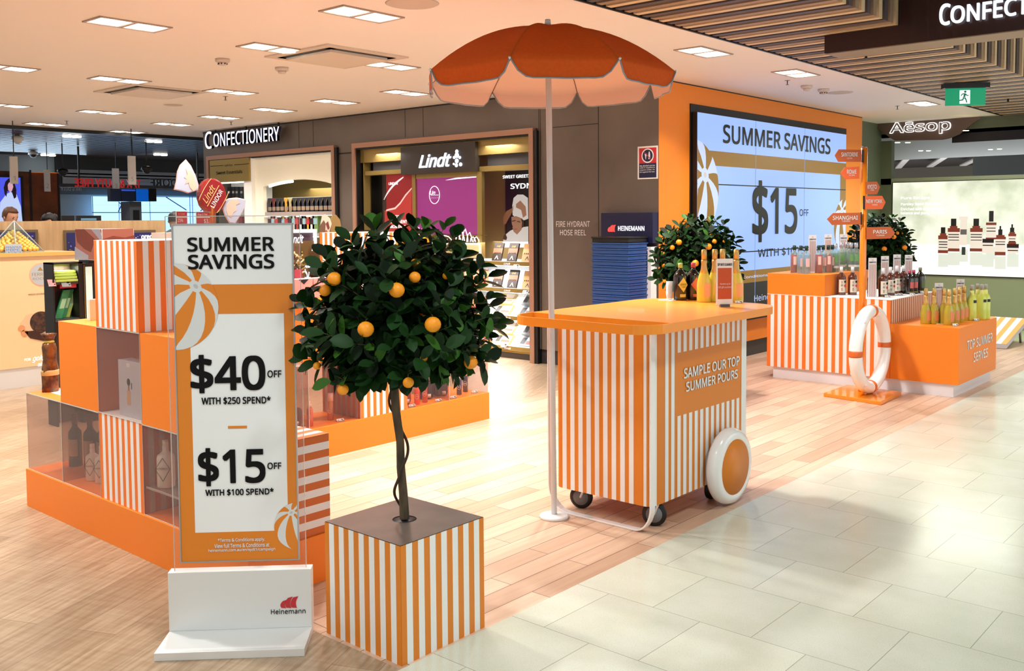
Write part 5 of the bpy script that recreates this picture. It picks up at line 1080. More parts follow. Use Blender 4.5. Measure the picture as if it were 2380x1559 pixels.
# ================================================================== CONFECTIONERY SHOP WALL
f = FX(X0-.10); t = thing('wall_lettering','glowing white wall lettering on three black rods under the white ceiling','sign',(X0-.1,11.9,2.7))
WLET = mat('wall letter', (228,236,255), .5, emit=.95); aL, b0 = f.px(480,347); aR, b1 = f.px(652,304); ac = f.px(497,330)[0]
LSD = mat('letter side', (40,42,70), .4)
for s_, q0, q1, r0, r1 in (('C', aL, ac-.02, b0, b0+.26), ('ONFECTIONERY', ac+.03, aR, b0+.02, b0+.22)): txt(s_, t, f, q0, q1, r0, r1, LSD, c=.0, bold=.008, depth=.04, res=5, name='letter_body'); txt(s_, t, f, q0, q1, r0, r1, WLET, c=.024, bold=.008, res=5, name='letter_face')
for px in (498,569,645):
    a = f.px(px,320)[0]; mb = MB(); mb.fbox(f,a-.012,a+.012,b0+.12,CEIL,-.03,-.012,BLK); mb.build('rod', t)
# ---- left niche: sweets shelving
xs = X0+.62; FN = FX(X0+.02); FB = FX(xs); t = thing('niche_unit','cream arched shelving unit with gold back in the left opening of the brown wall','shelving',(X0+.3,11.7,0)); GB_ = mat('gold back panel', (150,128,70), .5, .3); IV = mat('ivory panel', (250,244,222), .5, emit=.12)
def pbx(mb, f, x0, y0, x1, y1, c0, c1, mt):
    a0, b1 = f.px(x0, y0); a1, b0 = f.px(x1, y1); mb.fbox(f,a0,a1,b0,b1,c0,c1,mt)
aP0, aP1 = FN.px(606,400)[0], FN.px(783,400)[0]; zt1 = 2.53; za1 = FN.px(604,418)[1]; 
mb = MB(); mb.fbox(FN,aP0-.16,aP1+.02,FN.px(690,412)[1],zt1,-.05,0,IV)
n = 14; za, zm = FN.px(612,434)[1], FN.px(690,417)[1]; aA, aB = FN.px(612,434)[0], FN.px(770,430)[0]; tpz = FN.px(690,412)[1]
arc = [(aA+(aB-aA)*i/n, za+(zm-za)*math.sin(PI*i/n)**.8) for i in range(n+1)]
for i in range(n):
    (p, q), (r, s) = arc[i], arc[i+1]; mb.fpoly(FN,[(p,q),(r,s),(r,tpz),(p,tpz)],-.05,0,IV)
mb.fbox(FN,aP0-.16,aA,0,tpz,-.05,0,IV); mb.fbox(FN,aB,aP1+.02,0,tpz,-.05,0,IV); mb.build('arched_front', t)
mb = MB(); mb.fbox(FN,-13.1,-10.2,0,2.5,-.60,-.58,GB_); mb.build('back_panel', t); mb = MB(); mb.fbox(FN,aP0-.36,aP0-.16,0,2.5,-.3,.05,mat('white pillar', (246,244,238), .4, emit=.1)); mb.build('pillar', t)
mb = MB(); mb.tube([FN.W(a,b-.02,-.03) for a,b in arc[1:7]], .018, STRIP, 6); mb.build('light_strip', t)
lamp('AREA','niche_light',tuple(FN.W(-11.1,2.05,-.3)),16,(1,.9,.75),size=.9)
zs1 = FN.px(690,492)[1]; zs2 = FN.px(690,541)[1]
for z in (zs1, zs2, zs2-.36, zs2-.72): mb = MB(); mb.fbox(FN,aA-.0,aB,z-.012,z,-.56,-.02,GLASS); mb.fbox(FN,aA,aB,z-.05,z,-.022,-.018,mat('shelf lip', (170,156,150), .4)); mb.fbox(FN,aA,aB,z-.058,z-.05,-.024,-.015,LIT); mb.build('shelf', t)
bagc = [(26,28,40),(100,24,34),(30,30,36),(34,34,46),(190,140,40),(160,150,110),(40,44,40),(30,30,44),(34,36,48),(30,32,44),(40,34,44),(28,30,46),(30,34,52),(26,28,46),(34,38,50)]
bg = None
def sweetbag(label, loc, col, k):
    t = thing('sweet_bag', label, 'bag of sweets', tuple(loc), 0, 'small bags of sweets on the upper niche shelf'); f = FX(loc.x); a = -loc.y; z = loc.z; mt = mat('bag %s' % (col,), col, .35, coat=.3)
    mb = MB(); mb.fpoly(f,[(a-.075,z),(a+.075,z),(a+.075,z+.13),(a+.05,z+.20),(a-.05,z+.20),(a-.075,z+.13)],-.08,0,mt); b_ = mb.build('bag', t, bevel=.006); mb = MB(); mb.fbox(f,a-.035,a+.045,z+.02,z+.075,0,.002,mat('sweets window', (214,176,110) if k%3 else (150,130,110), .5)); mb.fpoly(f,[(a+.01,z+.12),(a+.045,z+.18),(a+.055,z+.175),(a+.025,z+.12)],0,.002,GOLD); mb.build('window', b_)
for k in range(15):
    a = aA+.09+(aB-aA-.18)*k/14; p = FN.W(a, zs1+.001, -.04); sweetbag('small bag of sweets on the upper niche shelf, %s from the left' % nth(k), p, bagc[k], k)
for k in range(14):
    a = aA+.08+(aB-aA-.5)*k/13; p = FN.W(a,zs2+.001,-.04); cc = [(230,226,216),(180,40,44),(206,220,226),(40,36,44),(214,170,60),(236,234,226),(120,150,90)][k%7]
    mb = MB(); mb.fbox(FN,a-.06,a+.06,zs2+.001,zs2+.24,-.10,-.04,mat('pack %s' % (cc,), cc, .45)); mb.fbox(FN,a-.045,a+.045,zs2+.12,zs2+.2,-.04,-.037,mat('pack2 %d' % (k%3), [(60,30,40),(150,190,200),(190,60,60)][k%3], .5)); tag(mb.build('chocolate_pack'), 'upright chocolate pack on the second niche shelf, %s from the left' % nth(k), 'chocolate pack', 'chocolate packs on the second niche shelf')
for k, px in enumerate((616,647,664,691,715)):
    p = FN.W(FN.px(px,495)[0], zs1-.075, -.005); price_tag(p, -PI/2, 'shelf price card under the sweet bags, %s from the left' % nth(k), 'shelf cards under the sweet bags', w=.05, h=.06)
# ---- gold staff-picks panel
t = thing('gold_sign','brushed gold sign board above the left end of the niche','sign',(X0,12.8,2.3)); f = FX(X0-.06); a0, b1 = f.px(487,372); a1, b0 = f.px(579,420); mb = MB(); mb.fbox(f,a0,a1,b0,b1-.01,-.04,0,GOLD); b_ = mb.build('board', t); LI = b_
txp('Staff Picks', b_, f, (522,387), (541,381), BLACK, c=.002); txp('Sweet Essentials', b_, f, (503,406), (563,394), BLACK, c=.002, bold=.006)
for x0, x1, y in ((489,519,386.5),(545,579,383)): mb = MB(); p = f.px(x0,y); q = f.px(x1,y-2); mb.fbox(f,p[0],q[0],p[1]-.004,p[1]+.004,0,.002,BLACK); mb.build('rule', b_)
# shelves under the gold sign with hanging packs
t = thing('pack_display','narrow lit display of hanging packs under the gold sign board','shelving',(X0,12.8,1.4)); f = FX(X0+.1); mb = MB(); pbx(mb,f,500,420,582,640,-.3,-.28,mat('pale grey backing', (206,212,210), .5, emit=.15)); mb.build('backing', t); mb = MB(); pbx(mb,f,500,421,582,423,-.05,.0,STRIP); mb.build('light_strip', t)
for k, (px, c) in enumerate(((524,(30,34,40)),(534,(26,28,34)),(542,(34,40,44)),(553,(40,44,48)),(562,(240,236,236)),(575,(214,66,80)))):
    mb = MB(); pbx(mb,f,px-3.6,434 if k != 4 else 431,px+3.6,462,-.1,-.06,mat('pack %s' % (c,), c, .4)); pbx(mb,f,px-2.4,444,px+2.4,449,-.06,-.058,mat('pack window', (190,194,196), .4)); mb.build('hanging_pack', t)
for k, (px, c) in enumerate(((530,(200,80,80)),(540,(150,130,110)),(551,(120,40,50)),(565,(230,226,220)),(574,(40,48,50)))):
    mb = MB(); pbx(mb,f,px-4,500,px+4,522,-.1,-.06,mat('pack %s' % (c,), c, .4)); mb.build('hanging_pack', t)
def pol(par, nm, pts, mt, c=.002, fr=None): mb = MB(); mb.fpoly(fr or fc, [(fr or fc).px(*p) for p in pts], 0, c, mt); return mb.build(nm, par)
# ---- right niche: chocolate counter with gold frame
f = FX(X0+.03); t = thing('chocolate_unit','gold framed chocolate shelving with glowing header and posters in the right wall opening','shelving',(X0+.3,8.2,0)); GF = mat('gold frame', (158,134,76), .35, .6); DKP = mat('dark header', (54,46,40), .4); GR = mat('graphite lit panel', (84,82,84), .35, .3)
def part(nm, rects, mt, c0=-.02, c1=0, fr=None):
    mb = MB()
    for r in rects: pbx(mb, fr or f, *r, c0, c1, mt)
    return mb.build(nm, t)
part('frame', [(836,338,1240,352),(836,352,843,900),(1229,352,1240,842),(843.5,353,850,700)], GF, -.1, .0)
part('back_panel', [(840,340,1238,835)], mat('gold brown back', (120,98,56), .5, .3), -.52, -.5)
hd = part('header', [(938,343,1112,398)], DKP, -.02, .05); fh = FX(X0-.025)
txp('Lindt', hd, fh, (975,391), (1050,354), LITS, shear=.35, bold=.02, c=.01, depth=.01, res=5)
mb = MB()
for (x, y, r) in ((1063,352,5),(1063,361,7),(1057,366,4),(1070,366,4),(1063,374,6),(1056,381,3),(1062,384,5),(1072,382,5)): 
    a, b = fh.px(x, y); mb.lathe([(.001,0),(r*.0045,0),(r*.0045,.01)], LITS, fh.W(a,b,.005), 12, fh.n)
mb.build('emblem', hd)
for x0, x1 in ((856,938),(1122,1228)): part('lit_panel', [(x0,364 if x0 < 1000 else 343,x1,397 if x0 < 1000 else 386)], GR, -.12, -.08); part('light_strip', [(x0,361 if x0 < 1000 else 337,x1,364 if x0 < 1000 else 341)], STRIP, -.06, -.03); part('ledge', [(x0-8,398 if x0 < 1000 else 387,x1,403 if x0 < 1000 else 393)], GF, -.12, 0)
part('walnut_panel', [(847,402,890,700)], noisy(mat('walnut veneer', (92,72,62), .45), (70,54,48), 4, .3, .7, (6,6,.6)), -.32, -.3); part('light_strip', [(889,403,894,700)], STRIP, -.3, -.28)
rp_ = part('red_poster', [(893,402,957,560)], mat('poster red', (176,32,34), .4, emit=.35), -.06, -.03); fp = FX(X0+.055)
pol(rp_,'printed_wave',[(894,489),(905,487),(919,484),(931,472),(943,454),(957,437),(957,560),(894,560)],mat('poster bright red', (206,60,52), .4, emit=.5),.001,fp)
mb = MB(); PG = mat('poster glow', (255,190,180), .5, emit=.9); P2 = [fp.px(*p) for p in ((898,487),(905,485),(918,482),(930,470),(942,452),(957,436),(957,439),(943,456),(931,474),(919,486),(905,489),(898,491))]; mb.fpoly(fp,P2,0,.002,PG); mb.build('printed_wave', rp_)
mb = MB()
for k in range(26): q = k/25; x = 932+5*math.cos(q*3)-q*34; y = 412+q*52-8*math.sin(q*3); a, b = fp.px(x, y); mb.lathe([(.001,0),(.008+.008*math.sin(q*PI),.0),(.001,.004)], mat('poster sparkle', (255,235,235), .5, emit=1.0), fp.W(a,b,.001), 6, fp.n)
mb.build('printed_petals', rp_); txp('LINDOR', rp_, fp, (904,430), (925,423), WGL, c=.003, bold=.01)
for s, a_, b_2 in (('GIFT',(917,508),(932,500)),('INDULGENT',(904,519),(947,511)),('MOMENTS',(907,530),(944,523))): txp(s, rp_, fp, a_, b_2, WGL, c=.003, bold=.015)
part('frame', [(957,398,967,560),(1108,398,1121,600),(967,398,1108,409)], GF, -.05, .0)
sc_ = part('magenta_screen', [(966,410,1109,545)], mat('screen magenta', (150,48,120), .4, emit=.75), -.04, -.02); fq = FX(X0+.048)
mb = MB(); ca, cb = fq.px(1010,453); mb.tube([fq.W(ca+.088*math.cos(k*PI/14), cb+.105*math.sin(k*PI/14), .003) for k in range(28)], .004, WGL, 4, closed=True); mb.fbox(fq,ca-.06,ca+.07,cb-.004,cb,0,.003,WGL); P2 = [fq.px(*p) for p in ((1035,419),(1060,413),(1107,410),(1107,412),(1062,416))]; mb.fpoly(fq,P2,0,.002,WGL); mb.build('printed_ring', sc_); txp('Lin', sc_, fq, (999,452), (1012,443), WGL, shear=.3, c=.003, bold=.01); txp('LINDOR', sc_, fq, (1000,462), (1021,457), mat('screen lilac', (220,140,200), .5, emit=.8), c=.003)
dk = part('dark_poster', [(1120,393,1228,575)], mat('poster black', (22,18,16), .35), -.42, -.40); fc = FX(X0+.428); 
txp('SWEET GREETINGS', dk, fc, (1169,415), (1250,404), WGL, c=.003, bold=.012); txp('SYDNEY', dk, fc, (1187,439), (1262,424), WGL, c=.003, bold=.015)
CW = mat('print white', (246,240,234), .5, emit=.35); SK = mat('print skin', (206,150,116), .5, emit=.22)
pol(dk,'printed_jacket',[(1168,568),(1172,548),(1186,536),(1200,530),(1228,526),(1228,575),(1168,575)],CW); pol(dk,'printed_neck',[(1191,528),(1209,524),(1212,534),(1202,545),(1194,538)],SK,.003)
pol(dk,'printed_hat',[(1192,500),(1191,478),(1194,460),(1203,452),(1216,452),(1227,460),(1228,508),(1218,512),(1200,506)],CW,.003); pol(dk,'printed_face',[(1189,504),(1200,502),(1215,508),(1216,520),(1212,534),(1204,541),(1196,536),(1190,520)],SK,.004)
pol(dk,'printed_hair',[(1211,508),(1219,512),(1219,526),(1213,530),(1214,516)],mat('print hair', (40,28,22), .5),.005); pol(dk,'printed_brow',[(1191,513),(1199,511),(1199,513),(1191,515)],mat('print hair', (40,28,22), .5),.005); pol(dk,'printed_brow',[(1203,513),(1210,515),(1210,517),(1203,515)],mat('print hair', (40,28,22), .5),.005); pol(dk,'printed_mouth',[(1194,532),(1203,531),(1202,533),(1195,534)],mat('print lip', (150,76,66), .5),.005)
BRC = mat('print chocolate', (92,44,26), .4, emit=.15); pol(dk,'printed_whisk',[(1170,520),(1170,502),(1178,490),(1190,484),(1194,476),(1194,486),(1188,498),(1180,512),(1174,524)],mat('print copper', (170,116,74), .4, emit=.25),.003); pol(dk,'printed_drip',[(1173,522),(1176,520),(1176,545),(1179,552),(1177,558),(1170,556),(1171,548),(1174,544)],BRC,.004); pol(dk,'printed_hand',[(1200,474),(1210,466),(1222,480),(1224,500),(1216,506),(1212,488),(1200,482)],SK,.005)
# shelves and chocolate boxes
FS = FX(X0+.06); shz = [1.105, .80, .485, .14]; aS0, aS1 = -9.66, -6.86
for k, z in enumerate(shz):
    mb = MB(); d0 = -.46; mb.fbox(FS,aS0,aS1,z-.045,z,-.03,-.02,GF); mb.fbox(FS,aS0,aS1,z-.012,z,d0,-.03,mat('pale shelf', (226,226,222), .4)); mb.fbox(FS,aS0,aS1,z-.05,z-.045,-.06,-.02,LIT if k < 3 else GF); s_ = mb.build('shelf', t)
    txt('Lindt', s_, FS, -7.28, -7.18, z-.036, z-.014, WGL, c=-.019, shear=.3)
part('shelf_back', [(960,600,1229,812)], mat('cool back panel', (188,198,208), .5, emit=.12), -.5, -.49)
mb = MB(); mb.fbox(FS,aS0,aS1,0,.07,-.05,-.04,DKP); mb.fbox(FS,aS0,aS1,.07,.078,-.05,-.03,GOLD); mb.fbox(FS,aS0,aS1,.078,.10,-.05,-.035,GF); mb.build('plinth_front', t)
for z in (1.32, .98, .66, .34): lamp('AREA','shelf_light',tuple(FS.W(-7.5,z,-.12)),10,(1,.95,.9),size=.7)
cb0 = None
def chocbox(label, a, z, kind, w=.13, h=.20):
    t = thing('chocolate_box', label, 'chocolate box', tuple(FS.W(a,z,-.08)), 0, 'leaning chocolate boxes'); fr = Fr(FS.W(a,z+.001,-.07), FS.r, FS.u-FS.n*.32); c1 = (44,30,26) if kind == 'dark' else (196,148,92)
    mb = MB(); mb.fbox(fr,-w/2,w/2,0,h,-.02,0,mat('choc card %s' % kind, c1, .4)); b_ = mb.build('box', t); mb = MB(); mb.fbox(fr,-w/2,w/2,h*.42,h*.70,0,.0008,mat('choc band %s' % kind, (150,92,66) if kind == 'dark' else (224,176,112), .4))
    for j in range(5): mb.lathe([(.001,.0),(.009,0),(.007,.003)], mat('choc piece', (84,44,30), .4), fr.W(-w*.32+j*w*.16,h*.45,.0008), 8, fr.n)
    mb.fpoly(fr,[(-.03,h*.08),(-.022,h*.08),(0,h*.22),(.022,h*.08),(.03,h*.08),(.004,h*.3),(-.004,h*.3)],0,.001,PAPER if kind=='dark' else BLK); mb.build('print', b_); txt('Lindt', b_, fr, -.03, .03, h*.76, h*.88, GOLD, shear=.3, c=.001)
    return t
for k, z in enumerate(shz[:2]):
    for j, px in enumerate((1143,1178)): a = FS.px(px,600)[0]; chocbox('dark chocolate box on the %s shelf, %s of the pair' % (('top','second')[k], ('left','right')[j]), a, z, 'dark', .14, .215)
    chocbox('tan chocolate box with a bow at the right end of the %s shelf' % ('top','second')[k], FS.px(1214,600)[0], z, 'tan', .16, .21)
k = 0
for z, pxs in ((.80,(1062,1073,1084,1095,1106,1117)),(.485,(1062,1074,1086,1098,1110)),(.14,(1104,1114,1124))):
    for j, px in enumerate(pxs):
        a = FS.px(px,700)[0]; mb = MB(); mb.fbox(FS,a-.021,a+.021,z+.001,z+.20,-.12,-.07,mat('tube pack', (170,112,66), .4)); mb.fbox(FS,a-.019,a+.019,z+.04,z+.1,-.07,-.068,mat('tube red', (120,40,34), .4)); mb.fbox(FS,a-.019,a+.019,z+.12,z+.17,-.07,-.068,mat('tube cream', (226,200,160), .4)); mb.lathe([(.022,.2),(.022,.212)], SILC, FS.W(a,z,-.095), 10)
        tag(mb.build('chocolate_tube'), 'patterned chocolate tube on the %s shelf, %s from the left' % ({.80:'second',.485:'third',.14:'bottom'}[z], nth(j)), 'chocolate pack', 'chocolate tubes')
for z in (.485,.14):
    for j, px in enumerate((1150,1208)):
        for lv in (0,1):
            a = FS.px(px,780)[0]; fr = Fr(FS.W(a,z+.006+.125*lv,-.10-.06*lv), FS.r, FS.u-FS.n*1.1); w = .115
            t2_ = thing('truffle_tray','see-through tray of truffles, %s %s on the %s shelf' % (('left','right')[j],('lower','upper')[lv],{.485:'third',.14:'bottom'}[z]),'truffle tray',tuple(FS.W(a,z,-.1)),0,'clear trays of truffles')
            col = (206,176,110) if j == 0 else (120,130,140); mb = MB(); mb.fbox(fr,-w,w,0,.15,-.028,0,mat('tray card %d' % j, col, .35)); b_ = mb.build('box', t2_); mb = MB(); mb.fbox(fr,-w+.01,-w+.07,.03,.12,0,.001,mat('tray label', (40,38,44), .4)); mb.fbox(fr,-w+.09,w-.01,.03,.06,0,.001,mat('tray choc', (150,60,46), .4)); mb.fbox(fr,-w+.08,w-.01,.08,.14,0,.001,mat('tray gloss', (236,232,226), .2)); mb.build('print', b_)
            mb = MB(); 
            for s in (-1,1): mb.tube([fr.W(s*(w+.004),-.005,-.02), fr.W(s*(w+.004),-.005,.012), fr.W(s*(w+.004),.15,.02), fr.W(s*(w+.004),.16,-.02)], .002, STEEL, 5)
            mb.build('wire_rack', t2_)
for px, py, lb, tint in ((1130,613,'white price card on the top chocolate shelf, left',None),(1198,616,'white price card on the top chocolate shelf, right',None),(1220,676,'white price card at the right end of the second chocolate shelf',None),(1170,737,'pink price card on the third chocolate shelf',mat('pink card2', (240,150,150), .5)),(1170,800,'pink price card on the bottom chocolate shelf',mat('pink card2', (240,150,150), .5))):
    a, b = FS.px(px, py); price_tag(FS.W(a, b-.035, .005), -PI/2, lb, 'large price cards on the chocolate shelves', tint, w=.042, h=.06)
for a_ in (-7.3,-9.2): lamp('AREA','header_fill',tuple(FS.W(a_,2.42,.02)),9,(1,.95,.88),size=.4)  # added fill to brighten the upper part of the chocolate unit
# skyline ornament in white outline
t = thing('skyline_ornament','white outlined harbour skyline ornament under the magenta screen','ornament',tuple(FX(X0+.02).W(*FX(X0+.02).px(1075,600)))); f = FX(X0+.0); OUT = mat('white neon outline', (250,246,240), .5, emit=1.1)
mb = MB(); pbx(mb,f,960,566,1116,600,-.03,-.02,mat('gold mirror', (206,190,140), .3, .5)); pbx(mb,f,955,545,1118,548,-.1,.0,GF); mb.build('panel', t)
def ln(mb, pts, r=.006): mb.tube([f.W(*f.px(*p), .01) for p in pts], r, OUT, 5)
mb = MB(); ln(mb,[(1010,563),(1020,552),(1032,547),(1044,550),(1056,562)]); ln(mb,[(1008,567),(1060,565)]); ln(mb,[(960,563),(1116,567)],.009); ln(mb,[(1116,566),(1118,596)],.009)
for k in range(5): ln(mb,[(1014+k*9,563),(1014+k*9,556-2*(k if k < 3 else 4-k))],.003)
mb.build('bridge_outline', t); mb = MB()
for x0, h_ in ((1060,16),(1068,24),(1076,30),(1086,22),(1094,12),(1102,12)): ln(mb,[(x0,562),(x0+2,562-h_*.7),(x0+7,562-h_),(x0+12,562-h_*.4),(x0+13,562)])
mb.build('shell_outline', t); mb = MB()
for x0, h_ in ((966,24),(970,34),(982,30),(988,16),(996,18)): ln(mb,[(x0,562),(x0,562-h_),(x0+5,562-h_),(x0+5,562)],.005)
mb.build('tower_outline', t)
fy = Fr(tuple(f.W(*f.px(993,580),.12)), (0,-1,0)); mb = MB(); mb.fpoly(f,[f.px(*p) for p in ((976,602),(976,552),(1000,550),(1004,560),(1000,602))],.02,.05,mat('yellow board', (250,206,30), .4)); mb.fpoly(f,[f.px(*p) for p in ((996,572),(1005,549),(1014,575),(1012,590),(998,592))],.06,.08,mat('amber board', (240,160,30), .4)); tag(mb.build('warning_board'), 'yellow folding floor sign seen behind the tree top', 'warning sign')
# ---- podium between the islands and the wall, partly hidden
t = thing('podium_display','gold and brown chocolate podium behind the rear cubes, left of the tree','display stand',(5.2,7.5,0)); f = FY(7.45)
mb = MB(); pbx(mb,f,640,560,702,640,-.4,-.02,mat('gold wrappers back', (120,84,40), .5)); a0, b1 = f.px(640,700); a1, b0 = f.px(800,700); mb.fbox(f,a0-.3,a1,0,b1,-.5,0,mat('podium cream', (236,206,190), .5)); mb.build('base', t)
mb = MB(); pbx(mb,f,703,560,760,655,-.06,-.03,mat('podium card', (110,84,46), .45)); bd = mb.build('board', t); txp('Lindt', bd, Fr((0,7.475,0),(1,0,0)), (724,583), (744,573), WGL, shear=.3, c=.003); txp('SZ', bd, Fr((0,7.45,0),(1,0,0)), (707,650), (720,616), LITS, c=.01, bold=.02)
mb = MB(); pbx(mb,f,640,534,738,540,-.04,-.01,LIT); pbx(mb,f,734,540,738,566,-.04,-.01,LIT); pbx(mb,f,640,540,734,566,-.06,-.045,mat('podium dark', (70,50,64), .4)); lp = mb.build('lit_frame', t); txp('Lindt', lp, Fr((0,7.42,0),(1,0,0)), (668,566), (704,545), LITS, shear=.3, bold=.02, c=.01)
mb = MB(); rnd = random.Random(8)
for k in range(90):
    x = rnd.uniform(655,702); y = rnd.uniform(586,640); p = f.W(*f.px(x,y), rnd.uniform(-.02,.01)); mb.tube([p, p+V(rnd.uniform(-.05,.05),rnd.uniform(-.02,.02),rnd.uniform(.0,.05))], .009, GOLD if k % 3 else mat('cream wrap', (250,226,170), .4), 5)
o = mb.build('wrapped_sweets', t); o['kind'] = 'stuff'
mb = MB(); pbx(mb,f,726,640,760,652,-.1,.02,mat('black boxes', (34,28,28), .4)); mb.build('carton', t); mb = MB(); pbx(mb,f,680,626,698,646,.02,.03,mat('red ticket', (190,60,80), .5)); mb.build('ticket', t)
for i, (pts, mt, lb) in enumerate((([(739,699),(744,524),(753,512),(757,520),(755,548),(745,699)],mat('cutout brown', (112,84,66), .6),'brown edge of a cardboard figure at the left behind the striped cube'),([(747,699),(746,520),(750,500),(757,498),(767,507),(771,520),(766,536),(760,699)],mat('cutout cream', (226,206,188), .6),'cardboard chef cut-out with a cream hat above the striped cube'),([(766,699),(769,536),(768,514),(774,500),(781,499),(790,510),(793,525),(791,532),(800,542),(803,699)],mat('cutout tan', (156,128,78), .6),'tan back of a cardboard cut-out right of the cream chef cut-out'))):
    f2 = FY(7.3+.04*i); mb = MB(); mb.fpoly(f2,[f2.px(*p) for p in pts],-.01,0,mt); o = tag(mb.build('cardboard_cutout'), lb, 'cut-out', 'cardboard cut-outs')
    if i == 1: mb = MB(); mb.fpoly(f2,[f2.px(*p) for p in ((757,520),(762,514),(766,530),(762,534))],0,.004,mat('cutout hand', (120,60,54), .6)); mb.fpoly(f2,[f2.px(*p) for p in ((748,540),(758,534),(762,540),(758,548),(748,548))],0,.004,mat('cutout face', (170,110,84), .6)); mb.build('print', o)
# ================================================================== BASKET STACK, CABINET, NOTICES
XBk = 7.6; fb = FX(XBk); a0, a1 = fb.px(1376,600)[0], fb.px(1461,600)[0]; zt_b = 1.41; bh = .0565; BLU = mat('basket blue', (26,72,140), .35, coat=.3); BKB = mat('basket black', (20,22,22), .4)
y0b, y1b = -a1, -a0; x0b, x1b = XBk, XBk+.32; bsk = None; nb = 24
for k in range(nb):
    z = zt_b-(k+1)*bh; mt = BKB if k in (0, 16) else BLU
    if k in (0, 1): 
        b = thing('shopping_basket','','shopping basket',(x0b,y0b,z),0,'stacked shopping baskets'); mb = MB(); e = .012
        mb.box(x0b,x1b,y0b,y1b,z,z+bh*.72,mt); mb.build('tray', b, bevel=.006); mb = MB(); mb.box(x0b-.008,x1b+.008,y0b-.008,y1b+.008,z+bh*.70,z+bh-.003,mt); mb.build('rim', b, bevel=.003)
        if k == 1: bsk = b
    elif k == 16: b = dup(bsk0,(x0b,y0b,z))
    else: b = dup(bsk,(x0b,y0b,z))
    if k == 0: bsk0 = b
    b['label'] = 'topmost black basket of the blue stack by the brown wall' if k == 0 else ('black basket low in the stack, between blue ones' if k == 16 else 'blue shopping basket, %s from the top of the stack' % (nth(k)))
t = thing('header_cabinet','dark navy header box with a red sail logo and white name, on the brown wall','wall sign',(X0-.1,5.5,1.5)); f = FX(X0-.10); a0, b1 = f.px(1397,495); a1, b0 = f.px(1517,565); mb = MB(); mb.fbox(f,a0,a1,b0,b1,-.10,0,NAVY); mb.build('box', t); 
sails(t, f, (1413,538), (1430,522), mat('logo red glow', (240,70,64), .5, emit=.9), c=.004); txp('HEINEMANN', t, f, (1437,536), (1498,525), WGL, bold=.01, c=.004)
t = thing('wash_cabinet','narrow white cabinet with a black slot between the baskets and the orange wall','cabinet',(8.0,5.2,0)); f = FX(X0-.12); a0, b1 = f.px(1480,573); a1 = f.px(1527,573)[0]; mb = MB(); mb.fbox(f,a0,min(a1,-5.165),0,b1,-.1,0,WHITEG); mb.build('body', t, bevel=.004); mb = MB(); pbx(mb,f,1490,583,1505,640,0,.006,BLK); mb.build('slot', t)
t = thing('age_notice','red and navy notice with a crossed-out bottle symbol, high on the brown wall','notice',(X0,5.28,2.1)); f = FX(X0-.004); a0, b1 = f.px(1482,341); a1, b0 = f.px(1529,415); mb = MB(); mb.fbox(f,a0,a1,b0,b1,-.003,0,PAPER); s_ = mb.build('sheet', t); w = a1-a0; h_ = b1-b0
mb = MB(); mb.fbox(f,a0+w*.07,a1-w*.07,b0+h_*.48,b1-h_*.05,0,.001,RED); mb.fbox(f,a0+w*.07,a1-w*.07,b0+h_*.04,b0+h_*.48,0,.001,NAVY)
ca, cb = (a0+a1)/2, b0+h_*.71; R = w*.30; mb.fpoly(f,[(ca+R*math.cos(k*PI/12),cb+R*math.sin(k*PI/12)) for k in range(24)],.001,.0015,PAPER); R *= .84; mb.fpoly(f,[(ca+R*math.cos(k*PI/12),cb+R*math.sin(k*PI/12)) for k in range(24)],.0015,.002,NAVY)
mb.fpoly(f,[(ca+.01,cb-.035),(ca+.03,cb-.035),(ca+.03,cb+.01),(ca+.024,cb+.04),(ca+.016,cb+.04),(ca+.01,cb+.01)],.002,.0025,PAPER); mb.fpoly(f,[(ca-.035,cb+.02),(ca-.008,cb+.02),(ca-.016,cb-.008),(ca-.019,cb-.035),(ca-.024,cb-.035),(ca-.027,cb-.008)],.002,.0025,PAPER); mb.tube([f.W(ca-R*.7,cb+R*.7,.003), f.W(ca+R*.7,cb-R*.7,.003)], .004, RED, 4); mb.build('print', s_)
for i, s in enumerate(('No alcohol can be','sold or supplied to','anyone under 18.',"It's against the law.")): txt(s, s_, f, a0+w*.12, a1-w*.14, b0+h_*(.385-.065*i), b0+h_*(.43-.065*i), PAPER, c=.002, bold=.01)
# ================================================================== LEFT BACKGROUND
# golden pyramid stand
f = FY(9.65); t = thing('promotion_stand','pale gold promotion stand printed with a chocolate ball, far left','display stand',(3.6,9.65,0)); PGC = mat('peach gold print', (240,196,148), .4, emit=.12)
a1 = f.px(188,700)[0]; a0 = f.px(-60,700)[0]; zt_ = f.px(50,596)[1]; mb = MB(); mb.fbox(f,a0,a1,.19,zt_,-.8,0,PGC); bd = mb.build('panel', t); mb = MB(); mb.fbox(f,a0,a1,0,.19,-.8,-.01,SILVER); mb.build('skirting', t)
a, b = f.px(96,637); 
def disc(par, f, px, py, r, mt, c, nm='printed_disc', sq=1.): a, b = f.px(px, py); mb = MB(); mb.fpoly(f,[(a+r*math.cos(k*PI/16),b+r*sq*math.sin(k*PI/16)) for k in range(32)],0,c,mt); return mb.build(nm, par)
r = f.px(96,637)[0]-f.px(68,637)[0]; disc(bd,f,96,638,r,mat('pink ring', (240,170,140), .4),.002); disc(bd,f,96,638,r*.92,CW,.003)
txp('FERRERO', bd, f, (74,642), (122,632), GOLD, c=.004); txp('ROCHER', bd, f, (76,651), (121,643), GOLD, c=.004); mb = MB(); mb.fpoly(f,[f.px(*p) for p in ((87,629),(93,620),(100,629))],0,.004,GOLD); mb.build('printed_crest', bd)
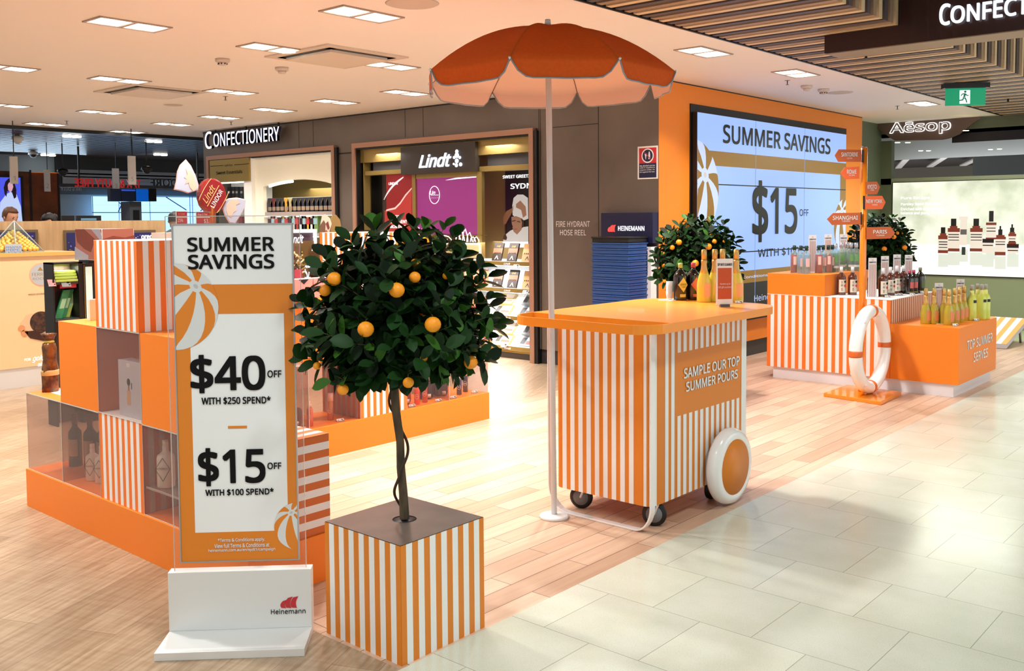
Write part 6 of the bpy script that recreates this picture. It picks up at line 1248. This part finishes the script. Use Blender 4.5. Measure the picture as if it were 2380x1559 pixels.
txp('DISCOVER MORE', bd, f, (66,686), (130,679), mat('brown ink', (90,60,40), .5), c=.002, bold=.01); txp('FOR', bd, f, (57,839), (71,832), WGL, c=.002); txp('golden', bd, f, (75,843), (118,822), WGL, c=.002, shear=.4); txp('celebrations', bd, f, (88,851), (124,838), WGL, c=.002, shear=.4)
CB = noisy(mat('print choc ball', (92,56,38), .5), (40,22,16), 30, .35, .6); pol(bd,'printed_shell',[(52,745),(60,733),(74,728),(92,735),(110,760),(124,775),(112,782),(86,775),(60,768),(46,752)],mat('print cream', (226,190,150), .5),.002,f); disc(bd,f,95,748,r*.92,CB,.004); pol(bd,'printed_drip',[(56,770),(80,768),(120,778),(126,790),(100,792),(70,786)],BRC,.005,f)
for x, y in ((50,763),(57,774)): disc(bd,f,x,y,r*.28,mat('print nut', (220,150,100), .5),.005)
mb = MB(); mb.fbox(f,f.px(0,598)[0]-.3,f.px(178,598)[0],zt_,zt_+.035,-.6,.02,mat('gold ledge', (226,178,96), .3, .3)); mb.build('ledge', t)
# pyramid of wrapped balls in a clear case
pt = thing('pyramid_display','tall clear pyramid filled with gold wrapped chocolates','chocolate pyramid',tuple(f.W(*f.px(33,590),-.3))); f9 = FY(9.95); c = f9.W(*f9.px(36,600),0); c.z = zt_+.036; GWR = mat('gold wrapper ball', (236,184,84), .3, .35, emit=.1); Hh = f9.px(33,513)[1]-c.z; BR = .21; rows = 11; q = 0
mbb = MB(); mbb.ball((0,0,0), .024, GWR, 8); me_ball = mbb.mesh('golden_ball')
for k in range(rows):
    z = c.z+.03+(Hh-.12)*k/rows; R = BR*(1-k/rows)*.92+.01; m_ = max(1, int(1.1*PI*R/.050))
    for j in range(m_):
        if q >= 100: break
        an = VA+(j-(m_-1)/2)*1.15*PI/m_; o = bpy.data.objects.new('golden_ball', me_ball); COL.objects.link(o); o.parent = pt; o.location = V(c.x+R*math.cos(an), c.y+R*math.sin(an), z)-pt.location; q += 1
mb = MB(); ce = [(c.x+BR*1.1*math.cos(VA+.5+k*PI/2)*1.1, c.y+BR*1.1*math.sin(VA+.5+k*PI/2)*1.1, c.z) for k in range(4)]; ap = (c.x,c.y,c.z+Hh); mb.add(ce+[ap], [(0,1,4),(1,2,4),(2,3,4),(3,0,4)], GLASS); mb.build('clear_case', pt, norm=False); mb = MB()
for e_ in ce: mb.tube([e_, ap], .006, EDGE, 5)
mb.build('case_edge', pt); f5 = FY(c.y-.26); mb = MB(); pbx(mb,f5,12,567,51,590,-.002,0,CW); lb_ = mb.build('label', pt); txp('FERRERO', lb_, f5, (14,588), (49,572), mat('blue ink', (70,130,200), .5), c=.002)
for k, px in enumerate((143,153,165)):
    mb = MB(); pbx(mb,f,px-4,590,px+4,602,-.1,-.04,mat('cream pack', (236,228,214), .5)); pbx(mb,f,px-2,592,px+2,599,-.04,-.038,mat('brown print', (110,80,60), .5)); tag(mb.build('small_pack'), 'small cream pack on the gold ledge, %s from the left' % nth(k), 'pack', 'small cream packs')
# black shelf with green bars, pink beauty poster box
YS = 7.55; f = FY(YS); t = thing('bar_shelf','black framed shelf with green chocolate bars, left of the orange cubes','shelving',(3.0,YS,0)); a0, b1 = f.px(121,611); a1 = f.px(192,611)[0]
mb = MB(); mb.fbox(f,a0,a0+.012,0,b1,-.16,.0,BLK); mb.fbox(f,a1-.035,a1,0,b1,-.16,0,BLK); mb.fbox(f,a0,a1,b1-.012,b1,-.16,0,BLK); mb.build('frame', t); mb = MB(); mb.fbox(f,a0+.012,a1-.035,0,b1-.012,-.16,-.15,noisy(mat('dark walnut', (104,86,72), .5), (80,66,56), 4, .3, .7, (6,6,.6))); mb.build('back_panel', t)
zsA, zsB = f.px(150,655)[1], f.px(150,741)[1]
for z in (zsA, zsB): mb = MB(); mb.fbox(f,a0+.012,a1-.035,z-.02,z,-.15,-.005,mat('graphite shelf', (60,66,66), .3)); mb.build('shelf', t)
lamp('AREA','bar_shelf_light',tuple(f.W((a0+a1)/2,b1-.03,-.06)),1.5,(1,.95,.9),size=.1)
GRL = mat('light green pack', (176,200,92), .4); GRD = mat('deep green pack', (40,130,84), .4)
for k in range(4): mb = MB(); mb.fbox(f,a0+.02,a1-.045,zsA+.002+k*.022,zsA+.020+k*.022,-.13,.01-.012*k,GRL); tag(mb.build('chocolate_bar'), 'flat light green chocolate bar, %s up in the pile' % nth(k), 'chocolate bar', 'flat green bars')
for k in range(3):
    a = f.px(134+k*13,740)[0]; fr = Fr(f.W(a,zsB+.002,-.05-.03*k), (1,0,0)); fr.u = (V(.30,0,0)+V(0,0,.93)).normalized(); mb = MB(); mb.fbox(fr,0,.055,0,.23,-.02,0,GRD if k < 2 else GRL); mb.fbox(fr,.012,.048,.08,.16,0,.001,mat('bar print', (150,190,150), .4)); tag(mb.build('chocolate_bar'), 'leaning green chocolate bar, %s from the left' % nth(k), 'chocolate bar', 'leaning green bars')
price_tag(f.W(*f.px(120,665),.02), 0, 'pink price card at the left end of the bar shelf', 'cards on the bar shelf', mat('pink card2', (240,150,150), .5), w=.028, h=.06); price_tag(f.W(*f.px(153,666),.02), 0, 'grey price card in the middle of the bar shelf', 'cards on the bar shelf', CARD, w=.035, h=.06)
mb = MB(); a_, b_ = f.px(142,662); mb.fbox(f,a_,a1-.045,zsA-.05,zsA-.021,-.13,-.02,RED); tag(mb.build('red_box'), 'flat red box under the light green bars', 'box')
ys_ = YS; XS = a1; fs2 = FY(ys_); a0, b1 = fs2.px(194,612); a1 = fs2.px(262,612)[0]; t = thing('beauty_stand','display stand with pink close-up posters above a pale picture, behind the tall striped cube','display stand',(3.6,ys_,0))
mb = MB(); mb.fbox(fs2,XS+.002,a1,0,b1,-.3,0,BLK); mb.build('body', t); mb = MB(); pbx(mb,fs2,198,620,217,745,0,.004,mat('pale picture', (206,226,214), .5, emit=.6)); pbx(mb,fs2,195,616,198,748,0,.006,GF); mb.build('picture_panel', t)
fp1 = FX(XS-.06); y1_, y0_ = -fp1.px(175,560)[0], -fp1.px(237,560)[0]; zb_p, zt_p = fp1.px(200,604)[1], fp1.px(200,532)[1]; fp2 = FY(y0_); x1_ = fp2.px(312,560)[0]
mb = MB(); mb.box(XS-.058,x1_,y0_+.002,y1_,zb_p,zt_p,mat('poster white edge', (236,226,224), .4)); mb.box(XS+.06,XS+.2,ys_+.02,ys_+.2,b1,zb_p,BLK); mb.build('poster_box', t)
mb = MB(); pbx(mb,fp1,175,532,237,604,-.001,.002,mat('poster pink', (226,130,104), .4, emit=.25)); pp = mb.build('poster', t); pol(pp,'printed_shape',[(175,604),(175,574),(206,594),(206,604)],mat('poster pale', (216,200,206), .5, emit=.3),.004,fp1); pol(pp,'printed_shape',[(212,532),(232,532),(237,548),(237,560),(226,576),(232,556)],mat('poster pale', (216,200,206), .5, emit=.3),.004,fp1); pol(pp,'printed_shape',[(175,534),(196,532),(222,556),(212,586),(196,578),(180,562)],mat('poster deep', (190,84,60), .5, emit=.15),.003,fp1)
mb = MB(); pbx(mb,fp2,238,532,312,604,-.001,.002,mat('poster pink', (226,130,104), .4, emit=.25)); pp = mb.build('poster', t); pol(pp,'printed_shape',[(238,556),(262,548),(290,552),(312,546),(312,604),(238,604)],mat('poster deep', (190,84,60), .5, emit=.15),.004,fp2)
# wooden gondola with framed panels
f = FY(12.0); t = thing('timber_gondola','long pale timber shelf unit with dark framed openings in front of the staff','shelving',(5,12,0)); TIM = noisy(mat('pale timber', (196,164,122), .5), (172,140,100), 3, .3, .7, (6,1,.6)); DWF = mat('brown frame', (100,82,58), .5); zt_ = f.px(190,513)[1]; a0, a1 = f.px(-40,520)[0], f.px(384,520)[0]
mb = MB(); mb.fbox(f,a0,a1,0,zt_,-.5,0,TIM); bd = mb.build('body', t)
for x0, x1, nm in ((-30,89,'a'),(147,262,'b'),(262,362,'c')):
    if nm == 'c': x0 = 300
    mb = MB(); pbx(mb,f,x0,535,x1,600,0,.02,DWF); pbx(mb,f,x0+6 if x0 > 0 else x0,541,x1-7,600,.02,.025,mat('blue packs', (30,34,90), .4, emit=.12)); o = mb.build('framed_opening', t)
    if nm == 'c': txp('oreo', o, f, (326,556), (352,546), WGL, c=.03, bold=.03)
    rnd = random.Random(ord(nm)); mb = MB()
    for k in range(26): x = rnd.uniform(max(x0,0)+8, x1-10); y = rnd.uniform(545,592); pbx(mb,f,x,y,x+rnd.uniform(2,6),y+rnd.uniform(1,4),.025,.03,[GOLD,mat('lilac pack', (120,100,190), .4),PAPER,RED][k%4])
    mb.build('printed_packs', o)
# staff, half hidden
def headperson(label, loc, yaw, look, hair, shirt, bun=False):
    t = thing('person', label, 'person', tuple(loc)); R = Matrix.Rotation(yaw, 3, 'Z'); lx, ly, lz = loc
    def Wp(x, y, z): q = R@V(x,y,0); return V(lx+q.x, ly+q.y, lz+z)
    mb = MB(); sh = 1.40
    mb.tube([Wp(0,0,.92),Wp(0,0,1.05),Wp(0,0,1.2),Wp(0,0,1.34),Wp(0,.0,sh+.03),Wp(0,.01,sh+.07)], [.15,.145,.165,.18,.12,.062], shirt, 18, flat=1.25, up=tuple(R@V(0,1,0)))
    for s in (-1,1): mb.tube([Wp(s*.13,0,sh-.02),Wp(s*.205,0,sh-.07),Wp(s*.235,-.01,sh-.3),Wp(s*.22,-.13,sh-.48)], [.065,.062,.05,.042], shirt, 12)
    for s in (-1,1): mb.tube([Wp(s*.09,0,.95),Wp(s*.1,0,.5),Wp(s*.1,.01,.06),Wp(s*.1,-.1,.035)], [.1,.07,.048,.04], mat('dark trousers', (26,26,32), .7), 12)
    body = mb.build('clothing', t); mb = MB(); fw = V(0,-1,0); tilt = look; hc = V(0,-.035-tilt*.04,sh+.20)
    prof = [(-.125,.02,.02),(-.115,.045,.04),(-.085,.062,.062),(-.03,.074,.086),(.03,.078,.094),(.08,.068,.082),(.115,.035,.045),(.123,.004,.004)]
    def Hp(x, y, z): c_, s_ = math.cos(tilt), math.sin(tilt); return Wp(hc.x+x, hc.y+y*c_-z*s_, hc.z+z*c_+y*s_)
    vs = []; seg = 20
    for z, rx, ry in prof:
        for k in range(seg):
            a = 2*PI*k/seg; x = rx*math.cos(a); y = ry*math.sin(a)
            if math.sin(a) < -.9 and -.06 < z < .01: y -= .018           # nose
            if z < -.08: y -= .02
            vs.append(Hp(x, y, z))
    fs = [(i*seg+k,i*seg+(k+1)%seg,(i+1)*seg+(k+1)%seg,(i+1)*seg+k) for i in range(len(prof)-1) for k in range(seg)]; mb.add(vs, fs, SKIN, True)
    mb.tube([Wp(0,.01,sh+.03),Wp(0,-.01,sh+.12)], [.055,.05], SKIN, 12)
    for s in (-1,1): mb.ball(Hp(s*.077,.0,-.01), .017, SKIN, 8, 1.5); mb.ball(Hp(s*.028,-.083,.012), .008, BLK, 6); mb.ball(Hp(s*.028,-.088,.032), .010, hair, 6, .4)
    mb.ball(Hp(0,-.082,-.055), .016, mat('lip', (160,90,80), .5), 8, .3); mb.build('head', t)
    mb = MB(); vs = []; 
    for z, r1 in ((-.02,.088),(.03,.094),(.08,.086),(.115,.06),(.135,.01)):
        for k in range(seg):
            a = 2*PI*k/seg; x = r1*.95*math.cos(a); y = r1*1.08*math.sin(a)+.008; 
            if math.sin(a) < -.35 and z < .07: y *= .55; z_ = .075
            else: z_ = z
            vs.append(Hp(x, y, z_))
    mb.add(vs, [(i*seg+k,i*seg+(k+1)%seg,(i+1)*seg+(k+1)%seg,(i+1)*seg+k) for i in range(4) for k in range(seg)], hair, True)
    if bun: mb.ball(Hp(0,.12,.02), .045, hair, 12)
    mb.build('hair', t); return t
def person_at(px, py, Y, label, yaw, look, hair, shirt, top=1.745, **k):
    f = FY(Y); a, b = f.px(px, py); headperson(label, V(a, Y, b-top), yaw, look, hair, shirt, **k)
person_at(16,478,12.9,'person with short brown hair in a dark jacket looking down behind the timber shelf',.35,.35,HAIRB,mat('dark jacket', (20,20,24), .7))
person_at(121,492,12.9,'person with black hair tied in a bun bending down behind the timber shelf',-1.1,.5,HAIR,mat('dark top', (24,22,26), .7),bun=True)
person_at(405,489,12.6,'person with black hair, back turned, beyond the end of the timber shelf',2.6,.1,HAIR,mat('black shirt', (22,22,24), .7))
# big screen with a smiling woman on the copper wall
f = FY(17.9); t = thing('wall_screen','large blue screen showing a long-haired woman in a white sweater, far left','screen',tuple(f.W(0,1.8,0))); a0, b1 = f.px(-70,406); a1, b0 = f.px(59,560); mb = MB(); mb.fbox(f,a0,a1,b0,b1,-.08,.0,BLK); sb_ = mb.build('frame', t); mb = MB(); pbx(mb,f,-68,410,52,560,0,.01,mat('screen violet', (70,80,214), .4, emit=1.1)); sc_ = mb.build('picture', t)
pol(sc_,'printed_sweater',[(-4,560),(0,470),(14,451),(24,446),(38,452),(48,480),(56,560)],mat('print sweater', (190,206,246), .5, emit=.9),.014,f); pol(sc_,'printed_hair',[(10,450),(8,436),(12,422),(20,414),(28,416),(33,426),(37,440),(37,458),(32,462),(26,444),(16,444),(14,458)],mat('print long hair', (60,36,60), .5, emit=.15),.016,f); pol(sc_,'printed_face',[(17,430),(20,424),(28,425),(30,434),(27,443),(23,447),(18,441)],mat('print face', (226,170,190), .5, emit=.8),.018,f)
# hanging checkout numbers
for i, (x0, y0, x1, y1, Y, s) in enumerate(((23,363,43,427,13.6,'1'),(103,394,118,445,16.5,'2'),(262,391,278,445,15.8,'3'),(298,362,317,429,13.6,'5'))):
    f = FY(Y); t = thing('number_board', 'narrow white hanging board, %s from the left' % nth(i), 'hanging board', tuple(f.W(*f.px(x0,y1))), 0, 'hanging number boards'); mb = MB(); pbx(mb,f,x0,y0,x1,y1,-.03,0,mat('board white', (206,204,206), .4)); b_ = mb.build('board', t); a, b = f.px((x0+x1)/2,y0); mb = MB(); mb.fbox(f,a-.005,a+.005,b,CEIL-(.0 if Y < 14.2 else .03),-.02,-.01,BLK); mb.build('rod', t); txp(s, b_, f, ((x0+x1)/2-2.5,y1-8), ((x0+x1)/2+2.5,y1-18), CARD, c=.004)
# monitors round a column
f = FY(15.0); t = thing('monitor_cluster','cluster of dark departure monitors hung on a grey column','monitors',tuple(f.W(*f.px(308,520)))); mb = MB(); pbx(mb,f,308,468,338,560,-.4,-.1,mat('column grey', (80,86,92), .6)); a, b = f.px(323,600); mb.fbox(f,f.px(308,500)[0],f.px(338,500)[0],0,1.6,-.4,-.1,mat('column grey', (80,86,92), .6)); mb.build('column', t)
for x0, x1, mt in ((256,281,mat('monitor dark', (10,20,40), .3, emit=.25)),(282,314,mat('monitor dark', (10,20,40), .3, emit=.25)),(315,346,mat('monitor blue', (0,70,160), .3, emit=.8)),(347,364,mat('monitor black', (6,8,12), .3))):
    mb = MB(); pbx(mb,f,x0,438,x1,468,-.1,0,BLK); pbx(mb,f,x0+1,439,x1-1,467,0,.004,mt); mb.build('monitor', t)
mb = MB(); pbx(mb,f,282,440,314,444,.004,.008,mat('monitor bar', (40,80,190), .4, emit=.6)); mb.build('monitor_bar', t); mb = MB(); pbx(mb,f,316,488,330,511,-.1,-.08,BLK); o = mb.build('notice', t); a, b = f.px(310,438); mb = MB(); mb.fbox(f,a,a+.02,b,CEIL-.03,-.05,-.03,BLK); mb.build('rod', t)
# mirrored duty free letters, seen from behind
f = FY(17.0); t = thing('rear_lettering','red letters read from behind on a far beam','sign',tuple(f.W(*f.px(250,430)))); RL = mat('red letter', (190,40,40), .5, emit=.35); DL_ = mat('dark letter', (26,30,34), .5); mb = MB(); pbx(mb,f,140,434,480,436,-.05,0,DGREY); mb.build('beam', t)
for px in (186,462): a, b = f.px(px,434); mb = MB(); mb.fbox(f,a-.015,a+.015,b,CEIL-.03,-.04,-.02,BLK); mb.build('rod', t)
txp('TAX & DUTY FREE', t, f, (173,434), (326,418), RL, mirror=True, bold=.02, c=.02, depth=.02, name='letters'); txp('TAX & DUTY', t, f, (141,443), (190,435), mat('pale letter', (150,160,165), .5), mirror=True, c=.02, depth=.02, name='letters'); txp('HAHNDORF', t, f, (348,433), (474,418), DL_, mirror=True, bold=.02, c=.02, depth=.02, name='letters')
# domes
for i, (px, py, Y, lb) in enumerate(((77,359,15.0,'white security camera dome under the dark ceiling, left'),(146,401,16.5,'black security camera dome beside the copper wall'),(341,395,15.0,'dark security camera dome beyond the hanging boards'),(41,325,14.6,'white round detector on the dark slatted ceiling'))):
    f = FY(Y); p = f.W(*f.px(px,py)); p2 = fl(px,py,CEIL-.09); p = p2 if p2.y < 19.3 else p; t = thing('camera_dome', lb, 'camera', (p.x,p.y,p.z), 0, 'ceiling domes'); mb = MB(); mb.lathe([(.09,.0),(.08,.05),(.03,.07)], PAPER if i in (0,3) else BLK, (p.x,p.y,p.z), 14); mb.tube([(p.x,p.y,p.z+.05),(p.x,p.y,CEIL-.03)], .010, DGREY, 6); mb.build('housing', t); mb = MB(); mb.ball((p.x,p.y,p.z), .065, BLK if i != 3 else PAPER, 12); mb.build('dome', t)
# checkout screens on the far counter
f = FY(14.0)
for i, (x0, x1, lb) in enumerate(((144,174,'black till screen left of the pair behind the timber shelf'),(179,236,'wide black till screen behind the timber shelf'))):
    t = thing('till_screen', lb, 'till', tuple(f.W(*f.px((x0+x1)/2,530))), 0, 'till screens'); mb = MB(); pbx(mb,f,x0,501,x1,530,-.05,0,BLK); b_ = mb.build('screen', t); a, b = f.px((x0+x1)/2,530); mb = MB(); mb.fbox(f,a-.02,a+.02,.95,b,-.03,-.01,BLK); mb.fbox(f,a-.1,a+.1,.94,.95,-.1,.05,BLK); mb.build('stand', t)
    if i: mb = MB(); pbx(mb,f,188,507,224,512,0,.004,mat('screen glow', (120,170,200), .4, emit=.5)); mb.build('display', t)
mb = MB(); mb.fbox(f,f.px(130,520)[0],f.px(260,520)[0],0,.94,-.4,.2,DGREY); tag(mb.build('till_counter'), 'dark till counter hidden behind the timber shelf', 'counter')
# ---- wrapped truffle sign on a copper pole
f = FY(9.3); t = thing('truffle_sign','round dark red truffle-shaped sign with twisted clear wings on a copper pole','sign',tuple(f.W(*f.px(495,520)))); t.location.z = 0; TR = mat('truffle red', (132,18,26), .3, coat=.6); a, b = f.px(497,455); r = f.px(528,455)[0]-a
mb = MB(); vs = [(a+r*.98*math.cos(k*PI/16)*(1+.02*math.sin(k*3)), b+r*1.16*math.sin(k*PI/16)) for k in range(32)]; mb.fpoly(f,vs,-.10,0,TR); bd = mb.build('disc', t, bevel=.02)
fr = Fr(f.o+V(0,-.0,0), V(.66,0,.75), V(-.75,0,.66)); 
def rot(x, y, an=math.radians(57)): return (a+x*math.cos(an)-y*math.sin(an), b+x*math.sin(an)+y*math.cos(an))
fr = Fr(f.W(a,b,.0), V(math.cos(math.radians(57)),0,math.sin(math.radians(57))), V(-math.sin(math.radians(57)),0,math.cos(math.radians(57)))); GL_ = mat('gold print', (226,170,110), .4)
txt('Lindt', bd, fr, -r*.75, r*.55, r*.18, r*.62, GL_, shear=.3, c=.006, bold=.01, res=5); txt('LINDOR', bd, fr, -r*.72, r*.62, -r*.42, -r*.1, PAPER, c=.006, bold=.006, res=5); mb = MB(); mb.fbox(fr,-r*.85,r*.8,r*.03,r*.07,.0,.006,GL_)
for s in (-1,1): mb.tube([fr.W(r*.9*math.cos(q)*1.0, s*(r*.72+r*.12*math.sin(q)), .004) for q in [PI*k/10 for k in range(1,10)]], .004, GL_, 4)
mb.build('printed_lines', bd); mb = MB(); px_, pz_ = f.px(495,485); mb.tube([(px_,9.35,0),(px_,9.35,pz_-.0),(px_,9.35,pz_+.03)], .055, mat('polished copper', (196,110,58), .25, .8), 16); mb.build('pole', t)
WL = clear('frosted wing', (214,220,240), .25, .62, .3); WLP = mat('wing print', (244,180,160), .4)
for pts, prn in ((((408,440),(413,422),(416,398),(422,384),(435,371),(446,385),(458,410),(464,430),(463,441),(450,445),(440,448),(425,443)),((444,436),(440,424),(432,428),(436,416),(430,412),(438,406),(434,392),(448,400),(456,420),(460,436),(452,444))),(((523,468),(535,462),(553,460),(574,464),(572,480),(562,500),(549,519),(536,517),(526,500),(520,482)),((528,490),(530,474),(540,464),(552,462),(560,472),(550,476),(552,488),(544,494),(540,506),(532,500)))):
    mb = MB(); mb.fpoly(f,[f.px(*p) for p in pts],-.04,-.02,WL); w_ = mb.build('wing', t, bevel=.006); mb = MB(); mb.fpoly(f,[f.px(*p) for p in prn],-.02,-.016,WLP); mb.build('printed_swirl', w_)
    mb = MB(); mb.tube([f.W(*f.px(*p),-.03) for p in pts], .006, WLP, 5, closed=True); mb.build('rim', w_)
# red price boards on a clear holder
f = FY(8.9); t = thing('price_boards','two red price boards in clear holders behind the top of the price sign','price board',tuple(f.W(*f.px(430,560)))); t.location.z = 0
for x0, y0, x1, y1 in ((411,492,436,540),(457,493,487,540)):
    mb = MB(); pbx(mb,f,x0,y0,x1,y1,-.01,0,RED); b_ = mb.build('board', t); mb = MB(); pbx(mb,f,x0-2,y0-1,x1+2,y0,-.012,.004,EDGE); pbx(mb,f,x0,504,x1,505.5,-.012,.004,PAPER); pbx(mb,f,x0-1.2,y0,x0,y1,-.012,.004,EDGE); mb.build('holder_edge', b_)
    if x0 < 420: txp('25%', b_, f, (413,516), (425,508), PAPER, c=.003); txp('BUY TO ENJOY', b_, f, (414,499), (430,496), PAPER, c=.003)
    else: txp('Buy 2 For', b_, f, (459,501), (482,496), PAPER, c=.003, bold=.01); txp('$3.', b_, f, (474,519), (485,508), PAPER, c=.003)
mb = MB(); a0, a1 = f.px(400,600)[0], f.px(500,600)[0]; b0 = f.px(450,540)[1]; mb.fbox(f,a0,a1,0,b0,-.4,.0,mat('counter pale', (224,206,196), .5)); mb.build('counter', t)
